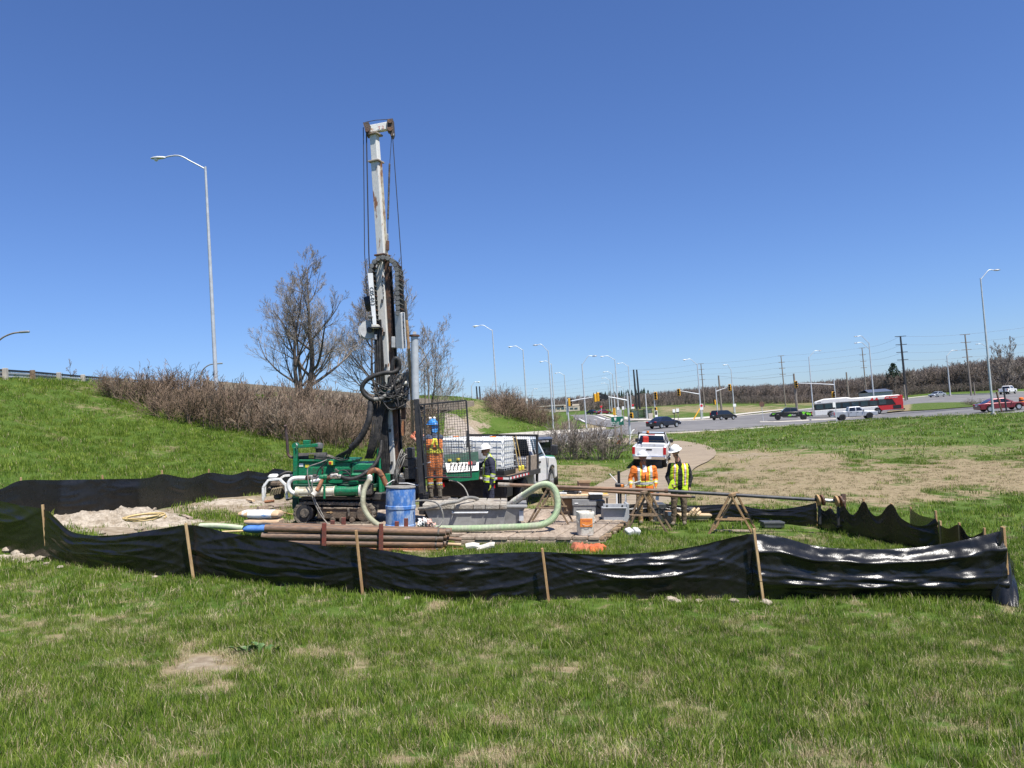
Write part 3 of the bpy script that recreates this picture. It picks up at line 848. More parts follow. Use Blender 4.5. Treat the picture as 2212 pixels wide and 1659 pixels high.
def turf():
 rng = np.random.default_rng(11)
 paved = []
 for Lp, Rp in ((NEAR, FARE), ([(1225, 1104), (1268, 1064), (1310, 1040), (1348, 1020), (1385, 1001), (1402, 986), (1395, 973), (1372, 963), (1340, 958)],
     [(1440, 1104), (1462, 1064), (1480, 1037), (1500, 1014), (1532, 997), (1547, 982), (1538, 969), (1510, 959.5), (1470, 953.5)])):
  paved.append([tuple(G(*p)) for p in Lp] + [tuple(G(*p)) for p in reversed(Rp)])
 plat = [SROT @ Vector(p) for p in ((-5.2, 17.05, -2.6), (-1.3, 17.05, -2.6), (-1.3, 16.58, -2.6), (1.85, 16.58, -2.6), (2.95, 20.0, -2.6), (3.4, 21.8, -2.6), (-5.2, 21.8, -2.6))]
 paved.append([tuple(p) for p in plat])
 fence = [G(u, v, 7, 40) for (u, v) in FENCE_LINE]
 def lay(name, y0, y1, t0, t1, dens, prot_g, prot_d, smin, smax, label, cat, extra_dry=0.0, soil_keep=.12):
  area = 0.5 * (t1 - t0) * (y1 * y1 - y0 * y0)
  n = int(area * dens)
  y = np.sqrt(rng.random(n) * (y1 * y1 - y0 * y0) + y0 * y0)
  t = t0 + (t1 - t0) * rng.random(n)
  x = t * y
  z = gzv(x, y)
  d, s = masks(x, y, z)
  keep = rng.random(n) > np.clip(s * 1.5, 0, 1 - soil_keep)
  for i_, P_ in enumerate(paved): keep &= ~in_poly(x, y, P_) | ((rng.random(n) < .05) & (i_ == 1))
  keep &= rng.random(n) > np.clip(d - .6, 0, 1) * (.25 if y1 < 18 else .8)
  x, y, z, d = x[keep], y[keep], z[keep], d[keep]
  n = len(x)
  near = np.clip(1 - (y - 30) / 40, 0, 1)
  z = z + near * ((fbm(x * 1.1, y * 1.1, 5) - .5) * .07 + (fbm(x * 4, y * 4, 6) - .5) * .03)
  tall = .55 + .9 * fbm(x * 1.3, y * 1.3, 31)
  dry = rng.random(n) < np.clip(d * 1.15 + extra_dry, 0, 1)
  rot = np.zeros((n, 3)); rot[:, 2] = rng.random(n) * 6.283; rot[:, 0] = rng.normal(0, .12, n); rot[:, 1] = rng.normal(0, .12, n)
  sc = (smin + (smax - smin) * rng.random(n)) * tall
  for nm, mk, pr, lb in ((name, ~dry, prot_g, label[0]), (label[2], dry, prot_d, label[1])):
   k = np.where(mk)[0]
   scatter(nm, np.stack([x[k], y[k], z[k]], 1), rot[k], sc[k] * (1 if mk is not dry else .8), rng.integers(0, len(pr), len(k)), pr, lb, cat)
 g1 = [tuft('tuft', 44, .085, .03, .10, .0043, BL_GREEN, .7, i, BL_DRY, .1) for i in range(5)]
 d1 = [tuft('tuft', 34, .085, .03, .08, .0042, BL_DRY, 1.3, 20 + i, BL_GREEN, .18, .35) for i in range(4)]
 lay('near_grass', 3.6, 10.5, -.80, .80, 150, g1, d1, .7, 1.25, ('short green spring grass growing in the foreground lawn', 'pale dead straw grass matted in the foreground lawn', 'near_dry_grass'), 'grass', .05)
 g1b = [tuft('tuft', 40, .115, .03, .10, .006, BL_GREEN, .7, 7 + i, BL_DRY, .1) for i in range(5)]
 d1b = [tuft('tuft', 24, .11, .03, .09, .007, BL_DRY, 1.3, 27 + i, BL_GREEN, .18, .35) for i in range(4)]
 lay('fence_grass', 10.5, 17.5, -.76, .80, 62, g1b, d1b, .75, 1.3, ('short green grass along both sides of the black silt fence', 'pale dead grass along both sides of the black silt fence', 'fence_dry_grass'), 'grass', .05)
 g2 = [tuft('tuft', 34, .26, .06, .15, .014, BL_GREEN, .7, 40 + i, BL_DRY, .08) for i in range(4)]
 d2 = [tuft('tuft', 26, .26, .03, .1, .014, BL_FAR, 1.2, 50 + i, BL_GREEN, .15, .3) for i in range(3)]
 lay('slope_grass', 17.5, 46, -.80, -.2, 15, g2, d2, .8, 1.4, ('thick green grass covering the highway embankment', 'dry grass scattered over the highway embankment', 'slope_dry_grass'), 'grass')
 lay('site_grass', 17.5, 46, -.2, .80, 9, g2, d2, .6, 1.1, ('low green grass around the timber mats and behind the drill crew', 'dry trampled grass around the timber mats and behind the drill crew', 'site_dry_grass'), 'grass')
 g3 = [tuft('tuft', 30, .7, .08, .2, .04, BL_GREEN, .7, 60 + i, BL_DRY, .1) for i in range(3)]
 d3 = [tuft('tuft', 24, .7, .05, .13, .04, BL_FAR, 1.2, 70 + i, BL_GREEN, .15, .3) for i in range(3)]
 lay('verge_grass', 46, 110, -.66, .75, 1.1, g3, d3, .7, 1.2, ('green grass on the field and verges before the intersection', 'straw coloured grass on the field and verges before the intersection', 'verge_dry_grass'), 'grass')
FENCE_LINE = [(95, 1205), (418, 1251), (783, 1281), (1184, 1297), (1648, 1295), (2190, 1305)]
turf()

# ------------------------------------------------------------------ bare trees and shrubs
def grow(rng, p, d, L, r, depth, out, spread, up, kids, seg=4, wob=.18, ratio=.68, tip=.45):
 pts, rad = [Vector(p)], [r]
 d = Vector(d).normalized()
 q = Vector(p)
 for i in range(seg):
  d = (d + Vector((rng.gauss(0, wob), rng.gauss(0, wob), rng.gauss(0, wob) + up))).normalized()
  q = q + d * L / seg
  pts.append(q.copy()); rad.append(r * (1 - (1 - tip) * (i + 1) / seg))
 out.append((pts, rad, depth))
 if depth <= 0: return
 n = kids[depth] if isinstance(kids, (list, tuple)) else kids
 for k in range(n):
  t = .25 + .75 * (k + rng.random()) / n
  i = min(int(t * seg), seg - 1); f = t * seg - i
  b = pts[i].lerp(pts[i + 1], f)
  loc = (pts[i + 1] - pts[i]).normalized()
  ax = loc.cross(Vector((rng.gauss(0, 1), rng.gauss(0, 1), rng.gauss(0, 1)))).normalized()
  nd = Matrix.Rotation(R(rng.uniform(spread * .6, spread * 1.35)), 3, ax) @ loc
  grow(rng, b, nd, L * ratio * rng.uniform(.75, 1.15) * (1.05 - .35 * t), rad[i] * .62, depth - 1, out, spread, up, kids, max(2, seg - 1), wob, ratio, tip)

def limbs(mb, br, nbig=6, rmin=0.0):
 for (pts, rad, dep) in br:
  n = nbig if rad[0] > .06 else (4 if rad[0] > .025 else 3)
  mb.tube(pts, [max(x, rmin) for x in rad], n, cap=False)

def bare_tree(name, label, M, H, seed, nlimb, width, m_tw='twig_pale', r0=.22, rmin=.008, stems=1, kids=(7, 7, 6), lo=.14, asc=.13, fork=.12):
 """leafless tree: leaders with limbs that leave low and bend up, fine twigs at their ends"""
 rng = random.Random(seed)
 big, fine = [], []
 def branch(p, d, L, r, lev, seg, up, wob):
  pts, rad = [Vector(p)], [r]
  d = Vector(d).normalized(); q = Vector(p)
  for i in range(seg):
   d = (d + Vector((rng.gauss(0, wob), rng.gauss(0, wob), rng.gauss(0, wob) + up))).normalized()
   q = q + d * (L / seg); pts.append(q.copy()); rad.append(max(r * (1 - .78 * (i + 1) / seg), rmin))
  (big if lev <= 1 else fine).append((pts, rad, lev))
  if lev > len(kids): return
  n = kids[lev - 1]
  for k in range(n):
   t = .22 + .78 * (k + rng.random()) / n
   i = min(int(t * seg), seg - 1); b = pts[i].lerp(pts[i + 1], t * seg - i)
   loc = (pts[i + 1] - pts[i]).normalized()
   ax = loc.cross(Vector((rng.gauss(0, 1), rng.gauss(0, 1), rng.gauss(0, 1)))).normalized()
   nd = Matrix.Rotation(R(rng.uniform(22, 48)), 3, ax) @ loc
   branch(b, nd, L * rng.uniform(.36, .55) * (1.15 - .5 * t), max(rad[i] * .55, rmin), lev + 1, max(2, seg - 1), up * .9, wob)
 for s_ in range(stems):
  a = 6.283 * s_ / stems + rng.random()
  off = fork if stems > 1 else .02
  d = Vector((math.cos(a) * off, math.sin(a) * off, 1)).normalized()
  hh = H * (.9 if s_ == 0 else rng.uniform(.68, .86))
  pts = [Vector((math.cos(a) * r0 * .8 * (stems > 1), math.sin(a) * r0 * .8 * (stems > 1), -.3))]; rad = [r0 * (1 if s_ == 0 else .75)]
  seg = 9
  for i in range(seg):
   d = (d + Vector((rng.gauss(0, .07), rng.gauss(0, .07), .05))).normalized()
   pts.append(pts[-1] + d * hh / seg); rad.append(rad[0] * (1 - .93 * (i + 1) / seg))
  big.append((pts, rad, 0))
  for k in range(nlimb):
   t = lo + (1 - lo) * (k + rng.random() * .8) / nlimb
   i = min(int(t * seg), seg - 1); b = pts[i].lerp(pts[i + 1], t * seg - i)
   q = k * 2.4 + rng.random()
   el = R(rng.uniform(18, 42) + 34 * t)
   nd = Vector((math.cos(q) * math.cos(el), math.sin(q) * math.cos(el), math.sin(el)))
   branch(b, nd, width * hh * (1.12 - .82 * t) * rng.uniform(.8, 1.1), max(rad[i] * .5, rmin * 2), 1, 6, asc, .1)
 t = thing(name, label, 'tree', M)
 a, b = MB(), MB()
 limbs(a, big, 8, rmin); limbs(b, fine, 5, rmin)
 a.build('trunk', 'bark', t, fix=False, smooth=80)
 b.build('crown', m_tw, t, fix=False, smooth=80)
 return t

def ground_at(u, Y):
 x = (u - UC) / FPX * Y
 return Vector((x, Y, gz(x, Y)))

def up_at(u, v, Y):
 """upright frame on the ground below picture position u at distance Y"""
 p = W(u, v, Y)
 return Matrix.Translation((p.x, p.y, gz(p.x, p.y)))

def shrub_mesh(name, seed, H, Rd, stems, m, twigs=5, rmin=.008, outward=.55):
 rng = random.Random(seed)
 br = []
 for i in range(stems):
  a = rng.random() * 6.283; r = Rd * .45 * math.sqrt(rng.random())
  o = rng.uniform(.05, outward)
  d = Vector((math.cos(a) * o, math.sin(a) * o, 1))
  h = H * rng.uniform(.55, 1.0)
  grow(rng, (math.cos(a) * r, math.sin(a) * r, -.1), d, h, rng.uniform(.012, .024), 2, br, 34, .05, [0, 2, twigs], 4, .13, .5, .4)
 mb = MB(); limbs(mb, br, 4, rmin)
 o = mb.build(name, m, None, fix=False, smooth=80)
 return o

def shrubs():
 protos = {}
 for key, args in {'a': (1, 2.35, 2.0, 36, 'shrub', 6), 'b': (2, 2.1, 2.2, 34, 'shrub', 6), 'c': (3, 2.2, 2.0, 32, 'shrub_tan', 6), 'e': (14, 2.3, .9, 30, 'shrub_grey', 5), 'd': (4, 2.0, 2.0, 46, 'shrub_grey', 5)}.items():
  s = shrub_mesh('bare_shrub', *args, rmin=.011, outward=.8)
  protos[key] = s.data
  bpy.data.objects.remove(s)
 rng = random.Random(8)
 def put(key, u, Y, sc, label, group, sz=None):
  p = ground_at(u, Y)
  o = bpy.data.objects.new('bare_shrub', protos[key]); COL.objects.link(o)
  o.location = p; o.rotation_euler = (0, 0, rng.random() * 6.28); o.scale = (sc, sc, sc * (sz or 1) * rng.uniform(.78, 1.18))
  tag(o, label, 'shrub', group)
 # the hedge of shrubs on the embankment
 LA = 'leafless brown shrub in the dense thicket along the embankment grass'
 for (u, Y, sc, k) in ((238, 43, .62, 'a'), (262, 43, .72, 'c'), (285, 43.5, .9, 'a'), (312, 43, 1.0, 'b'), (335, 44.5, 1.08, 'a'), (350, 42, .85, 'b'), (372, 44, 1.05, 'b'), (392, 42, 1.0, 'a'), (412, 45, 1.15, 'a'), (430, 42, 1.05, 'b'),
       (455, 44.5, 1.15, 'b'), (470, 42, 1.05, 'a'), (492, 44.5, 1.15, 'a'), (510, 42, 1.05, 'b'), (530, 44, 1.05, 'a'), (548, 42, 1.05, 'c'), (570, 44.5, 1.05, 'a'), (588, 42, 1.05, 'b'), (608, 44, 1.0, 'a'), (630, 42, 1.05, 'c'),
       (650, 45, 1.05, 'a'), (668, 42, 1.0, 'b'), (690, 44.5, 1.05, 'c'), (705, 42, 1.0, 'a'), (728, 44, 1.0, 'c'), (746, 43, 1.0, 'b'), (768, 45, 1.0, 'c'), (790, 46, 1.0, 'b'), (812, 47, 1.0, 'c'), (600, 47, 1.2, 'b'), (690, 48, 1.15, 'b'), (750, 49, 1.15, 'a'),
       (440, 47, 1.2, 'b'), (380, 47, 1.1, 'a'), (830, 47, .95, 'c'), (855, 49, 1.0, 'a'), (520, 47.5, 1.2, 'c'), (640, 52, 1.35, 'b'), (672, 54, 1.4, 'c'), (700, 52, 1.45, 'a'), (722, 55, 1.5, 'c'), (742, 52, 1.4, 'b'), (765, 55, 1.5, 'c'), (785, 51, 1.35, 'a'), (806, 55, 1.5, 'c'), (828, 53, 1.4, 'b'), (848, 56, 1.5, 'c'), (872, 54, 1.35, 'a'), (893, 57, 1.4, 'c'), (880, 50, 1.1, 'c'), (905, 52, 1.1, 'b')):
  put(k, u, Y, sc * .84, LA, 'shrubs of the embankment thicket')
 LB = 'large rounded leafless shrub growing on the slope beyond the underpass road'
 for (u, Y, sc) in ((1072, 106, 1.7), (1088, 104, 1.9), (1105, 107, 1.8), (1098, 110, 1.9), (1122, 106, 1.5), (1138, 107, 1.4), (1155, 106, 1.3), (1172, 108, 1.2), (1130, 111, 1.5), (1160, 112, 1.4), (1184, 112, 1.1), (1080, 110, 1.8)):
  put('a', u, Y, sc * .74, LB, 'shrubs on the far slope')
 LC = 'bushy grey leafless shrub on the lawn before the underpass road'
 for (u, Y, sc) in ((1190, 51, .88), (1226, 51, .95), (1248, 51.8, .9), (1284, 51, .95), (1308, 51.6, .9)):
  put('e', u, Y, sc * 1.12, LC, 'grey shrubs on the lawn', 1.0)
 put('c', 1203, 103, .8, 'small reddish leafless bush at the foot of the light poles', 'bushes under light poles')
 put('c', 1222, 105, .7, 'small reddish leafless bush at the foot of the light poles', 'bushes under light poles')
 put('d', 2096, 118, .7, 'small bare bush on the grass median behind the dark red car', None)
shrubs()

bare_tree('bare_tree', 'tall leafless spreading tree rising above the embankment thicket', up_at(655, 868, 58), 12.0, 5, 12, .58, stems=3, r0=.27, kids=(8, 8, 6), fork=.16, asc=.10, rmin=.0065)
bare_tree('bare_tree', 'leafless tree behind the drill mast', up_at(822, 890, 64), 15.5, 9, 13, .5, stems=3, r0=.22, kids=(9, 8, 5), fork=.22)
bare_tree('bare_tree', 'slender pale leafless tree behind the grey steel cylinder', up_at(915, 900, 70), 11.2, 14, 9, .5, stems=4, r0=.1, kids=(7, 6, 4), lo=.05, fork=.26)
bare_tree('bare_tree', 'small thin leafless tree seen over the guard rail', up_at(160, 820, 66), 3.3, 21, 7, .4, 'twig', .05, .01, kids=(5, 4))
bare_tree('bare_tree', 'big leafless tree standing above the far wood beside the tall light pole', up_at(2172, 840, 190), 14.5, 31, 10, .42, 'twig_pale', .26, .022, 3, (6, 6, 4))

def woodland():
 rng = random.Random(77)
 protos = []
 for i in range(6):
  br = []
  grow(rng, (0, 0, -.5), (0, 0, 1), 6.5, .13, 3, br, 34, .10, [0, 4, 5, 8], 5, .12, .55)
  mb = MB(); limbs(mb, br, 3, .03)
  me = bpy.data.meshes.new('far_tree'); me.from_pydata([tuple(v) for v in mb.v], [], mb.f)
  me.materials.append(MATS['wood_far' if i % 2 else 'wood_far_b']); me.update()
  protos.append(bpy.data.objects.new('far_tree', me))
 con = []
 for i in range(2):
  mb = MB()
  mb.tube([(0, 0, -.5), (0, 0, 9)], [.15, .03], 5)
  for k in range(170):
   z = 1.2 + 7.9 * rng.random(); r = (9.4 - z) * .27 * rng.uniform(.5, 1.1); a = rng.random() * 6.283
   x, y = math.cos(a), math.sin(a); w = r * .3 + .15
   mb.add([(x * .05, y * .05, z + .3), (x * r - y * w, y * r + x * w, z - .2), (x * r * 1.1, y * r * 1.1, z - .45), (x * r + y * w, y * r - x * w, z - .2)], [(0, 1, 2, 3)])
  me = bpy.data.meshes.new('far_conifer'); me.from_pydata([tuple(v) for v in mb.v], [], mb.f); me.materials.append(MATS['conifer']); me.update()
  con.append(bpy.data.objects.new('far_conifer', me))
 def belt(name, uY, n, depth, s0, s1, pr, label, seed, hmod=None):
  g = np.random.default_rng(seed)
  us = [a for a, b in uY]; Ys = [b for a, b in uY]
  u = g.uniform(us[0], us[-1], n); Y = np.interp(u, us, Ys) + g.random(n) ** 1.3 * depth
  x = (u - UC) / FPX * Y; z = gzv(x, Y)
  rot = np.zeros((n, 3)); rot[:, 2] = g.random(n) * 6.283
  sc = g.uniform(s0, s1, n) * (np.interp(u, [a for a, b in hmod], [b for a, b in hmod]) if hmod else 1)
  scatter(name, np.stack([x, Y, z], 1), rot, sc, g.integers(0, len(pr), n), pr, label, 'wood')
 belt('far_woodland', [(1180, 400), (1300, 420), (1430, 330), (1560, 290), (1700, 275), (1870, 262), (2010, 268), (2120, 255), (2330, 250)], 5200, 90, .6, 1.25, protos,
   'grey brown leafless wood stretching along the far side of the intersection', 5, [(1180, .45), (1320, .65), (1500, .68), (1700, .7), (1850, .8), (2000, .95), (2200, 1.12), (2330, 1.12)])
 belt('far_woodland_edge', [(980, 330), (1060, 350), (1200, 420), (1330, 440)], 900, 60, .6, 1.1, protos, 'pale leafless wood beyond the overpass embankment', 6)
 belt('far_conifers', [(1280, 470), (1400, 450)], 60, 60, .8, 1.25, con, 'dark green evergreen wood beyond the bus shelter', 7)
 belt('woodland_scrub', [(1430, 322), (1560, 284), (1700, 268), (1870, 256), (2010, 262), (2120, 250), (2330, 245)], 1500, 10, .2, .4, protos, 'low brown scrub along the foot of the far wood', 9)
woodland()
def pine():
 rng = random.Random(3)
 t = thing('pine_tree', 'lone dark pine standing above the far leafless wood', 'tree', up_at(1934, 850, 262))
 a = MB(); a.tube([(0, 0, -.5), (.1, 0, 5), (-.1, 0, 11)], [.25, .2, .06], 6); a.build('trunk', 'bark', t)
 b = MB()
 for k in range(420):
  z = 6.8 + 4.4 * rng.random(); r = (11.8 - z) * .55 * math.sqrt(rng.random()) + .15; q = rng.random() * 6.283
  c = Vector((math.cos(q) * r, math.sin(q) * r, z)); s_ = rng.uniform(.2, .45)
  n = Vector((rng.gauss(0, 1), rng.gauss(0, 1), rng.gauss(0, 1))).normalized(); t1 = n.orthogonal().normalized(); t2 = n.cross(t1)
  b.add([c + t1 * s_, c + t2 * s_ * .6, c - t1 * s_, c - t2 * s_ * .6], [(0, 1, 2, 3)])
 b.build('crown', 'conifer', t, fix=False)
pine()
# ------------------------------------------------------------------ overpass, guard rail
def overpass():
 A, B = W(535, 829, 66), W(990, 866.5, 101)
 d = (B - A); dh = Vector((d.x, d.y, 0)).normalized(); n = Vector((-dh.y, dh.x, 0))      # n points away from the camera
 M = basis(A, dh, n, Vector((0, 0, 1)))
 L = Vector((d.x, d.y, 0)).length; dz = d.z
 t = thing('overpass_bridge', 'tan concrete overpass bridge behind the leafless trees and drill mast', 'bridge', M)
 def P(f, y, z): return (L * f, y, dz * f + z)
 def slab(y0, y1, z0, z1, f0=-.12, f1=1.0):
  mb = MB(); k = 14; rows = []
  for i in range(k + 1):
   f = f0 + (f1 - f0) * i / k
   rows.append([P(f, y0, z0), P(f, y0, z1), P(f, y1, z1), P(f, y1, z0)])
  mb.grid(rows, True)
  mb.f += [(0, 1, 2, 3), tuple(k * 4 + i for i in (3, 2, 1, 0))]; mb.mi += [0, 0]
  return mb
 slab(0, .35, -.95, 0).build('parapet', 'bridge_concrete', t)
 slab(10.6, 10.95, -.95, 0).build('parapet', 'bridge_concrete', t)
 slab(-.12, 11.1, -1.25, -.96).build('deck', 'bridge_concrete', t)
 for y in (.6, 3.6, 6.6, 9.6):
  slab(y, y + .5, -2.25, -1.26, .1, .98).build('girder', 'rust_steel', t)
 for f in (.28, .62):
  for y in (2.0, 5.5, 9.0):
   mb = MB(); p = Vector(P(f, y, -2.26)); w = M @ p; mb.cyl((p.x, p.y, gz(w.x, w.y) - A.z - .4), p, .5, n=14); mb.build('pier', 'bridge_concrete', t)
 # abutment
 mb = MB(); p = Vector(P(.985, 5.4, 0)); mb.box((p.x + .9, 5.4, p.z - 2.6), (1.6, 11.6, 5.0), .05); mb.build('abutment', 'bridge_concrete', t)
 mb = MB(); p = Vector(P(1.0, -.2, 0)); mb.box((p.x + 2.0, -.05, p.z - 1.2), (4.0, .5, 2.4), .05); mb.build('wing_wall', 'bridge_concrete', t)
overpass()
# stone paving of the slope under the bridge end: stones one can tell apart
def slope_stones():
 o = MB(); rng = random.Random(6)
 t0, t1, b0, b1 = W(962, 893, 97), W(985, 897, 98), W(958, 946, 86), W(1046, 946, 91)
 rows = []
 for i in range(15):
  f = i / 14
  a, b = t0.lerp(b0, f), t1.lerp(b1, f)
  row = []
  for j in range(9):
   p = a.lerp(b, j / 8)
   p.z = max(p.z, gz(p.x, p.y) + .05) + (rng.uniform(-.08, .12) if 0 < i < 14 else 0)
   row.append(tuple(p))
  rows.append(row)
 o.grid(rows)
 x = o.build('slope_paving', 'gravel_slope', fix=False, smooth=50); x['kind'] = 'structure'
slope_stones()

def guard_rail():
 pts_px = [(-75, 793, 34.2), (-48, 795.5, 35.7), (11, 797.5, 38.5), (70, 801.5, 41.5), (127, 806.5, 44.5), (179, 811, 47.5), (226, 815, 50.5), (272, 818.5, 54), (316, 821.5, 57.5), (358, 824, 61)]
 tops = [W(*p) for p in pts_px]
 t = thing('guard_rail', 'weathered steel beam guard rail with square posts along the embankment top', 'guard rail', Matrix.Translation(tops[0]))
 o = tops[0]
 prof = [(0, .30), (.05, .27), (.05, .22), (0, .18), (0, .13), (.05, .09), (.05, .04), (0, 0)]
 for seg in range(len(tops) - 1):
  mb = MB(); rows = []
  for p in (tops[seg], tops[seg + 1]):
   d = (tops[seg + 1] - tops[seg]); n = Vector((d.y, -d.x, 0)).normalized()
   rows.append([tuple(p - o + n * (y - .16) + Vector((0, 0, z - .42))) for (y, z) in prof] + [tuple(p - o + n * (y - .17) + Vector((0, 0, z - .42))) for (y, z) in reversed(prof)])
  mb.grid(rows, True); mb.build('rail_beam', 'galv_dark' if seg % 2 else 'galv', t)
  mb = MB(); a, b = tops[seg] - o + Vector((0, 0, .0)), tops[seg + 1] - o
  mb.bar(a + n * -.16 + Vector((0, 0, -.04)), b + n * -.16 + Vector((0, 0, -.04)), .09, .10); mb.build('top_rail', 'black_steel', t)
 for i, p in enumerate(tops):
  q = p - o; b = gz(p.x, p.y) - o.z
  mb = MB(); mb.box((q.x, q.y, (q.z + .05 + b - .3) / 2), (.2, .2, q.z + .05 - b + .3), .015); mb.build('post', 'concrete' if i % 3 else 'saw_wood', t)
guard_rail()

# ------------------------------------------------------------------ street lights
def street_light(top, tip, Y, label, Yt=None, head='cobra', r=None, extra=None, bulge=.35, m='galv', group=None, base=True):
 T = W(top[0], top[1], Y); E = W(tip[0], tip[1], Y if Yt is None else Yt)
 B = Vector((T.x, T.y, gz(T.x, T.y)))
 t = thing('street_light', label, 'street light', Matrix.Translation(B), group)
 H = T.z - B.z
 r = r or max(.1, .011 * H)
 mb = MB(); mb.tube([(0, 0, -.3), (0, 0, H * .5), (0, 0, H)], [r, r * .8, r * .52], 10); mb.build('pole', m, t)
 if base:
  mb = MB(); mb.cyl((0, 0, -.4), (0, 0, .25), r * 2.0, n=12); mb.build('footing', 'concrete', t)
 def arm(e, z):
  a = Vector((0, 0, z)); mid = a.lerp(e, .62) + Vector((0, 0, (e.z - z) * bulge + .1))
  mb = MB(); mb.tube([a, a.lerp(mid, .5) + Vector((0, 0, (e.z - z) * .03)), mid, e], r * .34, 6, smooth=5); mb.build('arm', m, t)
  d = Vector((e.x, e.y, 0)).normalized(); n = Vector((-d.y, d.x, 0))
  L = .95 if head == 'cobra' else .7
  hm = MB(); rows = []
  for (f, w, zt, zb) in ((-.45, .04, .05, -.03), (-.3, .11, .09, -.06), (.05, .17, .12, -.07), (.3, .17, .1, -.05), (.5, .07, .05, -.02)):
   c = e + d * (f * L + .2)
   rows.append([tuple(c + n * w * math.cos(q) + Vector((0, 0, (zt if math.sin(q) > 0 else -zb) * math.sin(q)))) for q in [i * 6.283 / 10 for i in range(10)]])
  hm.grid(rows, True); hm.f += [tuple(range(10))[::-1], tuple(len(hm.v) - 10 + i for i in range(10))]; hm.mi += [0, 0]
  h = hm.build('lamp_head', 'galv' if head == 'cobra' else 'galv_dark', t)
  if head == 'cobra':
   lm = MB(); c = e + d * .36
   lm.lathe([(.005, -.2), (.08, -.17), (.13, -.1), (.14, -.04)], 12, c); lm.build('lens', 'lamp_clear', h)
 e = E - B
 arm(e, H - .15)
 if extra:
  x = W(extra[0], extra[1], Y) - B; arm(x, H * .9)
 return t
SL = [((443.5, 360), (350, 341), 47, 'lone tall street light standing behind the thicket between guard rail and tall leafless tree', None),
  ((1063.3, 712), (1031, 704.5), 110, 'tall street light rising from the round bush on the far slope', None),
  ((1129.5, 755), (1105, 749), 140, 'street light carrying a small sign beyond the round bush on the far slope', None),
  ((1184, 757), (1160, 745.5), 103, 'near street light beside the underpass kerb with a flat lamp head', 'flat'),
  ((1191, 786), (1172, 781), 160, 'street light half hidden behind the one beside the underpass kerb', None),
  ((1219, 810), (1203, 806), 220, 'short looking street light above the low beige building', None),
  ((1257, 786), (1281, 769.5), 108, 'street light with its arm turned away from the overpass, beside the cantilever signals', 'flat'),
  ((1328, 776), (1303, 770), 165, 'taller street light behind the green road sign', None),
  ((1357, 790), (1338, 785), 190, 'street light behind the yield sign near the bus shelter', None),
  ((1323, 808), (1307, 803.5), 230, 'street light along the road beyond the intersection, fourth from its far end', None),
  ((1317.5, 821), (1303, 817), 280, 'street light along the road beyond the intersection, third from its far end', None),
  ((1313.5, 831), (1301, 828), 330, 'farthest street light on the overpass side along the road beyond the intersection', None),
  ((1347, 839), (1336, 835.5), 330, 'farthest street light on the bus shelter side along the road beyond the intersection', None),
  ((1506, 786), (1482, 777), 150, 'street light that also carries a cantilevered traffic signal', None),
  ((1579, 798), (1567, 788), 190, 'street light next to the signal above the black minivan', None),
  ((1018, 833), (1030, 825.5), 160, 'small street light on the road embankment beyond the overpass', None),
  ((1149, 846), (1157, 840), 260, 'tiny distant street light beside the low beige building', None),
  ((1747, 771), (1769, 758), 175, 'street light with upswept arm beyond the black pickup', 'flat'),
  ((1877, 740), (1851, 727), 150, 'street light with two arms behind the bus', 'flat'),
  ((2045, 768), (2064, 757), 205, 'street light beyond the silver car on the far road', 'flat'),
  ((2118, 601), (2149, 584), 80, 'tall street light on a concrete footing before the dark red car', 'flat'),
  ((2131, 748), (2112, 743.5), 190, 'street light partly hidden behind the tallest one near the dark red car', 'flat')]
for i, (a, b, Y, lb, hd) in enumerate(SL):
 street_light(a, b, Y, lb, head=hd or 'cobra', extra=(1851, 741) if i == 18 else None, r=(.12 if Y < 120 else .15 if Y < 200 else .19) if i else .13)
# older curved-arm lights
def curved_light(pts, Y, label, r=.09):
 P_ = [W(u, v, Y) for (u, v) in pts]
 B = Vector((P_[0].x, P_[0].y, gz(P_[0].x, P_[0].y)))
 t = thing('street_light', label, 'street light', Matrix.Translation(B))
 mb = MB(); mb.tube([(0, 0, -.3)] + [p - B for p in P_], [r] * 2 + [r * .7] * (len(P_) - 1), 8, smooth=4); mb.build('pole', 'pole_wood', t)
 e = P_[-1] - B; d = (P_[-1] - P_[-2]).normalized()
 mb = MB(); mb.box(e + d * .3, (.75, .26, .16), .06, Matrix(((d.x, -d.y, 0), (d.y, d.x, 0), (0, 0, 1)))); mb.build('lamp_head', 'galv_dark', t)
curved_light([(-22, 800), (-18, 765), (-8, 742), (8, 728), (28, 720), (44, 718)], 58, 'curved arm street light over the guard rail')
curved_light([(433, 835), (434, 812), (440, 797), (453, 788), (468, 786)], 88, 'low curved arm street light showing above the thicket')
curved_light([(927, 868), (923, 790), (917, 765), (905, 748), (893, 742)], 86, 'bowed street light pole behind the slender tree')

# ------------------------------------------------------------------ power poles and lines
def power_pole(top, base_u, Y, label, arms=(0, .13, .25, .37), m='pole_wood', r=.17, lean=True, al=.9):
 T = W(top[0], top[1], Y)
 x = (base_u - UC) / FPX * Y
 bx = T.x if not lean else T.x + (T.z - gz(T.x, T.y)) * .012
 B = Vector((bx, Y, gz(bx, Y)))
 t = thing('power_pole', label, 'power pole', Matrix.Translation(B))
 e = T - B
 mb = MB(); mb.tube([(0, 0, -.5), e * .5, e], [r * 1.15, r, r * .75], 8); mb.build('pole', m, t)
 for a in arms:
  p = e * (1 - a)
  mb = MB(); mb.bar(p + Vector((-al, 0, .05)), p + Vector((al, 0, .05)), .14); mb.build('cross_arm', m, t)
 return t
power_pole((1687, 769), 1694, 230, 'wooden power pole behind the black pickup')
power_pole((1862, 752), 1870, 230, 'wooden power pole just before the two armed street light')
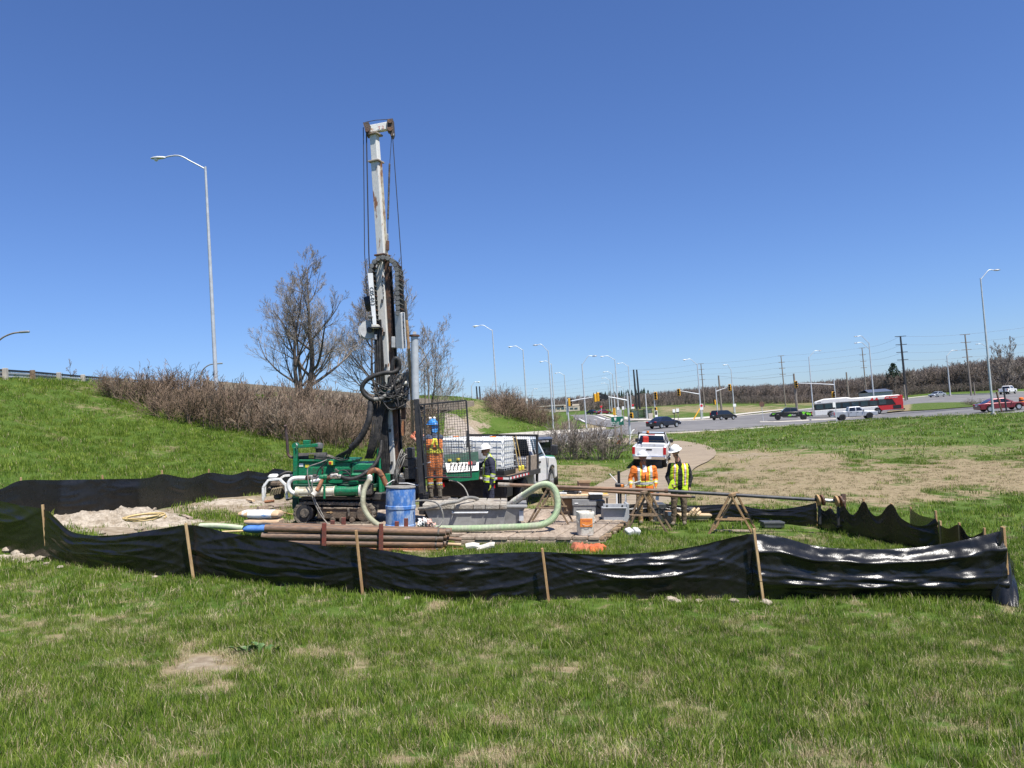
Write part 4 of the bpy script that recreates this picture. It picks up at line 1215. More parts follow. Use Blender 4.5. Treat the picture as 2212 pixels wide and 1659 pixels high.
power_pole((1945, 727), 1955, 185, 'tallest dark power pole beyond the red rear of the bus', m='black_steel', r=.26, al=1.3)
power_pole((2084.5, 723), 2098, 190, 'power pole near the wood edge beside the tallest street light', r=.2, al=1.2)
power_pole((1514, 786), 1520, 255, 'power pole beside the street light that carries a signal')
for (a, lb) in ((1368.5, 'dark twin line pole behind the bus shelter, the one towards the overpass'), (1375.2, 'dark twin line pole behind the bus shelter, the one towards the bus')):
 power_pole((a, 798.5), a + 5, 290, lb, arms=(), m='black_steel', r=.36)
for (a, lb) in ((1029, 'distant twin line pole beyond the overpass, the one nearer the drill mast'), (1035.5, 'distant twin line pole beyond the overpass, the one nearer the round bush')):
 power_pole((a, 834.5), a + 2, 420, lb, arms=(), m='black_steel', r=.45)
power_pole((1552, 811), 1553, 190, 'plain wooden utility pole behind the black minivan', arms=(), r=.24)
power_pole((1828, 804), 1831, 205, 'plain wooden utility pole behind the white bus roof', arms=(), r=.24)
power_pole((1953, 831), 1957, 178, 'short grey utility pole stub beside the tallest dark power pole', arms=(), r=.22)
power_pole((2103, 826), 2106, 190, 'short wooden pole at the foot of the wood edge power pole', arms=(), r=.16)
power_pole((1714.5, 807), 1720, 160, 'wooden pole carrying a yellow signal head above the black pickup', arms=(), r=.24)
for lv, lb in enumerate(('uppermost', 'second', 'third', 'lowest')):
 f = (0, .13, .25, .37)[lv]
 knots = []
 for (u, v, Y, h) in ((1032, 835, 420, 12), (1372, 799, 290, 15), (1514, 786, 255, 14), (1687, 769, 230, 14), (1862, 752, 230, 14), (1945, 727, 185, 15.5), (2084.5, 723, 190, 15), (2330, 690, 180, 16)):
  p = W(u, v, Y); knots.append(Vector((p.x, p.y, p.z - f * h + .1)))
 pts = []
 for a, b in zip(knots[:-1], knots[1:]):
  for k in range(12):
   s_ = k / 12; p = a.lerp(b, s_); p.z -= 4 * s_ * (1 - s_) * (b - a).length * .014; pts.append(p)
 pts.append(knots[-1])
 mb = MB(); mb.tube(pts, .022, 3, cap=False)
 tag(mb.build('power_line', 'wire', fix=False), lb + ' overhead power line strung between the wooden poles', 'power line')
mb = MB(); a, b = W(1552, 812, 190), W(1714.5, 810, 160); mb.tube([a, a.lerp(b, .5) - Vector((0, 0, .8)), b], .03, 3, cap=False, smooth=5)
tag(mb.build('power_line', 'wire', fix=False), 'slack cable from the plain utility pole to the signal pole', 'power line')

# ------------------------------------------------------------------ traffic signals
def signal_head(t, p, face=Vector((0, -1, 0)), s=1.0, name='signal_head', two=False, back=False):
 n = Vector(face).normalized(); x = Vector((-n.y, n.x, 0)); z = Vector((0, 0, 1))
 Rm = Matrix((x, -n, z)).transposed()
 H = (1.15 if not two else .8) * s; Wd = .46 * s
 h = MB().box(p, (Wd, .3 * s, H), .05 * s, Rm).build(name, 'signal_yellow', t)
 k = 3 if not two else 2
 for i in range(k):
  c = Vector(p) + z * (H / k) * ((k - 1) / 2 - i) + n * .15 * s
  mb = MB(); mb.cyl(c, c + n * .22 * s, .15 * s, .17 * s, n=12, cap=False); mb.cyl(c, c + n * .02, .15 * s, n=12)
  mb.build('visor', 'black_plastic' if not back else 'signal_yellow', h)
 return h
def signal_pole(base_u, top, Y, label, heads, arm=None, r=.13, m='galv', cat='traffic signal'):
 T = W(top[0], top[1], Y); B = Vector((T.x, T.y, gz(T.x, T.y)))
 t = thing('traffic_signal', label, cat, Matrix.Translation(B))
 mb = MB(); mb.tube([(0, 0, -.4), (0, 0, T.z - B.z)], [r, r * .8], 10); mb.build('pole', m, t)
 if arm:
  a, b = W(arm[0], arm[1], Y) - B, W(arm[2], arm[3], Y) - B
  mb = MB(); mb.tube([Vector((0, 0, a.z)), a.lerp(b, .5) + Vector((0, 0, .05)), b], [r * .8, r * .6, r * .45], 8); mb.build('mast_arm', m, t)
 for hd in heads:
  u, v, f = hd[:3]
  p = W(u, v, Y - .25) - B
  signal_head(t, p, f, hd[3] if len(hd) > 3 else 1.0, two=len(hd) > 4)
  if abs(p.x) > .4 and not arm:
   MB().bar((0, 0, p.z), p, .06).build('bracket', m, t)
 return t
signal_pole(1227, (1225, 862), 105, 'cantilever traffic signal reaching over the road from the underpass side', [(1230, 869, (1, -.3, 0), .9), (1285.5, 859.5, (1, .2, 0), .95), (1292.5, 857.5, (1, -.4, 0), 1.05)], (1225, 868.5, 1283, 858))
signal_pole(1360, (1354.5, 848), 88, 'cantilever traffic signal on the slim pole beside the green road sign', [(1364.5, 897.5, (-.4, -1, 0), .75, 2)], (1354.7, 865.5, 1299, 855.5))
t = bpy.context.scene.objects[-1]
for (u, v) in ((1302, 856.5), (1308.5, 858.5)):
 o_ = [o for o in COL.objects if o.get('label', '').startswith('cantilever traffic signal on the slim')][0]
 c = W(u, v, 87.7) - o_.matrix_world.translation
 mb = MB(); mb.lathe([(.12, -.08), (.3, -.08), (.3, .08), (.12, .08)], 14, c, Matrix.Rotation(R(90), 3, 'X')); mb.lathe([(.005, -.1), (.16, -.05), (.16, .05), (.005, .1)], 12, c, Matrix.Rotation(R(90), 3, 'X'))
 mb.build('backplate', 'black_plastic', o_)
signal_pole(1397, (1394, 850), 165, 'plain signal pole standing before the bus shelter', [], None, .14, cat='pole')
signal_pole(1416, (1412, 847), 160, 'signal pole with one full head and a walk signal beside the bus shelter', [(1416.3, 855, (-.2, -1, 0), 1.35), (1417, 884, (-.6, -1, 0), .95, 2)], None)
t13 = [o for o in COL.objects if o.get('label', '').startswith('street light that also carries')][0]
def sub_arm(t, Y, a, b, head, s):
 B = t.matrix_world.translation
 pa, pb = W(a[0], a[1], Y) - B, W(b[0], b[1], Y) - B
 MB().tube([Vector((0, 0, pa.z)), pb], [.11, .06], 8).build('mast_arm', 'galv', t)
 signal_head(t, W(head[0], head[1], Y - .2) - B, (-.3, -1, 0), s)
sub_arm(t13, 150, (1512, 851.5), (1468, 844), (1466.5, 847.5), 1.15)
signal_pole(1549, (1546, 839), 178, 'cantilever traffic signal above the black minivan', [(1576.5, 837, (-.4, -1, 0), 1.3), (1544, 869, (-1, -.6, 0), .9)], (1546, 845.5, 1570, 837.5))
signal_pole(1805, (1801, 818.5), 152, 'cantilever traffic signal behind the bus with a long thin arm', [(1799.5, 853.5, (.2, -1, 0), 1.15)], (1801, 831, 1726, 828))
o_ = [o for o in COL.objects if o.get('label', '').startswith('wooden pole carrying a yellow signal')][0]
signal_head(o_, W(1719.5, 830.5, 159.5) - o_.matrix_world.translation, (-.1, -1, 0), 1.25)

# ------------------------------------------------------------------ signs
def post_sign(u, vb, vt, Y, panels, label, post='galv', r=.035, posts=(0,), cat='sign', name='road_sign', text=None, tilt=0.0):
 T = W(u, vt, Y); B = Vector((T.x, T.y, gz(T.x, T.y)))
 t = thing(name, label, cat, Matrix.Translation(B))
 for px_ in posts:
  q = W(u + px_, vt, Y) - B; w = q + B
  MB().bar((q.x, q.y, gz(w.x, w.y) - B.z - .3), (q.x - tilt, q.y, q.z), r * 2, r * 1.4).build('post', post, t)
 out = []
 for (u0, v0, u1, v1, m, shape) in panels:
  c = W((u0 + u1) / 2, (v0 + v1) / 2, Y - .08) - B
  k = Y / FPX; w, h = abs(u1 - u0) * k, abs(v1 - v0) * k
  mb = MB()
  if shape == 'box': mb.box(c, (w, .03, h), .008)
  elif shape == 'round': mb.cyl(c + Vector((0, .015, 0)), c - Vector((0, .015, 0)), w / 2, n=18)
  elif shape == 'yield': mb.prism([c + Vector((-w / 2, 0, h / 2)), c + Vector((w / 2, 0, h / 2)), c + Vector((0, 0, -h / 2))], (0, .03, 0))
  out.append((mb.build('panel', m, t), c))
 return t, out
# large green direction sign
t, o_ = post_sign(1333, 947, 902, 84, [(1320, 899.5, 1347.8, 918.8, 'sign_white', 'box'), (1320.4, 899.9, 1347.4, 918.4, 'sign_green', 'box')], 'big green direction sign with a white arrow on two wooden posts', 'pole_wood', .1, (-5.7, 7))
o_[1][0].location.y -= .012
kk = 84 / FPX
def px2(u, v, dy): return W(u, v, 84 + dy) - t.matrix_world.translation
XR = Matrix.Rotation(R(90), 4, 'X')
lettering('North - sud', 3.6 * kk, 'sign_white', t, Matrix.Translation(px2(1328.5, 912.3, -.125)) @ XR)
lettering('Montreal', 4.4 * kk, 'sign_white', t, Matrix.Translation(px2(1329, 916, -.125)) @ XR)
mb = MB(); c = px2(1343, 907.5, -.125); k = kk
pts = [(-3, -3.4), (-2, -4.4), (1.2, -1), (2.2, -2), (2.6, 3), (-2.4, 2.4), (-1, 1.2), (-3.4, -1.6)]
mb.prism([c + Vector((x * k * .9, 0, z * k)) for x, z in pts], (0, .004, 0)); mb.build('arrow', 'sign_white', t)
mb = MB(); c = px2(1329, 905.5, -.125); mb.prism([c + Vector((x * k, 0, z * k)) for x, z in ((-2.4, 3), (2.4, 3), (1.6, -2.6), (-1.6, -2.6))], (0, .004, 0)); sh = mb.build('shield', 'sign_white', t)
lettering('174', 2.6 * kk, 'sign_green', t, Matrix.Translation(px2(1329, 905.5, -.13)) @ XR)
t, o_ = post_sign(1326.6, 925, 880, 130, [(1324, 881, 1329.6, 897, 'signal_yellow', 'box')], 'tall narrow yellow sign with black marks beside the intersection', 'galv', .05)
lettering('D\nII\nT\nT', .34, 'ink', t, Matrix.Translation(W(1326.8, 889, 129.85) - t.matrix_world.translation) @ XR)
post_sign(1338, 908, 880, 140, [(1332, 879.5, 1336.5, 886, 'sign_white', 'box'), (1332, 885, 1343, 901, 'grey_paint', 'box')], 'grey cabinet and small sign on a post between yellow sign and bus shelter', 'galv', .06)
post_sign(1346, 920, 878, 120, [(1343.5, 878, 1348.3, 885, 'sign_white', 'box')], 'small white sign on a brown post behind the green sign', 'pole_wood', .07)
post_sign(1298.8, 893, 876, 200, [(1295.5, 876.5, 1302, 882.5, 'sign_red', 'yield')], 'red and white yield sign at the road beyond the intersection', 'galv', .05)
post_sign(1367, 895, 873, 185, [(1364, 873.5, 1370, 878.8, 'sign_red', 'yield'), (1363.6, 879.2, 1370.6, 882.8, 'sign_white', 'box')], 'yield sign with a white plate beside the bus shelter roof', 'galv', .05)
post_sign(1455.5, 907, 883, 150, [(1453, 884, 1458.6, 891, 'sign_white', 'box'), (1453, 891, 1458.6, 893.5, 'ink', 'box')], 'white notice board with dark base, beside its taller twin', 'black_steel', .06)
post_sign(1463.5, 907, 881, 152, [(1460.5, 882.5, 1466.5, 890, 'sign_white', 'box'), (1460.5, 890, 1466.5, 892.5, 'ink', 'box')], 'slightly taller white notice board next to the other one', 'pole_wood', .06)
t, o_ = post_sign(1516, 905, 872, 147, [(1511.8, 872.5, 1518.8, 885.5, 'sign_white', 'box'), (1512.6, 873.2, 1518, 879.2, 'sign_red', 'round')], 'white sign with red disc on the street light with a signal', 'galv', .05)
o_[1][0].location.y -= .03
post_sign(1587, 892, 872, 185, [(1583.5, 872.5, 1590, 878.5, 'sign_white', 'box')], 'small white sign on the verge behind the black minivan', 'galv', .05)
post_sign(1804, 918, 868, 100, [(1798.8, 869, 1804.6, 880, 'sign_white', 'box')], 'white sign plate seen edge on before the silver pickup', 'galv', .04)
post_sign(1646, 900, 868, 112, [(1640, 867.8, 1651.5, 878.8, 'rust_steel', 'round')], 'round brown sign on a leaning post before the black pickup', 'galv', .04, tilt=.12)
post_sign(1139, 878, 862, 138, [(1135.6, 861.5, 1140.5, 866.5, 'sign_white', 'box')], 'tiny white sign fixed low on the street light beyond the round bush', 'galv', .04)
t, o_ = post_sign(1417.5, 908, 886, 158, [(1414.5, 887, 1420.5, 903, 'sign_white', 'box'), (1415, 888, 1419.5, 896, 'ink', 'box')], 'white push button cabinet with a black signal under the walk signal', 'galv', .05)
o_[1][0].location.y -= .03
# yellow guy guard on the light pole
a, b = W(1497, 905, 149), W(1513, 881, 149.6); a.z = gz(a.x, a.y)
tag(MB().tube([a, b], .11, 8).build('guy_wire_guard', 'signal_yellow'), 'slanting yellow guy wire guard beside the white and red sign', 'guy guard')
# bent white pipe on the pad
P_ = [W(u, v, 70) for (u, v) in ((1360, 957.5), (1361, 947), (1363, 938), (1366.5, 931), (1370.5, 928.5))]; P_[0].z = gz(P_[0].x, P_[0].y) - .2
tag(MB().tube(P_, .06, 8, smooth=4).build('bent_pipe', 'white_plastic'), 'bent white plastic marker pipe beside the traffic cone', 'pipe')

def cone(u, v, Y, h, label):
 p = W(u, v, Y); z = gz(p.x, p.y) + .06
 t = thing('traffic_cone', label, 'traffic cone', Matrix.Translation((p.x, p.y, z)))
 r = h * .24
 MB().box((0, 0, .025), (h * .62, h * .62, .05), .012).build('base', 'label_orange', t)
 mb = MB(); mb.lathe([(r, .05), (r * .62, h * .42)], 14); mb.build('cone_body', 'hi_orange', t)
 MB().lathe([(r * .62, h * .42), (r * .44, h * .62)], 14).build('reflective_band', 'sign_white', t)
 MB().lathe([(r * .44, h * .62), (r * .36, h * .7)], 14).build('cone_body', 'hi_orange', t)
 MB().lathe([(r * .36, h * .7), (r * .26, h * .82)], 14).build('reflective_band', 'sign_white', t)
 MB().lathe([(r * .26, h * .82), (r * .12, h)], 14).build('cone_body', 'hi_orange', t)
cone(1336.5, 960, 74, .75, 'orange traffic cone with white bands on the gravel pad')
cone(1444.5, 906, 150, .7, 'small orange traffic cone on the pavement near the notice boards')

def bus_shelter():
 F_ = F(1387, 906, 172, up=True, drop=True)
 t = thing('bus_shelter', 'glass bus shelter with dark frame beside the far pavement', 'bus shelter', F_.m)
 k = F_.k; w, h, d = 43 * k, 22 * k, 1.6
 for x in (-w / 2, -w / 6, w / 6, w / 2):
  for y in (0, d):
   MB().box((x, y, h / 2), (.13, .13, h), 0).build('post', 'black_steel', t)
 MB().box((0, d / 2, h + .06), (w + .3, d + .3, .14), .02).build('roof', 'black_steel', t)
 for x in (-w / 3, 0, w / 3):
  MB().box((x, d, h * .52), (w / 3 - .16, .02, h * .84)).build('pane', 'glass_shelter', t)
 for x in (-w / 3, w / 3):
  MB().box((x, 0, h * .52), (w / 3 - .16, .02, h * .84)).build('pane', 'glass_shelter', t)
 MB().box((w * .1, d - .4, .5), (w * .35, .4, .08), .01).build('bench', 'black_steel', t)
 MB().box((w * .4, -.8, .6), (.9, .7, 1.2), .03).build('litter_bin', 'concrete', t)
mat('glass_shelter', (0.3, 0.4, 0.38), .05, trans=.85, var=.02)
bus_shelter()

def far_building():
 F_ = F(1204, 884, 330, up=True, drop=True)
 t = thing('low_building', 'low beige flat roofed building beyond the signals', 'building', F_.m)
 k = F_.k
 def B_(u0, v0, u1, v1, y0, y1, nm, m):
  a = F_.q(u0, v1); b = F_.q(u1, v0)
  MB().box(((a.x + b.x) / 2, (y0 + y1) / 2, (a.z + b.z) / 2), (b.x - a.x, y1 - y0, abs(b.z - a.z)), 0).build(nm, m, t)
 B_(1160, 877, 1252, 893, 0, 14, 'wall', 'building')
 B_(1218, 872, 1252, 878, 2, 14, 'upper_wall', 'building')
 B_(1159, 876, 1219, 877.6, -.4, 14.4, 'roof_edge', 'concrete')
 for i in range(7):
  u = 1184 + i * 9.5
  B_(u, 880.2, u + 6.5, 884, -.12, .2, 'window', 'glass_blue')
far_building()
def far_barn():
 F_ = F(1902, 858, 225, up=True, drop=True)
 t = thing('shed', 'grey blue roofed shed behind the rear of the bus', 'building', F_.m)
 k = F_.k
 MB().box((0, 3, 1.2), (52 * k, 6, 2.4)).build('wall', 'grey_paint', t)
 w = 27 * k
 MB().prism([(-w, -.4, 2.4), (w, -.4, 2.4), (w * .85, 3, 3.2), (-w * .85, 3, 3.2)], (0, .01, .1)).prism([(-w * .85, 3, 3.2), (w * .85, 3, 3.2), (w, 6.4, 2.4), (-w, 6.4, 2.4)], (0, .01, .1)).build('roof', 'denim', t)
far_barn()
# sign stands, stacked by the tall light pole
def stand(u, v, Y, h, lean, label, m):
 p = W(u, v, Y); B = Vector((p.x, p.y, gz(p.x, p.y)))
 t = thing('sign_stand', label, 'sign stand', Matrix.Translation(B))
 MB().bar((lean * h, 0, h), (0, 0, .1), .16, .1).build('mast', m, t)
 for s_ in (-1, 1):
  MB().bar((0, 0, .12), (s_ * .9, -.4, .03), .09).bar((0, 0, .12), (s_ * .8, .5, .03), .09).build('foot', 'black_steel', t)
 MB().box((.5, .2, .07), (.7, .35, .14), .04).build('sandbag', 'black_rubber', t)
stand(2164, 887, 83, 2.25, -.17, 'leaning brown sign stand folded beside the tall street light', 'rust_steel')
stand(2174, 885, 83, 2.5, -.03, 'upright black sign stand folded beside the tall street light', 'black_steel')
def barrel_far():
 p = W(2206, 862, 100); B = Vector((p.x, p.y, gz(p.x, p.y)))
 t = thing('traffic_barrel', 'orange and black traffic barrel at the road edge behind the red car', 'traffic barrel', Matrix.Translation(B))
 MB().lathe([(.3, 0), (.3, .3)], 14).build('band', 'black_steel', t)
 MB().lathe([(.29, .3), (.29, .55)], 14).build('band', 'hi_orange', t)
 MB().lathe([(.28, .55), (.28, .75)], 14).build('band', 'black_steel', t)
 MB().lathe([(.27, .75), (.25, 1.0), (.1, 1.05)], 14).build('band', 'hi_orange', t)
barrel_far()
# ------------------------------------------------------------------ vehicles: local x forward, y left, z up
def on_ground(x, y, hd, L=2.0, Wd=.8, dz=.05):
 hd = Vector((hd[0], hd[1], 0)).normalized(); n = Vector((-hd.y, hd.x, 0))
 def g(a): return Vector((a.x, a.y, gz(a.x, a.y) + dz))
 o = Vector((x, y, 0))
 f, b, l, r = g(o + hd * L), g(o - hd * L), g(o + n * Wd), g(o - n * Wd)
 X = (f - b).normalized(); Yv = (l - r).normalized(); Z = X.cross(Yv).normalized(); Yv = Z.cross(X)
 c = (f + b + l + r) / 4
 return basis(c, X, Yv, Z)

def wheel(t, x, y, r, w=.22, rim='rim', spokes=5):
 s = 1 if y > 0 else -1
 o = thing_part('wheel', t)
 Rm = Matrix.Rotation(R(90), 3, 'X')
 c = Vector((x, y, r))
 MB().lathe([(r * .6, -w / 2), (r * .93, -w / 2), (r, -w * .3), (r, w * .3), (r * .93, w / 2), (r * .6, w / 2)], 22, c, Rm).build('tyre', 'tyre', o)
 mb = MB(); mb.lathe([(r * .62, -w * .36), (r * .62, w * .36)], 18, c, Rm); mb.build('hub', 'rim_dark', o)
 mb = MB(); yy = y + s * w * .4
 mb.lathe([(r * .05, -.015), (r * .2, -.02), (r * .2, .02), (r * .05, .015)], 10, (x, yy, r), Rm)
 for k in range(spokes):
  a = 6.283 * k / spokes + .3
  mb.bar((x + math.cos(a) * r * .12, yy, r + math.sin(a) * r * .12), (x + math.cos(a) * r * .6, yy, r + math.sin(a) * r * .6), r * .2, .04)
 mb.lathe([(r * .56, -.03), (r * .64, -.03), (r * .64, .03), (r * .56, .03)], 20, (x, yy, r), Rm)
 mb.build('rim', rim, o)
def thing_part(name, parent):
 o = bpy.data.objects.new(name, None); o.empty_display_size = .05; COL.objects.link(o); o.parent = parent; return o

def arches(sill, xs, ra, rz):
 """bottom edge from front (high x) to rear with wheel openings"""
 out = []
 for xc in xs:
  h = math.sqrt(max(ra * ra - (sill - rz) ** 2, .01)); a0 = math.atan2(sill - rz, h)
  n = 9
  for i in range(n + 1):
   a = a0 + (math.pi - 2 * a0) * i / n
   out.append((xc + math.cos(a) * ra, rz + math.sin(a) * ra))
 return out

def bevel(o, w, seg=2, ang=35):
 m = o.modifiers.new('bevel', 'BEVEL'); m.width = w; m.segments = seg; m.limit_method = 'ANGLE'; m.angle_limit = R(ang)
 m.use_clamp_overlap = True
 return o

def body(t, top, sill, xs, ra, rz, hw, paint, bev=.05, name='body'):
 """top: outline from rear-bottom over the top to front-bottom, as (x, z)"""
 poly = list(top) + arches(sill, xs, ra, rz)
 mb = MB(); mb.prism([(x, -hw, z) for x, z in poly], (0, 2 * hw, 0))
 o = bevel(mb.build(name, paint, t, smooth=30), bev)
 # dark well lining
 x0 = min(p[0] for p in top) + .12; x1 = max(p[0] for p in top) - .12
 MB().box(((x0 + x1) / 2, 0, sill + .16), (x1 - x0, 2 * hw - .5, .3)).build('underbody', 'black_plastic', t)
 return o

def cabin(t, b, tp, z0, z1, wb, wt, paint, wins, shield=True, glass='glass_dark', rear=True, name='cabin'):
 """b=(front,rear) x at belt, tp=(front,rear) x at roof"""
 mb = MB()
 zm = z1 - .09
 def ring(x0, x1, w, z): return [(x0, -w, z), (x0, w, z), (x1, w, z), (x1, -w, z)]
 f = (zm - z0) / (z1 - z0)
 lerp = lambda a, c, s: a + (c - a) * s
 wm = lerp(wb, wt, f)
 mb.grid([ring(b[0], b[1], wb, z0), ring(lerp(b[0], tp[0], f), lerp(b[1], tp[1], f), wm, zm), ring(tp[0] - .12, tp[1] + .1, wt - .06, z1)], True)
 n = len(mb.v); mb.f += [(n - 4, n - 3, n - 2, n - 1), (3, 2, 1, 0)]; mb.mi += [0, 0]
 c = bevel(mb.build(name, paint, t, smooth=30), .03)
 def side(x, z, s): return (x, s * (lerp(wb, wt, (z - z0) / (z1 - z0)) + .008), z)
 for s in (-1, 1):
  for poly in wins:
   m2 = MB(); m2.prism([side(x, z, s) for x, z in poly], (0, -s * .02, 0)); m2.build('side_window', glass, t)
 def slab(xa, xb, s, za, zb, nm):
  qa, qb = (za - z0) / (z1 - z0), (zb - z0) / (z1 - z0)
  xa_, xb_ = lerp(xa, xb, qa), lerp(xa, xb, qb)
  w1, w2 = lerp(wb, wt, qa) - .09, lerp(wb, wt, qb) - .09
  m2 = MB(); m2.prism([(xa_ + s * .012, -w1, za), (xa_ + s * .012, w1, za), (xb_ + s * .012, w2, zb), (xb_ + s * .012, -w2, zb)], (-s * .03, 0, 0)); m2.build(nm, glass, t)
 if shield: slab(b[0], tp[0], 1, z0 + .05, z1 - .12, 'windscreen')
 if rear: slab(b[1], tp[1], -1, z0 + .08, z1 - .12, 'rear_window')
 return c

def boxes(t, nm, m, *bs, ch=.01):
 for (c, d) in bs: MB().box(c, d, ch).build(nm, m, t)

def pickup(name, label, M, paint, rim='rim', rack=False, glass='glass_dark', chrome='chrome', lift=0.0, tyre=.4):
 t = thing(name, label, 'pickup truck', M)
 sill = .5
 body(t, [(-1.0, sill), (-1.0, 1.26), (1.35, 1.22), (1.5, 1.2), (2.6, 1.13), (2.82, 1.02), (2.9, .9), (2.9, sill)], sill, (1.85,), .49, tyre, .98, paint)
 # open bed
 for s in (-1, 1):
  mb = MB(); poly = [(-2.88, sill + .1), (-2.88, 1.28), (-1.04, 1.28), (-1.04, sill)] + arches(sill, (-1.78,), .49, tyre)
  mb.prism([(x, s * .97, z) for x, z in poly], (0, -s * .14, 0)); bevel(mb.build('bed_side', paint, t), .03)
 MB().box((-1.96, 0, .74), (1.84, 1.7, .06)).build('bed_floor', 'black_plastic', t)
 MB().box((-1.1, 0, .98), (.06, 1.66, .5)).build('bed_front', paint, t)
 MB().box((-2.86, 0, .97), (.08, 1.68, .58), .02).build('tailgate', paint, t)
 MB().box((-2.905, 0, 1.12), (.02, .34, .08), .005).build('tailgate_handle', 'black_plastic', t)
 cabin(t, (1.42, -.98), (.72, -.82), 1.2, 1.9, .93, .74, paint,
   [[(1.02, 1.27), (.62, 1.77), (.16, 1.79), (.14, 1.27)], [(.02, 1.27), (.02, 1.79), (-.72, 1.77), (-.82, 1.27)]], glass=glass)
 for s in (-1, 1):
  boxes(t, 'tail_light', 'lamp_red', ((-2.87, s * .9, 1.05), (.1, .17, .42)))
  boxes(t, 'headlight', 'lamp_clear', ((2.86, s * .8, .93), (.14, .32, .2)), ch=.03)
  boxes(t, 'door_handle', 'black_plastic', ((.28, s * .995, 1.08), (.2, .03, .05)), ((-.6, s * .995, 1.08), (.2, .03, .05)))
  boxes(t, 'side_mirror', 'black_plastic', ((1.08, s * 1.08, 1.32), (.12, .22, .24)), ch=.04)
  boxes(t, 'door_seam', 'black_plastic', ((.09, s * .985, .9), (.015, .01, .62)), ((-.86, s * .985, .9), (.015, .01, .6)), ((1.18, s * .985, .9), (.015, .01, .6)), ch=0)
  boxes(t, 'running_board', 'black_plastic', ((.1, s * .98, .42), (2.1, .12, .06)))
  for x in (1.85, -1.78): wheel(t, x, s * .84, tyre, .28, rim)
 boxes(t, 'rear_bumper', chrome, ((-2.98, 0, .66), (.16, 1.86, .2)), ch=.04)
 boxes(t, 'front_bumper', chrome, ((2.95, 0, .64), (.14, 1.9, .24)), ch=.05)
 boxes(t, 'grille', 'black_plastic', ((2.9, 0, .93), (.06, 1.2, .26)), ch=.03)
 boxes(t, 'number_plate', 'sign_white', ((-3.065, 0, .66), (.01, .3, .14)), ch=0)
 if rack:
  mb = MB()
  for s in (-1, 1):
   mb.bar((-1.02, s * .84, 1.2), (-1.02, s * .78, 1.98), .06); mb.bar((-1.02, s * .78, 1.9), (-1.0, s * .76, 2.02), .05)
  mb.bar((-1.02, -.82, 1.93), (-1.02, .82, 1.93), .07); mb.bar((-1.02, -.82, 1.5), (-1.02, .82, 1.5), .04)
  mb.build('headache_rack', 'black_steel', t)
  MB().cyl((-.75, .25, 1.9), (-.75, .25, 2.06), .09, .07, n=12).build('beacon', 'lamp_amber', t)
  boxes(t, 'tool_box', 'white_paint', ((-1.35, -.15, 1.2), (.45, 1.4, .34)), ch=.03)
  boxes(t, 'jerry_can', 'red_plastic', ((-1.1, .35, 1.55), (.18, .36, .4)), ch=.05)
  boxes(t, 'brake_light', 'lamp_red', ((-.9, 0, 1.84), (.02, .4, .06)))
 return t

def sedan(name, label, M, paint, rim='rim', glass='glass_dark', L=4.6):
 t = thing(name, label, 'car', M)
 sill = .3; k = L / 4.6
 body(t, [(x * k, z) for x, z in [(-2.24, sill), (-2.28, .62), (-2.22, .92), (-1.6, .97), (.95, .9), (1.6, .82), (2.1, .7), (2.28, .55), (2.25, sill)]], sill, (1.4 * k, -1.32 * k), .385, .32, .89, paint, .06)
 cabin(t, (1.08 * k, -1.78 * k), (.22 * k, -.85 * k), .88, 1.42, .85, .62, paint,
   [[(.72 * k, .95), (.22 * k, 1.33), (-.2 * k, 1.35), (-.2 * k, .95)], [(-.28 * k, .96), (-.28 * k, 1.35), (-.8 * k, 1.32), (-1.3 * k, .99)]], glass=glass)
 for s in (-1, 1):
  boxes(t, 'tail_light', 'lamp_red', ((-2.25 * k, s * .68, .82), (.1, .36, .16)), ch=.03)
  boxes(t, 'headlight', 'lamp_clear', ((2.17 * k, s * .66, .64), (.16, .38, .13)), ch=.03)
  boxes(t, 'side_mirror', paint, ((.78 * k, s * .97, .98), (.1, .16, .12)), ch=.03)
  boxes(t, 'door_seam', 'black_plastic', ((-.24 * k, s * .893, .65), (.012, .01, .5)), ((.88 * k, s * .893, .6), (.012, .01, .45)), ch=0)
  boxes(t, 'door_handle', paint, ((-.05 * k, s * .9, .82), (.18, .03, .03)), ((-1.0 * k, s * .9, .83), (.18, .03, .03)))
  for x in (1.4 * k, -1.32 * k): wheel(t, x, s * .78, .32, .21, rim)
 boxes(t, 'grille', 'black_plastic', ((2.29 * k, 0, .55), (.04, .8, .16)), ((2.27 * k, 0, .36), (.04, 1.2, .1)))
 boxes(t, 'number_plate', 'sign_white', ((-2.3 * k, 0, .72), (.02, .32, .15)), ((2.32 * k, 0, .45), (.02, .3, .13)), ch=0)
 return t

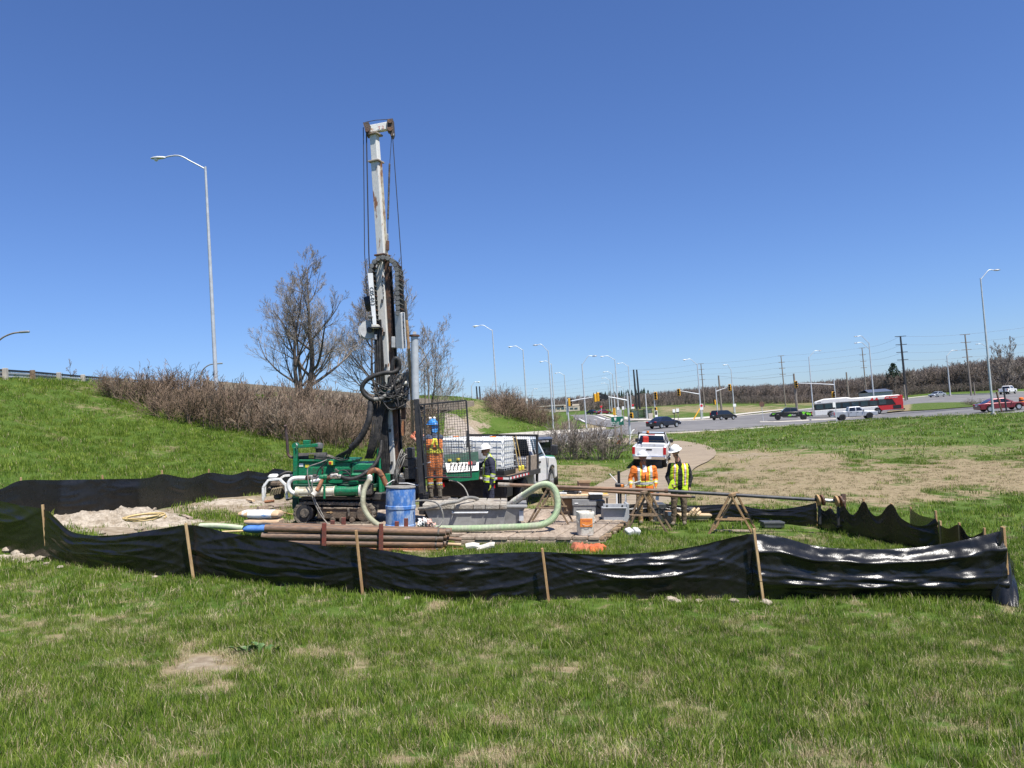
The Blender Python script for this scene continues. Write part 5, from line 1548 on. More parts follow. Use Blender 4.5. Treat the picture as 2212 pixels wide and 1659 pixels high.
def minivan(label, M, paint):
 t = thing('minivan', label, 'minivan', M)
 sill = .32
 body(t, [(-2.3, sill), (-2.36, .7), (-2.32, 1.02), (1.2, 1.0), (1.85, .88), (2.25, .7), (2.32, .5), (2.3, sill)], sill, (1.45, -1.4), .42, .34, .93, paint, .06)
 cabin(t, (1.45, -2.3), (.45, -2.05), .98, 1.68, .89, .7, paint, [[(1.0, 1.04), (.5, 1.52), (.08, 1.55), (.08, 1.04)], [(0, 1.04), (0, 1.56), (-.95, 1.56), (-.95, 1.04)], [(-1.03, 1.04), (-1.03, 1.56), (-1.85, 1.52), (-2.05, 1.06)]])
 for s in (-1, 1):
  boxes(t, 'tail_light', 'lamp_red', ((-2.3, s * .8, 1.1), (.1, .14, .5)), ch=.03)
  boxes(t, 'side_mirror', paint, ((1.02, s * 1.0, 1.08), (.1, .16, .14)), ch=.03)
  boxes(t, 'headlight', 'lamp_clear', ((2.18, s * .7, .72), (.18, .32, .15)), ch=.03)
  boxes(t, 'door_seam', 'black_plastic', ((.04, s * .935, .68), (.012, .01, .56)), ((-1.0, s * .935, .75), (.012, .01, .5)), ch=0)
  for x in (1.45, -1.4): wheel(t, x, s * .82, .34, .22)
 boxes(t, 'number_plate', 'sign_white', ((-2.39, 0, .8), (.02, .32, .15)), ch=0)

def place(u, Y, hd, L=2.0, off=0.0, dz=.06):
 x = W(u, 880, Y).x
 h = Vector((hd[0], hd[1], 0)).normalized()
 return on_ground(x + h.x * off, Y + h.y * off, hd, L, dz=dz)

sedan('sedan', 'dark navy sedan driving away over the intersection', place(1431, 98, (.80, .60)), 'paint_navy')
minivan('black minivan crossing the far side of the intersection', place(1561, 136, (.86, .5)), 'paint_black')
tb = pickup('pickup_truck', 'black pickup with lime green leaf decals driving past the bus', place(1706, 118, (-.96, .27)), 'paint_black', 'rim_dark', chrome='black_plastic')
for (x, z, s) in ((-1.75, 1.1, 1), (-2.3, 1.0, .9), (-2.62, .9, .8)):
 for sd in (1, -1):
  mb = MB(); pts = [(0, -.28), (.16, -.1), (.3, .18), (.08, .1), (0, .3), (-.08, .1), (-.3, .18), (-.16, -.1)]
  mb.prism([(x + a * s, sd * .982, z + b * s) for a, b in pts], (0, sd * .006, 0)); mb.build('leaf_decal', 'paint_lime', tb)
MB().prism([(-.1, .99, .72), (.12, .99, .92), (.4, .99, .74), (.5, .99, .62), (.05, .99, .6)], (0, .006, 0)).build('leaf_decal', 'paint_lime', tb)
MB().prism([(2.1, .99, .98), (2.7, .99, .98), (2.6, .99, .8), (2.35, .99, .9)], (0, .006, 0)).build('leaf_decal', 'paint_lime', tb)
lettering('trillium', .28, 'sign_white', tb, basis((-.25, .992, .78), (-1, 0, 0), (0, 0, 1), (0, 1, 0)))
pickup('pickup_truck', 'silver crew cab pickup with black wheels passing in front of the bus', place(1844, 113.5, (.975, -.2)), 'paint_silver', 'rim_dark', tyre=.44)
sedan('sedan', 'dark red sedan behind the tall street light', place(2161, 86, (.975, -.13)), 'paint_red', L=4.9)
sedan('sedan', 'small silver sedan on the far upper road', place(2027, 199, (-.86, -.42)), 'paint_greysilver', L=4.6)
pickup('pickup_truck', 'white pickup driving away on the far upper road near the big tree', place(2180, 178, (.72, .6)), 'paint_white')
sedan('sedan', 'tiny dark car far along the road beyond the intersection', place(1277, 236, (-.5, .8)), 'paint_black')
sedan('sedan', 'tiny red car far along the road beyond the intersection', place(1303, 228, (.9, .3)), 'paint_red')
pickup('pickup_truck', 'white work pickup with amber beacon parked on the mat path', place(1392, 46.5, (.25, .97), off=2.9, dz=.09), 'paint_white', rack=True)

def bus():
 Mx = place(1853, 132, (-.93, .37), 5, dz=.07)
 t = thing('city_bus', 'red and white city bus turning at the intersection', 'bus', Mx)
 L, w, sill = 6.75, 1.3, .42
 # shell: lower skirt and upper, rounded corners
 def outl(z0, z1): return None
 wh = (4.2, -3.0)
 body(t, [(-L, sill + .1), (-L - .02, 1.35), (L, 1.35), (L, sill)], sill, wh, .62, .5, w, 'white_paint', .08, 'lower_body')
 MB().box((0, 0, 1.85), (2 * L - .06, 2 * w - .05, 1.02), .08).build('window_band', 'bus_dark', t)
 mb = MB(); prof = [(-L, 2.35), (-L + .05, 2.75), (-L + .5, 2.92), (.8, 2.95), (1.6, 3.16), (5.2, 3.16), (5.9, 2.98), (L - .1, 2.8), (L, 2.35)]
 mb.prism([(x, -w, z) for x, z in prof], (0, 2 * w, 0)); bevel(mb.build('roof', 'white_paint', t), .12)
 # red rear quarter
 mb = MB(); mb.prism([(-L - .015, -w - .012, .6), (-3.5, -w - .012, .6), (-3.0, -w - .012, 1.36), (-L - .015, -w - .012, 1.36)], (0, 2 * w + .024, 0)); mb.build('red_panel', 'bus_red', t)
 mb = MB(); mb.prism([(-L - .03, -w - .016, 1.3), (-L + 1.0, -w - .016, 1.3), (-L + 1.5, -w - .016, 2.3), (-4.0, -w - .016, 2.4), (-4.3, -w - .016, 2.85), (-L - .03, -w - .016, 2.85)], (0, 2 * w + .032, 0)); bevel(mb.build('rear_body', 'bus_red', t), .03)
 for (x0) in (-2.9, -2.2):
  for s in (-1, 1):
   mb = MB(); mb.prism([(x0 - .3, s * (w + .012), 2.32), (x0 + .35, s * (w + .012), 2.32), (x0 - .1, s * (w + .012), 2.8)], (0, s * .008, 0)); mb.build('leaf_emblem', 'bus_red', t)
 for s in (-1, 1):
  for i in range(9):
   x = 5.9 - i * 1.38
   if x < -4.9: break
   MB().box((x, s * (w - .01), 1.9), (1.05, .03, .72), .01).build('side_window', 'glass_blue', t)
  for x in wh: wheel(t, x, s * 1.12, .5, .3)
 MB().box((-L - .03, 0, 2.25), (.05, 1.5, .6), .02).build('rear_window', 'glass_dark', t)
 boxes(t, 'engine_grille', 'bus_dark', ((-L + .9, w + .02, 1.0), (1.2, .02, .6)), ((-L - .04, .4, 1.0), (.02, .9, .4)), ch=0)
 boxes(t, 'rear_bumper', 'bus_dark', ((-L - .1, 0, .55), (.25, 2.5, .25)), ch=.05)
 for s in (-1, 1):
  boxes(t, 'tail_light', 'lamp_red', ((-L - .04, s * 1.05, 1.6), (.04, .2, .3)), ((-L - .04, s * 1.05, 2.1), (.04, .16, .16)))
 MB().box((L + .01, 0, 1.9), (.04, 2.2, 1.1), .02).build('windscreen', 'glass_dark', t)
 lettering('OC Transpo', .34, 'sign_white', t, basis((-5.2, w + .03, 2.6), (-1, 0, 0), (0, 0, 1), (0, 1, 0)))
 lettering('4794', .3, 'ink', t, basis((5.9, w + .008, 2.62), (-1, 0, 0), (0, 0, 1), (0, 1, 0)))
bus()

# ------------------------------------------------------------------ flatbed work truck at the rig
def flatbed():
 h = Vector((.28, .96, 0)).normalized(); n = Vector((-h.y, h.x, 0))
 rr = W(1092, 1040, 21.0); c = Vector((rr.x, rr.y, 0)) + n * 1.15
 t = thing('flatbed_truck', 'white flatbed work truck with black stake deck behind the mud tank', 'truck', on_ground(c.x + h.x * 3, c.y + h.y * 3, h, 2.4, dz=.12))
 # local x: rear of deck at -3.0
 MB().box((-1.35, 0, .93), (3.3, 2.34, .12), .01).build('deck', 'saw_wood', t)
 MB().box((-1.35, 0, .8), (3.2, .9, .16)).build('chassis', 'black_steel', t)
 for s in (-1, 1):
  MB().box((-1.35, s * 1.18, .93), (3.32, .05, .14), .005).build('deck_rail', 'black_steel', t)
 MB().box((-3.02, 0, .93), (.05, 2.4, .14), .005).build('deck_rail', 'black_steel', t)
 for i in range(15):
  y = -1.12 + i * .16
  MB().box((-3.05, y, .93), (.012, .155, .055)).build('reflective_tape', 'sign_red' if i % 2 else 'sign_white', t)
 for i in range(12):
  x = -2.9 + i * .16
  MB().box((x, -1.21, .93), (.155, .012, .055)).build('reflective_tape', 'sign_red' if i % 2 else 'sign_white', t)
 for y in (-.72, .72):
  MB().box((-2.98, y, .72), (.06, .16, .14), .02).build('tail_light', 'lamp_red', t)
  MB().box((-2.8, y * 1.15, .5), (.03, .5, .5), .01).build('mud_flap', 'black_rubber', t)
 MB().box((-2.5, 0, .6), (.7, 2.1, .42), .03).build('underside_shade', 'black_steel', t)  # black box stands in for the deep shade under the truck's rear
 MB().box((-1.6, 0, .5), (.9, 1.1, .3), .03).build('axle_housing', 'black_steel', t)
 # headboard of posts and mesh behind the cab
 hb = MB()
 for y in (-1.12, -.4, .4, 1.12): hb.bar((.2, y, .6), (.2, y, 2.02), .07)
 hb.bar((.2, -1.15, 2.0), (.2, 1.15, 2.0), .07); hb.bar((.2, -1.15, 1.0), (.2, 1.15, 1.0), .06)
 hb.build('headboard', 'black_steel', t)
 wm = MB()
 for i in range(36): wm.bar((.2, -1.1 + i * .063, 1.0), (.2, -1.1 + i * .063, 2.0), .008)
 for i in range(16): wm.bar((.2, -1.1, 1.0 + i * .063), (.2, 1.1, 1.0 + i * .063), .008)
 wm.build('headboard_mesh', 'black_steel', t)
 mb = MB(); mb.box((-.4, -1.12, 1.2), (1.1, .05, .45), .01); mb.build('side_board', 'timber_b', t)
 for x in (-.85, .1): MB().bar((x, -1.17, .85), (x, -1.17, 1.45), .06).build('stake_pocket', 'black_steel', t)
 # cab
 sill = .5
 body(t, [(.35, sill), (.35, 1.32), (1.95, 1.3), (2.1, 1.28), (3.1, 1.22), (3.3, 1.12), (3.4, .95), (3.4, sill)], sill, (2.62,), .52, .42, 1.0, 'paint_white')
 cabin(t, (2.0, .36), (1.3, .48), 1.28, 2.0, .96, .78, 'paint_white', [[(1.72, 1.33), (1.25, 1.86), (.85, 1.88), (.82, 1.3)], [(.74, 1.36), (.76, 1.87), (.55, 1.86), (.5, 1.36)]], glass='glass_dark')
 for s in (-1, 1):
  boxes(t, 'side_mirror', 'black_plastic', ((1.78, s * 1.28, 1.5), (.12, .24, .36)), ch=.05)
  MB().bar((1.72, s * .95, 1.42), (1.78, s * 1.2, 1.45), .05).build('mirror_arm', 'black_plastic', t)
  boxes(t, 'door_handle', 'black_plastic', ((.95, s * 1.015, 1.15), (.22, .03, .07)))
  boxes(t, 'door_seam', 'black_plastic', ((.7, s * 1.004, .9), (.015, .01, .7)), ((1.9, s * 1.004, .9), (.015, .01, .7)), ch=0)
  boxes(t, 'fender_vent', 'black_plastic', ((2.08, s * 1.004, 1.08), (.06, .012, .28)), ch=0)
  boxes(t, 'running_board', 'black_plastic', ((1.1, s * 1.02, .42), (1.5, .14, .06)))
  boxes(t, 'headlight', 'lamp_clear', ((3.34, s * .82, 1.0), (.14, .3, .22)), ch=.03)
  wheel(t, 2.62, s * .86, .42, .26); wheel(t, -1.1, s * .98, .42, .24, 'rim_dark'); wheel(t, -1.1, s * .72, .42, .24, 'rim_dark')
  mb = MB(); pts = arches(.9, (2.62,), .56, .42); mb.prism([(x, s * 1.005, z) for x, z in pts] + [(x * .9 + 2.62 * .1, s * 1.005, z * .9 + .042) for x, z in reversed(pts)], (0, s * .02, 0)); mb.build('wheel_arch_trim', 'black_plastic', t)
 boxes(t, 'front_bumper', 'chrome', ((3.45, 0, .62), (.14, 1.95, .26)), ch=.05)
 MB().box((3.42, -.55, 1.05), (.08, .7, .4), .05).build('green_grille_cover', 'green_paint', t)
 return t
truck = flatbed()

def tote(loc, label, group=None):
 M = truck.matrix_world @ Matrix.Translation(loc)
 t = thing('tank_tote', label, 'liquid tote', M, group)
 w, d, h = 1.0, 1.1, .88
 MB().box((0, 0, .07), (d, w, .14), .01).build('pallet', 'black_plastic', t)
 MB().box((0, 0, .14 + h / 2), (d - .06, w - .06, h - .02), .07).build('bottle', 'tote_plastic', t)
 MB().lathe([(.09, h + .1), (.09, h + .16), (.0, h + .16)], 14).build('cap', 'lamp_amber', t)
 mb = MB()
 for z in (.2, .36, .52, .68, .84, 1.0):
  mb.tube([(-d / 2, -w / 2, z), (d / 2, -w / 2, z), (d / 2, w / 2, z), (-d / 2, w / 2, z), (-d / 2, -w / 2, z)], .008, 4, cap=False)
 for i in range(6):
  a = -w / 2 + w * i / 5; b = -d / 2 + d * i / 5
  for s in (-1, 1):
   mb.tube([(s * d / 2, a, .14), (s * d / 2, a, 1.0)], .008, 4, cap=False); mb.tube([(b, s * w / 2, .14), (b, s * w / 2, 1.0)], .008, 4, cap=False)
 for a in (-.2, .2): mb.tube([(-d / 2, a, 1.0), (d / 2, a, 1.04)], .008, 4, cap=False)
 mb.build('cage', 'galv', t)
 MB().box((-d / 2 - .012, .12, .6), (.008, .36, .3)).build('label_plate', 'grey_paint', t)
mat('tote_plastic', (0.8, 0.8, 0.76), .4, trans=0.0, var=.05)
tote((-2.42, .53, .99), 'white caged liquid tote on the truck deck behind the operator in orange overalls')
tote((-2.42, -.55, .99), 'white caged liquid tote on the truck deck tied with yellow straps')
t = thing('ratchet_strap', 'yellow ratchet straps over the caged tote by the truck cab', 'strap', truck.matrix_world.copy())
for x in (-2.2, -1.9):
 mb = MB(); mb.tube([(x, -1.06, 2.03), (x + .1, -1.13, 1.55), (x + .2, -1.2, 1.05)], .013, 4); mb.build('webbing', 'yellow_hose', t)
 MB().box((x + .18, -1.21, 1.14), (.1, .07, .14), .02).build('ratchet', 'label_yellow', t)

# dark utility vehicle beyond the truck cab
def utv():
 F_ = F(1160, 1012, 31, up=True, drop=True)
 t = thing('utility_vehicle', 'dark canopied side by side utility vehicle parked beyond the truck cab', 'utility vehicle', F_.m)
 z = lambda v: F_.q(1160, v).z
 MB().box((0, .6, .62), (1.4, 2.2, .5), .08).build('body', 'paint_black', t)
 MB().box((0, .6, 1.82), (1.36, 1.7, .1), .04).build('canopy', 'denim', t)
 for x in (-.62, .62):
  for y in (-.15, 1.35): MB().bar((x, y, .8), (x, y, 1.8), .06).build('roll_bar', 'black_steel', t)
  for y in (-.2, 1.4):
   Rm = Matrix.Rotation(R(90), 3, 'Y'); MB().lathe([(.12, -.12), (.3, -.12), (.33, 0), (.3, .12), (.12, .12)], 16, (x * 1.05, y, .33), Rm).build('wheel', 'tyre', t)
 MB().box((0, .5, 1.0), (1.1, .3, .5), .06).build('seat', 'black_rubber', t)
 MB().box((0, -.1, 1.35), (1.2, .03, .7), .01).build('rear_screen', 'glass_dark', t)
utv()
def crate_far():
 F_ = F(1147, 985, 40, up=True, drop=True)
 t = thing('slatted_crate', 'white slatted crate with a brown end panel beyond the utility vehicle', 'crate', F_.m)
 a, b = F_.q(1128, 985), F_.q(1152, 985)
 h = F_.q(1140, 966).z
 MB().box(((a.x + b.x) / 2, .6, h / 2), (b.x - a.x - .08, 1.0, h - .06), .02).build('core', 'cardboard', t)
 for i in range(9):
  x = a.x + (b.x - a.x) * (i + .5) / 9
  MB().box((x, 0.05, h / 2), ((b.x - a.x) / 9 * .7, .04, h), .005).build('slat', 'white_paint', t)
 MB().box((b.x + .14, .3, h * .55), (.3, .6, h * 1.1), .01).build('end_panel', 'cardboard', t)
crate_far()
# ------------------------------------------------------------------ the drill site
SI = SROT.inverted()
def YS(u, v, Z=-2.6):
 d = SI @ W(u, v, 1.0)
 return Z / d.z
def SP(u, v, Z=-2.6):
 """place on the site plane (or Z above it) seen at (u, v), world coordinates"""
 return W(u, v, YS(u, v, Z))
def site(u, v, Z=-2.6, yaw=0.0):
 f = F(u, v, YS(u, v, Z), yaw=yaw)
 return f
def bx(mb, f, u0, v0, u1, v1, dy=0.0, d=.3, ch=.01, rot=None):
 a, b = f.q(u0, v1, dy), f.q(u1, v0, dy)
 c = (a + b) / 2
 mb.box((c.x, c.y + d / 2, c.z), (abs(b.x - a.x), d, abs(b.z - a.z)), ch, rot)
 return mb
def rect(t, f, nm, m, u0, v0, u1, v1, dy=0.0, d=.3, ch=.01, rot=None):
 return bx(MB(), f, u0, v0, u1, v1, dy, d, ch, rot).build(nm, m, t)
def ribbed(mb, pts, r, pitch=.028, n=12, amp=.08):
 P_ = spline(pts, 14)
 acc, out = 0.0, [P_[0]]
 tot = [0.0]
 for a, b in zip(P_[:-1], P_[1:]): tot.append(tot[-1] + (b - a).length)
 L = tot[-1]; k = max(4, int(L / (pitch / 2)))
 j = 0
 res = []
 for i in range(k + 1):
  s = L * i / k
  while j < len(tot) - 2 and tot[j + 1] < s: j += 1
  f = (s - tot[j]) / max(tot[j + 1] - tot[j], 1e-6)
  res.append(P_[j].lerp(P_[j + 1], min(max(f, 0), 1)))
 mb.tube(res, [r * (1 + (amp if i % 2 else -amp)) for i in range(k + 1)], n)
 return mb

# ---- timber mats
def timber_mat():
 t = thing('timber_mat', 'weathered timber mat platform under the drill rig and mud tank', 'timber mat', SROT @ Matrix.Translation((0, 16.6, -2.6)))
 rng = random.Random(2)
 sh = .32
 w = .34
 x = -5.2
 while x < 1.75:
  y0 = rng.uniform(-.03, .03) if x > -1.3 else .45 + rng.uniform(-.03, .03)
  y1 = 5.2
  zt = .155 + rng.uniform(-.006, .01)
  ww = w * rng.uniform(.9, 1.06); ww = min(ww, 1.78 - x)
  mb = MB()
  a = [(x + .013 + y0 * sh, y0), (x + ww - .013 + y0 * sh, y0), (x + ww - .013 + y1 * sh, y1), (x + .013 + y1 * sh, y1)]
  mb.prism([(p[0], p[1], .085) for p in a], (0, 0, zt - .085))
  bevel(mb.build('plank', rng.choice(['timber', 'timber', 'timber_b']), t), .012, 1)
  x += ww
 for i in range(26):
  y = .02 + i * .2
  xe = 1.8 + y * sh + rng.uniform(-.06, .07)
  if y < .5: x0 = -1.25
  else: x0 = -5.2
  mb = MB(); mb.box(((x0 + xe) / 2, y + .09, .04), (xe - x0, .17, .08), .012); mb.build('cross_plank', rng.choice(['timber_b', 'saw_wood']), t)
  if i < 18:                                                                       # short log ends along the open side
   for k in range(2):
    xo = xe + rng.uniform(.0, .12)
    MB().cyl((xe - .3, y + .05 + k * .1, .1 - .05 * k), (xo, y + .05 + k * .1, .1 - .05 * k), rng.uniform(.03, .045), n=7).build('log_end', 'saw_wood', t)
timber_mat()

# ---- silt fences
def fence(label, stakes, top, bot, gapless=True, seed=1, amp=.06, mat_='black_fabric', sw=.042, step=5.0, behind=.06, hi=26, boost=None):
 """stakes: (u_base, v_base, u_top, v_top); top/bot: (u, v) lines of the cloth"""
 rng = random.Random(seed)
 o = SP(*stakes[0][:2])
 t = thing('silt_fence', label, 'silt fence', Matrix.Translation(o))
 top = [(p.x, p.y) for p in spline([Vector((a_, b_, 0)) for a_, b_ in top], 5)]
 tu = np.array([p[0] for p in top]); tv = np.array([p[1] for p in top])
 bu = np.array([p[0] for p in bot]); bv = np.array([p[1] for p in bot])
 sx = [s[2] for s in stakes]
 u0, u1 = tu[0], tu[-1]
 n = int(abs(u1 - u0) / step) + 2
 cache = {}
 def ridges(pid):
  if pid not in cache:
   g = random.Random(seed * 31 + pid)
   cache[pid] = [(g.uniform(-.1, .85), g.choice((-1, 1, 1)) * g.uniform(.05, .5), g.uniform(.012, .034) * amp / .05, g.uniform(.025, .06)) for _ in range(11)]
   if (boost or {}).get(pid, 1) > 2: cache[pid] += [(.05, .18, .075, .07), (.2, .42, .07, .055), (.1, .62, .075, .06), (.45, .33, .04, .04)]
  return cache[pid]
 rows = []
 for i in range(n):
  f = i / (n - 1)
  ut = u0 + (u1 - u0) * f
  # matching foot position along the bottom line
  ub = np.interp(ut, tu, np.interp(np.linspace(0, 1, len(tu)), np.linspace(0, 1, len(bu)), bu)) if False else bu[0] + (bu[-1] - bu[0]) * f
  vt = float(np.interp(ut, tu, tv)) if u1 > u0 else float(np.interp(-ut, -tu, tv))
  vb = float(np.interp(ub, bu, bv)) if bu[-1] > bu[0] else float(np.interp(-ub, -bu, bv))
  Y = YS(ub, vb)
  T, B = W(ut, vt, Y + behind), W(ub, vb, Y + behind)
  # place within its panel
  k = 0
  ss = sorted(sx)
  lo = max([s for s in ss if s <= ut], default=None); hi_ = min([s for s in ss if s > ut], default=None)
  lt = (ut - lo) / (hi_ - lo) if lo is not None and hi_ is not None else .5
  pid = ss.index(lo) if lo is not None else -1
  belly = 4 * lt * (1 - lt)
  row = []
  m = hi
  for j in range(m + 1):
   r = j / m
   p = T.lerp(B, r)
   nz = mnoise.noise(Vector((ut * .01, r * 1.3, seed * 3 + pid)))
   bo = (boost or {}).get(pid, 1.0)
   q = amp * bo * belly * (.9 * math.sin(math.pi * min(1, r * 1.05)) + .3 * nz)
   for (r0, sg, am, wd) in ridges(pid):                             # creases that hang between the stakes
    rc = r0 + sg * belly + .05 * mnoise.noise(Vector((ut * .012, r0 * 9, seed)))
    x_ = (r - rc) / wd
    if -4 < x_ < 4: q += am * (.35 + .65 * belly) * math.exp(-abs(x_) ** 1.4) * (.7 + .6 * mnoise.noise(Vector((ut * .02, r0 * 7, 5))))
   q += amp * .3 * mnoise.noise(Vector((ut * .03, r * 7 - belly * 3, seed))) * (.3 + belly) + amp * .12 * mnoise.noise(Vector((ut * .09, r * 18 - belly * 6, seed)))
   row.append(p - o + Vector((0, -q, -.06 * (r > .99))))
  rows.append(row)
 mb = MB(); mb.grid(rows)
 c = mb.build('fabric', mat_, t, fix=False, smooth=180)
 for (ub, vb, ut, vt) in stakes:
  Y = YS(ub, vb); a, b = W(ub, vb, Y) - o, W(ut, vt, Y) - o
  d = (b - a).normalized()
  MB().bar(a - d * .12, b, sw, sw * .9, .004).build('stake', rng.choice(['stake_wood', 'stake_wood', 'stake_pale']), t)
 return t
mat('stake_pale', (0.52, 0.36, 0.18), .75, c2=(0.38, 0.24, 0.12), sc=5, var=.12, stretch=(4, 4, .7))
fence('black silt fence with wooden stakes across the front of the drill site',
  [(-92, 1180, -96, 1062), (102, 1207, 92, 1090), (418, 1251, 401, 1130), (783, 1281, 769, 1145), (1185, 1297, 1171, 1184), (1648, 1294, 1628, 1142)],
  [(-90, 1068), (-40, 1074), (0, 1082), (45, 1092), (95, 1100), (120, 1118), (149, 1146), (181, 1154), (218, 1157), (273, 1153), (347, 1142), (402, 1134), (440, 1138), (494, 1151), (568, 1160), (667, 1175), (717, 1180), (769, 1181), (816, 1187), (890, 1199), (928, 1204), (987, 1199), (1069, 1195), (1172, 1192),
  (1260, 1196), (1342, 1196.5), (1424, 1191), (1506, 1179), (1582, 1160), (1630, 1153), (1689, 1160), (1750, 1177), (1811, 1184.5), (1903, 1186), (1994, 1181), (2086, 1165), (2160, 1147)],
  [(-90, 1180), (0, 1190), (50, 1200), (102, 1210), (200, 1226), (300, 1240), (418, 1251), (494, 1254), (568, 1263), (682, 1272), (783, 1281), (900, 1289), (987, 1293), (1069, 1292), (1185, 1294), (1342, 1291), (1500, 1290), (1648, 1292), (1760, 1290), (1900, 1290), (2050, 1293), (2170, 1300)], seed=3, amp=.05, step=3.5, hi=44, boost={4: 1.2, 5: 2.1}, behind=.085)
# frayed end of the cloth at the corner
def fence_corner():
 o = SP(2170, 1300)
 t = thing('silt_fence', 'frayed corner of black silt cloth on the end stake facing away from the rig', 'silt fence', Matrix.Translation(o))
 Y = YS(2170, 1300)
 rows = []
 for i in range(14):
  f = i / 13
  T = W(2158 + 30 * f, 1147 + 72 * f ** .8, Y + .03 + .6 * f * f); B = W(2140 + 62 * f, 1298 + 14 * f, Y + .05 - .25 * f)
  rows.append([T.lerp(B, j / 14) - o + Vector((.0, -.018 * math.sin(j * .5 + i * 1.3) - .05 * math.sin(f * 3.1) - .04 * math.sin(i * 1.7) * f, 0)) for j in range(15)])
 mb = MB(); mb.grid(rows); mb.build('fabric', 'black_fabric', t, fix=False, smooth=180)
 mb = MB(); rng = random.Random(4)
 for k in range(26):
  p = W(2180 + rng.uniform(-6, 14), 1222 + rng.uniform(-10, 60), Y + .3) - o
  mb.tube([p, p + Vector((rng.uniform(-.02, .06), 0, -.12)), p + Vector((rng.uniform(.0, .12), rng.uniform(-.1, .1), -.3))], .004, 3)
 mb.build('loose_threads', 'black_fabric', t, fix=False)
 a, b = W(2173, 1230, Y + .08) - o, W(2166, 1138, Y + .08) - o
 MB().bar(a + (a - b) * .9, b, .075, .04, .004).build('stake', 'stake_wood', t)
fence_corner()
fence('long black silt fence at the foot of the green embankment',
  [(48, 1118, 45, 1031), (230, 1111, 221, 1026), (352, 1096, 350, 1015.5), (451, 1076, 451, 1013), (536, 1067, 536, 1013), (592, 1060, 590, 1012)],
  [(-60, 1072), (0, 1057), (45, 1038), (120, 1037), (221, 1035), (315, 1033), (352, 1024), (407, 1033), (451, 1021), (500, 1026), (536, 1017), (575, 1022), (595, 1012), (640, 1022)],
  [(-60, 1150), (48, 1132), (131, 1119), (230, 1112), (300, 1106), (352, 1096), (400, 1088), (451, 1077), (500, 1072), (536, 1069), (592, 1064), (640, 1060)], seed=5, amp=.05, behind=-.06)
fence('black silt fence along the far side of the site behind the two talking men',
  [(1410, 1122, 1408, 1082), (1585, 1126, 1583, 1087), (1764, 1136, 1762, 1084)],
  [(1340, 1092), (1410, 1086), (1480, 1092), (1585, 1089), (1630, 1098), (1670, 1100), (1715, 1096), (1763, 1086)],
  [(1340, 1122), (1410, 1122), (1500, 1123), (1585, 1126), (1670, 1130), (1764, 1136)], seed=7, amp=.04, behind=-.06)
fence('sagging black silt fence closing the site beside the long pipe end',
  [(1796, 1146, 1794, 1094), (1822, 1150, 1819, 1087), (1868, 1160, 1865, 1077), (1930, 1172, 1925, 1087), (2026, 1192, 2021, 1103)],
  [(1764, 1086), (1780, 1104), (1794, 1097), (1806, 1110), (1819, 1090), (1834, 1108), (1846, 1110), (1865, 1082), (1880, 1106), (1896, 1114), (1925, 1088), (1945, 1118), (1975, 1134), (2000, 1134), (2021, 1118)],
  [(1764, 1137), (1795, 1146), (1822, 1152), (1868, 1164), (1930, 1178), (1985, 1190), (2026, 1196)], seed=9, amp=.07, step=4, behind=-.08)
fence('short outer run of black silt fence beyond the sagging one',
  [(1970, 1150, 1967, 1095), (2034, 1186, 2031, 1125), (2076, 1200, 2072, 1129), (2130, 1215, 2126, 1140)],
  [(1967, 1098), (1985, 1112), (2021, 1122), (2031, 1134), (2050, 1142), (2072, 1133), (2095, 1160), (2126, 1146)],
  [(1967, 1155), (2000, 1170), (2034, 1188), (2076, 1202), (2130, 1215)], seed=11, amp=.06, step=4)

# ---- soil heaps and clods
def heap(u, v, rx, ry, h, label, seed, name='soil_pile'):
 c = SP(u, v); rng = random.Random(seed)
 rows = []
 n = 34
 for i in range(n):
  rad = i / (n - 1)
  row = []
  for j in range(56):
   a = j * 6.283 / 56
   e = 1 + .3 * mnoise.noise(Vector((math.cos(a) * 1.4, math.sin(a) * 1.4, seed)))
   x, y = math.cos(a) * rad * rx * e, math.sin(a) * rad * ry * e
   z = h * max(0, 1 - rad ** 1.6) * (.75 + .5 * mnoise.noise(Vector((x * 1.3, y * 1.3, seed))))
   z += (.14 * mnoise.noise(Vector((x * 3.4, y * 3.4, 3))) + .09 * abs(mnoise.noise(Vector((x * 8, y * 8, 8)))) + .045 * mnoise.noise(Vector((x * 21, y * 21, 8)))) * (1 - rad ** 4) * min(1, h * 4)
   w = Vector((c.x + x, c.y + y, 0)); w.z = gz(w.x, w.y) + z - .05 * rad
   row.append(w - c)
  rows.append(row)
 mb = MB(); mb.grid(rows, True)
 return tag(mb.build(name, 'spoil', None, fix=False, smooth=60, M=Matrix.Translation(c)), label, 'soil pile')
mat('spoil', (0.4, 0.345, 0.27), .95, c2=(0.24, 0.195, 0.14), sc=4, var=.2, bump=.7, bsc=22)
heap(252, 1124, 2.1, 1.45, .36, 'pale lumpy spoil heap under the coil of yellow hose', 4)
heap(500, 1082, 1.6, 1.3, .1, 'flat dry spoil patch before the embankment fence', 8)
heap(30, 1205, .8, .35, .12, 'pale crumbled soil along the fence foot beside the end stake', 6)
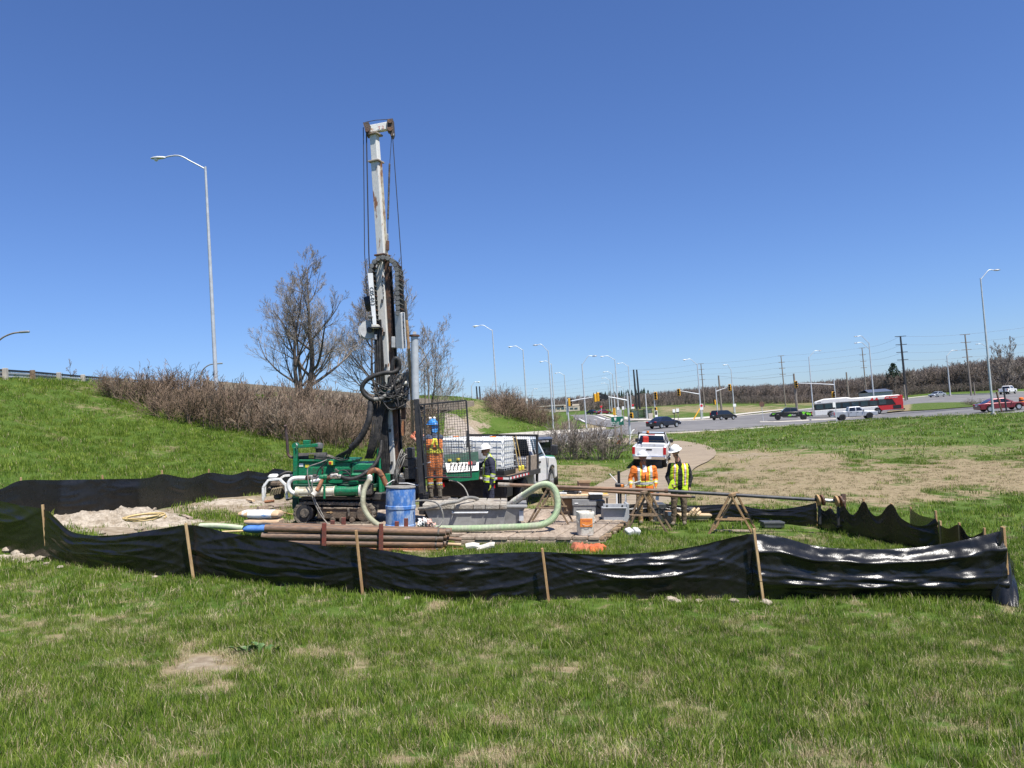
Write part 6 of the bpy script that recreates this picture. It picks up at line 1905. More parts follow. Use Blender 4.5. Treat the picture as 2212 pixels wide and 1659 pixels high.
def clods():
 rng = random.Random(3); mb = MB()
 for (u, v, s) in [(20, 1190, .12), (38, 1196, .1), (66, 1203, .09), (84, 1208, .1), (8, 1186, .1), (52, 1203, .07), (100, 1216, .06), (130, 1222, .05), (1449, 1294, .07), (1462, 1297, .05), (1510, 1296, .05), (1585, 1297, .06), (1653, 1298, .06), (1660, 1300, .05), (335, 1246, .04), (880, 1290, .04), (690, 1275, .04),
      (150, 1140, .1), (180, 1148, .09), (220, 1150, .08), (300, 1140, .09), (350, 1118, .1), (270, 1100, .12), (240, 1108, .1), (330, 1100, .1), (200, 1130, .1), (160, 1125, .11), (380, 1110, .08), (420, 1095, .07), (470, 1080, .08)]:
  c = SP(u, v); c.z = gz(c.x, c.y) + s * .35
  rows = []
  for i in range(7):
   a = math.pi * i / 6 - math.pi / 2
   rows.append([c + s * (1 + .45 * mnoise.noise(Vector((math.cos(b) * 1.5, math.sin(b) * 1.5, u + i)))) * Vector((math.cos(a) * math.cos(b) * 1.2, math.cos(a) * math.sin(b), math.sin(a) * .65)) for b in [k * 6.283 / 9 for k in range(9)]])
  mb.grid(rows, True)
 o = mb.build('soil_clods', 'spoil', fix=False, smooth=40); tag(o, 'scattered pale soil clods along the fence and spoil heap', 'soil', kind='stuff')
clods()
def weed():
 c = SP(545, 1412); c = G(545, 1412, 4, 20)
 t = thing('weed_plant', 'low broad leaved weed in the bare patch of the lawn', 'plant', Matrix.Translation(c))
 rng = random.Random(12)
 ms = []
 for k in range(3):
  mb = MB(); rows = []
  for i in range(6):
   f = i / 5; w = .055 * math.sin(math.pi * min(1, f * .93 + .05)) * (1.1 if k else .9)
   rows.append([(f * .17, -w, .02 + .05 * math.sin(f * 2.6)), (f * .17, 0, .05 * math.sin(f * 2.6)), (f * .17, w, .02 + .05 * math.sin(f * 2.6))])
  mb.grid(rows); o = mb.build('leaf', 'leaf_green', t, fix=False, smooth=80); ms.append(o.data); bpy.data.objects.remove(o)
 for i in range(42):
  o = bpy.data.objects.new('leaf', ms[i % 3]); COL.objects.link(o); o.parent = t
  o.location = (rng.gauss(0, .08), rng.gauss(0, .07), rng.uniform(.0, .04)); o.rotation_euler = (rng.gauss(0, .3), rng.gauss(-.3, .3), rng.random() * 6.28); s = rng.uniform(.35, .7); o.scale = (s, s, s)
weed()

# ---- rusty casing pipes in a rack
def pipe_stack():
 Yp = 15.7
 f = F(780, 1190, Yp)
 rk = thing('pipe_rack', 'red steel post rack holding the rusty casing pipes', 'pipe rack', f.m)
 for (u, v0, v1, dy) in ((700, 1129.5, 1180, -.12), (823, 1131, 1194, -.12), (718, 1124, 1182, .62), (742, 1118, 1182, .7), (857, 1126, 1190, .62), (877, 1119.5, 1190, .7)):
  a, b = f.q(u, v0, dy), f.q(u, v1, dy)
  MB().box(((a.x + b.x) / 2, a.y, (a.z + b.z) / 2 - .06), (.085, .045, a.z - b.z + .12), .006).build('post', 'red_post', rk)
 for (u) in (710, 840):
  a, b = f.q(u, 1192, -.15), f.q(u, 1192, .75); MB().bar(a, b, .08, .06).build('cross_beam', 'red_post', rk)
 rows = [((573, 1141), (963, 1150.5), 8.2, 'rusty_pipe', .0), ((566, 1158), (958, 1163.2), 7.6, 'rusty_pipe_dark', .0), ((600, 1172.5), (957, 1176), 7.0, 'rusty_pipe', .0), ((640, 1186), (960, 1187.5), 5.2, 'orange_rust', .0),
   ((585, 1138), (972, 1149), 7.6, 'rusty_pipe_dark', .2), ((580, 1154), (966, 1160.5), 7.6, 'rusty_pipe', .2), ((600, 1169), (964, 1174), 7.4, 'rusty_pipe_dark', .2),
   ((590, 1136), (976, 1147.5), 7.4, 'rusty_pipe', .4), ((590, 1151), (970, 1158), 7.4, 'rusty_pipe', .4), ((600, 1166), (968, 1171.5), 7.4, 'rusty_pipe_dark', .4)]
 names = ['top front', 'second front', 'third front', 'slim bottom', 'top middle', 'second middle', 'third middle', 'top rear', 'second rear', 'third rear']
 for (a, b, r, m, dy), nm in zip(rows, names):
  A, B = W(a[0], a[1], Yp + dy), W(b[0], b[1], Yp + dy)
  k = Yp / FPX
  t = thing('casing_pipe', 'rusty steel casing pipe, %s one of the racked stack' % nm, 'pipe', Matrix.Translation(A), 'racked casing pipes')
  d = (B - A); rr = r * k
  q = d.to_track_quat('X', 'Z').to_matrix().to_4x4(); t.matrix_world = Matrix.Translation(A) @ q; L = d.length
  Rm = Matrix.Rotation(R(90), 3, 'Y')
  MB().lathe([(rr * .84, 0.001), (rr, 0), (rr, L - .12), (rr * .93, L - .118), (rr * .93, L), (rr * .8, L), (rr * .8, L - .5)], 20, (0, 0, 0), Rm).build('tube', m, t)
  MB().lathe([(rr * 1.0, L - .16), (rr * 1.03, L - .158), (rr * 1.03, L - .125), (rr, L - .12)], 20, (0, 0, 0), Rm).build('collar', 'grease_steel', t)
 # rods poking out and the board under the stack
 for (u0, v0, u1, v1, r, m, nm) in ((968, 1163, 997, 1166, 4, 'rusty_pipe', 'short rusty rod end beside the upper pipe ends'), (965, 1175, 996, 1176.5, 3.6, 'fresh_lumber', 'pale wooden rod end among the pipe ends'), (955, 1188, 1000, 1188, 5, 'orange_rust', 'orange rusty bar lying on the ground at the pipe ends')):
  A, B = W(u0, v0, Yp + .3), W(u1, v1, Yp + .3)
  tag(MB().cyl(A, B, r * Yp / FPX, n=12).build('loose_rod', m), nm, 'rod')
 f2 = F(905, 1196, 15.6)
 mb = MB(); mb.prism([f2.q(870, 1190), f2.q(962, 1191.5), f2.q(962, 1197), f2.q(900, 1196)], (0, .5, 0)); tag(mb.build('plywood_sheet', 'kraft', M=f2.m), 'sheet of pale plywood under the pipe rack', 'plywood')
 # two lengths of pipe fittings on the grass
 for (pts, nm) in ((((1007, 1181), (1022, 1178.5), (1034, 1181)), 'shorter muddy white hose coupling on the grass, beside the pipe ends'), (((1030, 1186), (1045, 1183), (1060, 1178), (1068, 1178)), 'longer muddy white hose coupling on the grass, against the mat edge')):
  P_ = [W(u, v, 15.9) for u, v in pts]
  tag(MB().tube(P_, .065, 10, smooth=4).build('hose_coupling', 'white_dirty'), nm, 'hose coupling')
pipe_stack()

# ---- bags of cement / bentonite
def bag(u, v, Y, label, mats, w=.72, d=.42, h=.16, seed=1, yaw=0.0):
 f = F(u, v, Y, yaw=yaw)
 t = thing('bag', label, 'bag', f.m)
 def shell(x0, x1, inf=0.0):
  mb = MB(); rows = []
  n = 20
  for i in range(n + 1):
   s = x0 + (x1 - x0) * i / n
   e = (1 - abs(2 * s) ** 9) ** .5 if abs(s) < .5 else 0.0
   e = max(e, .52)
   row = []
   for k in range(16):
    a = k * 6.283 / 16
    cx, cz = math.cos(a), math.sin(a)
    sq = .75
    y = d / 2 * (abs(cx) ** sq) * (1 if cx > 0 else -1) * (.86 + .14 * e)
    z = h / 2 * (abs(cz) ** sq) * (1 if cz > 0 else -1) * e
    p = Vector((s * w, y * (1 + inf), h / 2 + z * (1 + inf)))
    p.z += .018 * mnoise.noise(Vector((s * 5, y * 9, seed))) ; row.append(p)
   rows.append(row)
  mb.grid(rows, True); mb.f += [tuple(range(16))[::-1], tuple(len(mb.v) - 16 + i for i in range(16))]; mb.mi += [0, 0]
  return mb
 shell(-.5, .5).build('sack', mats[0], t, fix=True, smooth=60)
 if len(mats) > 1: shell(-.38, .30, .015).build('printed_band', mats[1], t, fix=True, smooth=60)
 return t
bag(570, 1119.5, 16.6, 'topmost sack of the stack, white with blue print', ['kraft', 'bag_white'], .72, .46, .17, 1)
bag(571, 1134, 16.6, 'plain kraft sack in the middle of the stack', ['kraft'], .72, .46, .16, 2)
bag(566, 1150, 16.5, 'blue printed sack at the bottom of the stack', ['bag_blue', 'bag_blue'], .66, .44, .17, 3)
bag(556, 1117, 17.1, 'tan sack end showing behind the white topped one', ['kraft', 'bag_white'], .7, .45, .15, 5)
lettering('IMPERIAL', .05, 'sign_white', bag(640, 1160, 16.4, 'lower blue sack tucked under the pipes', ['bag_blue'], .5, .4, .12, 4), basis((-.1, -.212, .07), (1, 0, 0), (0, 0, 1), (0, -1, 0)))
# torn paper sack by the drum
f = F(928, 1143, 16.8); t = thing('paper_sack', 'torn pink and white paper sack beside the blue drum', 'sack', f.m)
for i, (u0, v0, u1, v1, m) in enumerate(((903, 1121, 922, 1142, 'stone_white'), (914, 1122, 932, 1143, 'sack_pink'), (926, 1130, 940, 1144, 'sack_pink'))):
 a, b = f.q(u0, v1), f.q(u1, v0); rng = random.Random(i)
 mb = MB(); rows = []
 for p in range(9):
  rows.append([Vector((a.x + (b.x - a.x) * q / 8 + rng.gauss(0, .012), .1 + rng.gauss(0, .035) - .12 * math.sin(3.14 * p / 8), max(.0, a.z + (b.z - a.z) * p / 8 + rng.gauss(0, .012)))) for q in range(9)])
 mb.grid(rows); o = mb.build('crumpled_paper', m if m in MATS else mat('sack_pink', (.55, .32, .26), .8, c2=(.65, .58, .5), sc=9, lo=.45, hi=.55, var=.1), t, fix=False, smooth=25)
 sm = o.modifiers.new('t', 'SOLIDIFY'); sm.thickness = .01

# ---- blue drum
def drum():
 f = F(865, 1147, YS(865, 1147, -2.44))
 k = f.k
 t = thing('plastic_drum', 'scuffed blue open top plastic drum before the drill rig', 'drum', f.m)
 r = 32.5 * k; h = 95 * k
 P_ = [(r * .93, 0), (r * .97, .02), (r * .97, h * .1), (r * 1.01, h * .115), (r * 1.01, h * .15), (r * .965, h * .165), (r * .965, h * .5), (r * 1.005, h * .515), (r * 1.005, h * .575), (r * .965, h * .59), (r * .965, h * .9), (r * .93, h * .965), (r * .955, h * .97), (r * .955, h), (r * .89, h), (r * .89, h * .6), (.01, h * .6)]
 MB().lathe(P_, 40).build('shell', 'blue_drum', t, smooth=40)
 MB().lathe([(r * .965, h * .975), (r * .985, h * .98), (r * .985, h * 1.0), (r * .965, h * 1.005)], 40).build('rim_band', 'grey_hose', t)
drum()

# ---- mud tank with board lid
def mud_tank():
 Yt = YS(1000, 1139, -2.44)
 f = F(1000, 1139, Yt)
 t = thing('mud_tank', 'grey steel mud tank with plank lid and side handle', 'tank', f.m)
 q = f.q
 # outline seen at front face: bottom 935..1128, top 912..1138
 bl, br, tr, tl = q(934, 1138), q(1090, 1138.5), q(1094, 1096), q(916, 1098)
 D = 1.25
 mb = MB(); mb.prism([bl, br, tr, tl], (0, D, 0)); bevel(mb.build('shell', 'tank_grey', t), .015)
 # slanted end on the right
 e0, e1 = q(1113, 1137, .15), q(1138, 1090, .1)
 mb = MB(); mb.add([br + Vector((0, .0, 0)), e0, e1, tr, br + Vector((0, D, 0)), e0 + Vector((0, D - .3, 0)), e1 + Vector((0, D - .25, 0)), tr + Vector((0, D, 0))],
      [(0, 1, 2, 3), (7, 6, 5, 4), (3, 2, 6, 7), (1, 5, 6, 2), (4, 5, 1, 0)]); mb.build('end_box', 'tank_grey', t)
 w0, w1 = q(1121, 1128, .08), q(1133, 1105, .06)
 rect(t, f, 'hatch', 'light_grey', 1121, 1104, 1131, 1126, .05, .03)
 rect(t, f, 'rim', 'tank_grey', 1088, 1092.5, 1139, 1097, -.03, .3)
 rng = random.Random(5)
 xs = [912, 950, 981, 1022, 1048, 1079, 1095]
 for i in range(len(xs) - 1):
  a, b = q(xs[i] + .6, 1099.5, -.05), q(xs[i + 1] - .6, 1089, -.05)
  z1 = b.z + rng.uniform(-.01, .012)
  mb = MB(); mb.box(((a.x + b.x) / 2, D / 2 - .02, (a.z + z1) / 2), (b.x - a.x, D + .12 + rng.uniform(-.03, .03), z1 - a.z), .012); mb.build('lid_plank', rng.choice(['tank_board', 'tank_board', 'mud_dry']), t)
 # handle bar
 a, b = q(976, 1108, -.16), q(1053, 1107.5, -.16)
 MB().tube([a + Vector((0, .17, 0)), a, b, b + Vector((0, .17, 0))], .022, 8).build('handle', 'light_grey', t)
 for u in (942, 962, 1004, 1034, 1060): rect(t, f, 'stiffener', 'black_steel', u, 1135, u + 2, 1141, -.02, .06, 0)
 rect(t, f, 'bottom_frame', 'black_steel', 936, 1137.5, 1112, 1141.5, .02, 1.0, 0)
 # dried mud over the lid
 mb = MB(); rows = []
 a, b = q(945, 1090), q(1085, 1088)
 for i in range(22):
  rows.append([Vector((a.x + (b.x - a.x) * i / 21 + .05 * mnoise.noise(Vector((i, j, 1))), .12 + j * .1, a.z + .0 + .05 * mnoise.noise(Vector((i * .6, j * .6, 3))) * math.sin(math.pi * i / 21) - .02 * (j in (0, 10)))) for j in range(11)])
 mb.grid(rows); mb.build('dried_mud', 'mud_dry', t, fix=False, smooth=60)
mud_tank()

# ---- hoses
def hose(label, pts, r, m, rib=True, pitch=.03, name='hose', n=12):
 P_ = [W(*p) for p in pts]
 o = P_[0]
 mb = MB()
 if rib: ribbed(mb, [p - o for p in P_], r, pitch, n, .07)
 else: mb.tube([p - o for p in P_], r, 8, smooth=8)
 return tag(mb.build(name, m, M=Matrix.Translation(o), fix=False, smooth=50), label, 'hose')
hose('thick pale green ribbed hose looping from the tank to the mats', [(1112, 1082.5, 18.5), (1128, 1072, 18.4), (1146, 1060, 18.2), (1162, 1050, 18.05), (1180, 1046, 17.9), (1195, 1053, 17.8), (1203, 1070, 17.7), (1205, 1092, 17.6), (1200, 1111, 17.5), (1187, 1126, 17.4), (1165, 1134.5, 17.3), (1130, 1137.5, 17.25), (1080, 1139.5, 17.25), (1020, 1141.5, 17.2), (960, 1142, 17.2), (925, 1142, 17.3)], .073, 'green_hose')
hose('dirty lower end of green hose clamped into the tank lid', [(1104, 1091, 18.6), (1110, 1084.5, 18.53), (1120, 1077.5, 18.46), (1131, 1070, 18.38)], .083, 'white_dirty', True, .05, 'hose_cuff')
hose('green ribbed suction hose hanging from the rig pump to the mats', [(797.5, 1038, 18.0), (789, 1053, 17.85), (784.5, 1072, 17.7), (785.5, 1094, 17.6), (795, 1114, 17.5), (811, 1130, 17.4), (833, 1140, 17.35), (860, 1144, 17.6)], .06, 'green_hose_dirty')
hose('green ribbed hose lying on the grass behind the front fence', [(432, 1136.5, 17.0), (462, 1136, 16.9), (500, 1138.5, 16.75), (535, 1143.5, 16.6), (560, 1149, 16.5)], .06, 'green_hose')
hose('grey hose running over the tank lid from the drum', [(905, 1099, 18.0), (925, 1098, 17.8), (945, 1093, 17.6), (962, 1087, 17.75), (985, 1084, 17.8), (1005, 1076, 18.2), (1020, 1075, 18.5), (1032, 1078, 18.8)], .04, 'grey_hose', False)
hose('thin grey hose arching from the drum to the torn sack', [(898, 1082, 17.2), (925, 1081.5, 17.0), (944, 1087, 16.9), (954, 1102, 16.9), (957, 1120, 16.9), (950, 1135, 16.85), (938, 1140, 16.8)], .02, 'grey_hose', False)
hose('thin grey hose hanging in front of the truck lamps', [(970, 1038, 19.3), (985, 1040, 19.2), (1000, 1050, 19.1), (1009, 1065, 19.0), (1012, 1077, 18.9)], .016, 'grey_hose', False)
def coil(u, v, label, r=.42, turns=3, m='yellow_hose', seed=1):
 c = SP(u, v, -2.28); rng = random.Random(seed); pts = []
 for i in range(turns * 18):
  a = i * 6.283 / 18; rr = r * (1 + .1 * math.sin(a * .37 + seed)); pts.append(SROT @ Vector((math.cos(a) * rr + .04 * math.sin(i * .21), math.sin(a) * rr * .9, .03 + .02 * (i / 18) + .04 * math.sin(a + i * .02))))
 tag(MB().tube(pts, .019, 7).build('hose_coil', m, M=Matrix.Translation(c), fix=False), label, 'hose')
coil(312, 1122, 'coiled yellow hose lying on the spoil heap')
hose('yellow hose trailing beside the green one behind the fence', [(600, 1157, 16.4), (570, 1152, 16.4), (545, 1147.5, 16.4), (520, 1147, 16.4), (480, 1149, 16.3)], .022, 'yellow_hose', False)

# ---- loose timber by the rig
def board(label, a, b, w, h, m='fresh_lumber', Z=-2.55, name='board'):
 A, B = SP(a[0], a[1], Z), SP(b[0], b[1], Z)
 tag(MB().bar(A, B, w, h, .004).build(name, m), label, 'board')
board('thin orange wood lath lying between sacks and track', (601, 1105), (636, 1112.5), .05, .03, 'stake_wood')
board('short squared timber block on the grass behind the sacks', (557, 1098), (578, 1096), .12, .12, 'timber')
board('grey plank under the rig end frame, upper of two', (583, 1092), (627, 1086), .2, .05, 'timber')
board('grey plank under the rig end frame, lower of two', (590, 1094), (630, 1092), .2, .05, 'timber_b')
board('weathered offcut standing by the spoil heap', (395, 1113), (413, 1120), .1, .05, 'timber')
board('pale board lying on the grass under the last sawhorse', (1542, 1146), (1630, 1147), .1, .04, 'timber')
board('small pale offcut beside the sacks', (535, 1079), (548, 1082), .1, .05, 'fresh_lumber')

# ---- sawhorses and the long rods on them
def sawhorse(label, apex, feet, Y, D=.5, bar_v=None, m='saw_wood', lw=.07, seed=0):
 f = F(apex[0], feet[0][1], Y)
 t = thing('sawhorse', label, 'sawhorse', f.m)
 for dy in (0, D):
  dv = -dy * 12
  A = f.q(apex[0] + (14 * dy / .5), apex[1] - 1 + dv * .35, dy)
  for (u, v) in feet:
   MB().bar(f.q(u + (9 * dy / .5), v + dv, dy), A + Vector((0, 0, .02)), lw, .045, .004).build('leg', m, t)
  if bar_v:
   f0 = (bar_v - apex[1]) / (feet[0][1] - apex[1])
   xa = apex[0] + (feet[0][0] - apex[0]) * f0; xb = apex[0] + (feet[1][0] - apex[0]) * f0
   MB().bar(f.q(xa - 4 + (12 * dy / .5), bar_v + dv * .6, dy - .045), f.q(xb + 3 + (12 * dy / .5), bar_v + 1 + dv * .6, dy - .045), lw * .9, .035, .004).build('cross_brace', m, t)
 a, b = f.q(apex[0], apex[1] - 1, -.06), f.q(apex[0] + 15, apex[1] - 6, D + .06)
 MB().bar(a, b, .09, .06, .004).build('ridge_beam', m, t)
sawhorse('wooden sawhorse beside the looping green hose', (1184, 1056), ((1141, 1131), (1231, 1139)), 18.5, .5, 1097, 'saw_wood')
sawhorse('wooden sawhorse in front of the man in orange jacket', (1387, 1066), ((1347, 1151), (1443, 1154)), 18.1, .5, 1113, 'saw_wood')
sawhorse('wooden sawhorse under the black end of the long pipe', (1578, 1071), ((1529, 1158), (1624, 1150)), 18.0, .45, 1122, 'saw_wood_fresh')
def rods():
 A, J, B, E = W(1076, 1046.5, 18.6), W(1441, 1060.5, 18.35), W(1775, 1080.5, 18.1), W(1822, 1083.5, 18.07)
 t = thing('drill_rod', 'long brown and black steel drill pipe resting on the sawhorses', 'drill rod', Matrix.Translation(A))
 MB().cyl((0, 0, 0), J - A, .042, n=12).build('brown_length', 'rusty_pipe', t)
 MB().cyl((J - A) * .985, (J - A) * 1.004, .052, n=12).build('coupling', 'rust_steel', t)
 MB().cyl(Vector((0, 0, 0)), (J - A) * .07, .05, n=12).build('coupling', 'tank_board', t)
 MB().cyl(J - A, B - A, .04, n=12).build('black_length', 'black_pipe', t)
 MB().cyl(B - A, E - A, .045, n=12).build('bright_tip', 'bright_metal', t)
 C, D = W(1196, 1054, 18.7), W(1493, 1073.2, 18.75)
 t = thing('drill_rod', 'thinner rusty drill rod lying behind the long pipe', 'drill rod', Matrix.Translation(C))
 MB().cyl((0, 0, 0), D - C, .036, n=12).build('shaft', 'rusty_pipe', t)
 MB().cyl(D - C, (D - C) * 1.03, .028, n=10).build('pin_end', 'black_steel', t)
mat('black_pipe', (0.03, 0.032, 0.036), .55, c2=(0.06, 0.06, 0.065), sc=4, var=.2)
rods()
def roller(u, v, Y, label, r=.125):
 f = F(u, v, Y); t = thing('rod_roller', label, 'roller', f.m)
 for x in (-.05, .05):
  MB().lathe([(.03, -.02), (r, -.02), (r, .02), (.03, .02)], 18, (x, 0, 0), Matrix.Rotation(R(78), 3, 'Y')).build('wheel', 'stake_wood' if x < 0 else 'rust_steel', t)
 MB().bar((0, .05, -.02), (0, .05, -.55), .05).build('stem', 'black_steel', t)
roller(1772, 1080, 18.05, 'pair of wooden discs around the pipe near the fence corner stake')
roller(1812, 1082.5, 18.0, 'pair of wooden discs at the bright pipe tip')
t = thing('wooden_peg', 'dark wooden peg standing at the bright pipe tip', 'peg', F(1823, 1120, 18.2).m); MB().bar((0, 0, -.4), (0, 0, .56), .09, .05).build('shaft', 'rust_steel', t)

# ---- table, cases and boxes
def tools():
 f = F(1262, 1128, 20.3); t = thing('work_table', 'plank work table strewn with small tools', 'table', f.m)
 for i, (a, b) in enumerate(((1068.8, 1072.3), (1072.6, 1076.5))): rect(t, f, 'plank', 'fresh_lumber' if i == 0 else 'tank_board', 1206, a, 1316, b, -.02 * i, .7)
 for u in (1214, 1310):
  for dy in (.06, .58): rect(t, f, 'leg', 'black_steel', u, 1076, u + 3, 1128, dy, .05, 0)
 for (a, b) in (((1216, 1122), (1262, 1078)), ((1306, 1104), (1268, 1078))): MB().bar(f.q(a[0], a[1], .3), f.q(b[0], b[1], .3), .035).build('brace', 'black_steel', t)
 rng = random.Random(4)
 kinds = [('black socket wrench on the table', 'black_steel', (.3, .05, .04)), ('black pipe clamp on the table', 'black_steel', (.12, .1, .09)), ('white paper roll on the table', 'stone_white', (.22, .12, .05)), ('clear bottle lying on the table', 'glass_blue', (.2, .07, .07)), ('yellow tape measure on the table', 'label_yellow', (.1, .07, .07)), ('dark hammer drill on the table', 'black_plastic', (.26, .1, .14)), ('steel adapter fitting on the table', 'bright_metal', (.09, .09, .1)), ('yellow handled pliers on the table end', 'glove_yellow', (.16, .05, .03))]
 us = [1235, 1246, 1216, 1224, 1232, 1240, 1254, 1308]
 for (lb, m, d), u in zip(kinds, us):
  g = F(u, 1068.8, 20.3); tt = thing('hand_tool', lb, 'tool', g.m @ Matrix.Translation((0, rng.uniform(.1, .4), 0)) @ Matrix.Rotation(rng.uniform(-.6, .6), 4, 'Z'))
  MB().box((0, 0, d[2] / 2), d, min(d) * .3).build('body', m, tt); MB().cyl((-d[0] * .5, 0, d[2] * .5), (-d[0] * .9, 0, d[2] * .6), min(d) * .25, n=8).build('grip', 'black_plastic', tt)
 def crate(label, cat, name, m, u0, v0, u1, v1, Y, d, parts=None, ch=.02):
  g = F((u0 + u1) / 2, v1, Y); tt = thing(name, label, cat, g.m)
  rect(tt, g, 'body', m, u0, v0, u1, v1, 0, d, ch)
  for (nm, mm, a, b, c, e, dy, dd) in (parts or []): rect(tt, g, nm, mm, a, b, c, e, dy, dd, .004)
  return tt, g
 crate('open cardboard box standing on the work table', 'box', 'cardboard_box', 'cardboard', 1249, 1040, 1274, 1068.5, 20.6, .35, [('flap', 'cardboard', 1250, 1037.5, 1276, 1043, -.04, .03), ('inner_face', 'kraft', 1251, 1045, 1253, 1066, -.012, .02)], .004)
 crate('cardboard box under the table end beside the hose loop', 'box', 'cardboard_box', 'cardboard', 1199, 1078, 1237, 1127.5, 20.5, .4, [('flap', 'cardboard', 1212, 1100, 1236, 1102, -.02, .03), ('tape', 'kraft', 1216, 1104, 1232, 1107, -.012, .02)], .004)
 crate('big grey equipment case under the table', 'case', 'equipment_case', 'case_grey', 1238, 1082, 1287, 1128, 20.2, .5, [('lid', 'case_grey', 1236.5, 1079.5, 1288, 1092, -.02, .54), ('latch', 'black_plastic', 1245.5, 1100.5, 1256, 1106, -.02, .03), ('latch', 'black_plastic', 1268, 1100, 1279, 1105, -.02, .03), ('label_plate', 'sign_white', 1241, 1086.5, 1249, 1088.5, -.03, .02)])
 crate('smaller grey case behind the big equipment case', 'case', 'equipment_case', 'case_grey', 1286, 1085, 1306, 1122, 20.6, .4, [('lid', 'case_grey', 1285, 1082, 1307, 1090, -.01, .42)])
 crate('black notebook box on the table edge', 'box', 'box', 'black_plastic', 1273, 1069, 1302, 1079, 20.15, .3, [('white_lid', 'stone_white', 1273, 1066.5, 1303, 1069, -.01, .32)])
 crate('light grey plastic tub with a drop handle', 'tub', 'plastic_tub', 'tub_grey', 1303, 1098, 1356, 1129, 19.4, .5, [('rim', 'tub_grey', 1301, 1096.5, 1354.5, 1098.5, -.09, .1), ('rim_wall', 'tub_grey', 1303, 1088.5, 1358, 1097, .02, .05), ('side_wall', 'tub_grey', 1354, 1088.5, 1359, 1128, .0, .52), ('latch', 'black_plastic', 1343, 1091, 1346, 1096, -.01, .03), ('latch', 'black_plastic', 1310, 1091, 1313, 1096, -.01, .03)])
 crate('low pile of cut wood pieces between case and tub', 'wood', 'wood_offcuts', 'fresh_lumber', 1287, 1119, 1303, 1123, 19.9, .3, [('piece', 'saw_wood', 1287, 1123.4, 1303, 1128, .02, .3)])
 crate('black ribbed equipment case behind the man in orange jacket', 'case', 'equipment_case', 'case_dark', 1404, 1092, 1438, 1130, 20.4, .5, [('lid', 'case_dark', 1403, 1089.5, 1439, 1099, -.02, .54), ('latch', 'black_plastic', 1410, 1098, 1416, 1104, -.03, .03), ('latch', 'black_plastic', 1428, 1098, 1434, 1104, -.03, .03), ('rib', 'case_dark', 1421, 1090, 1424, 1129, -.025, .03)])
 crate('small cardboard parcel with white label by the dark case', 'box', 'cardboard_box', 'cardboard', 1440, 1106, 1454.5, 1133, 19.9, .25, [('label_plate', 'sign_white', 1443, 1105.8, 1454.8, 1114, -.012, .02)], .004)
 crate('flat black case lying on the grass by the far fence', 'case', 'equipment_case', 'case_dark', 1651, 1132, 1695, 1141.5, 19.0, .35, [('lid', 'case_dark', 1650, 1128, 1696, 1133, -.01, .37), ('handle', 'black_plastic', 1660, 1126, 1684, 1128.4, .1, .04)])
 g = F(1505, 1128, 20.2); tt = thing('lumber_stack', 'stack of fresh lumber beside the man in yellow vest', 'lumber', g.m)
 for i, (a, b) in enumerate(((1111.5, 1115), (1115.3, 1118.5), (1120, 1123.5), (1124, 1127.5))): rect(tt, g, 'board', 'fresh_lumber' if i < 3 else 'saw_wood', 1468 + i, a, 1538 - 3 * i, b, .02 * i, .5, .004)
 g = F(1500, 1112, 20.1); tt = thing('wooden_rollers', 'bundle of round wooden pegs on top of the lumber', 'wood', g.m)
 for i in range(7): MB().cyl(g.q(1488 + i * 3, 1112 - (i % 3) * 3.5, .0), g.q(1494 + i * 3, 1106 - (i % 3) * 3.5, .35), .035, n=8).build('peg', 'fresh_lumber', tt)
tools()

def bucket():
 Yb = YS(1264, 1155, -2.44); f = F(1264, 1155, Yb); k = f.k
 t = thing('bucket', 'dirty white square bucket with orange label on the mat edge', 'bucket', f.m @ Matrix.Rotation(R(8), 4, 'Z'))
 mb = MB(); rows = []
 for (z, w) in ((0, 15.5), (2, 16.3), (44, 18), (47, 18.6), (49.5, 18), (49.5, 16.5), (40, 16)):
  row = []
  for i in range(28):
   a = i * 6.283 / 28; c, s = math.cos(a), math.sin(a); e = .42
   row.append((w * k * abs(c) ** e * (1 if c > 0 else -1), w * k * .95 * abs(s) ** e * (1 if s > 0 else -1), z * k))
  rows.append(row)
 mb.grid(rows, True); mb.f += [tuple(range(28))[::-1], tuple(len(mb.v) - 28 + i for i in range(28))]; mb.mi += [0, 0]
 mb.build('shell', 'bucket_white', t, smooth=45)
 MB().box((-.012, -17.2 * k * .97, 27.5 * k), (27 * k, .012, 18 * k), .003).build('label_sticker', 'label_orange', t)
 lettering('DANGER', .05, 'ink_red', t, basis((-.012, -17.2 * k * .97 - .0065, 31 * k), (1, 0, 0), (0, 0, 1), (0, -1, 0)), depth=.0005)
 MB().tube([(-17.8 * k, 0, 42 * k), (-18.6 * k, -.12, 30 * k), (0, -.2, 22 * k + .0), (18.6 * k, -.12, 30 * k), (17.8 * k, 0, 42 * k)], .004, 5, smooth=5).build('bail', 'bright_metal', t)
bucket()

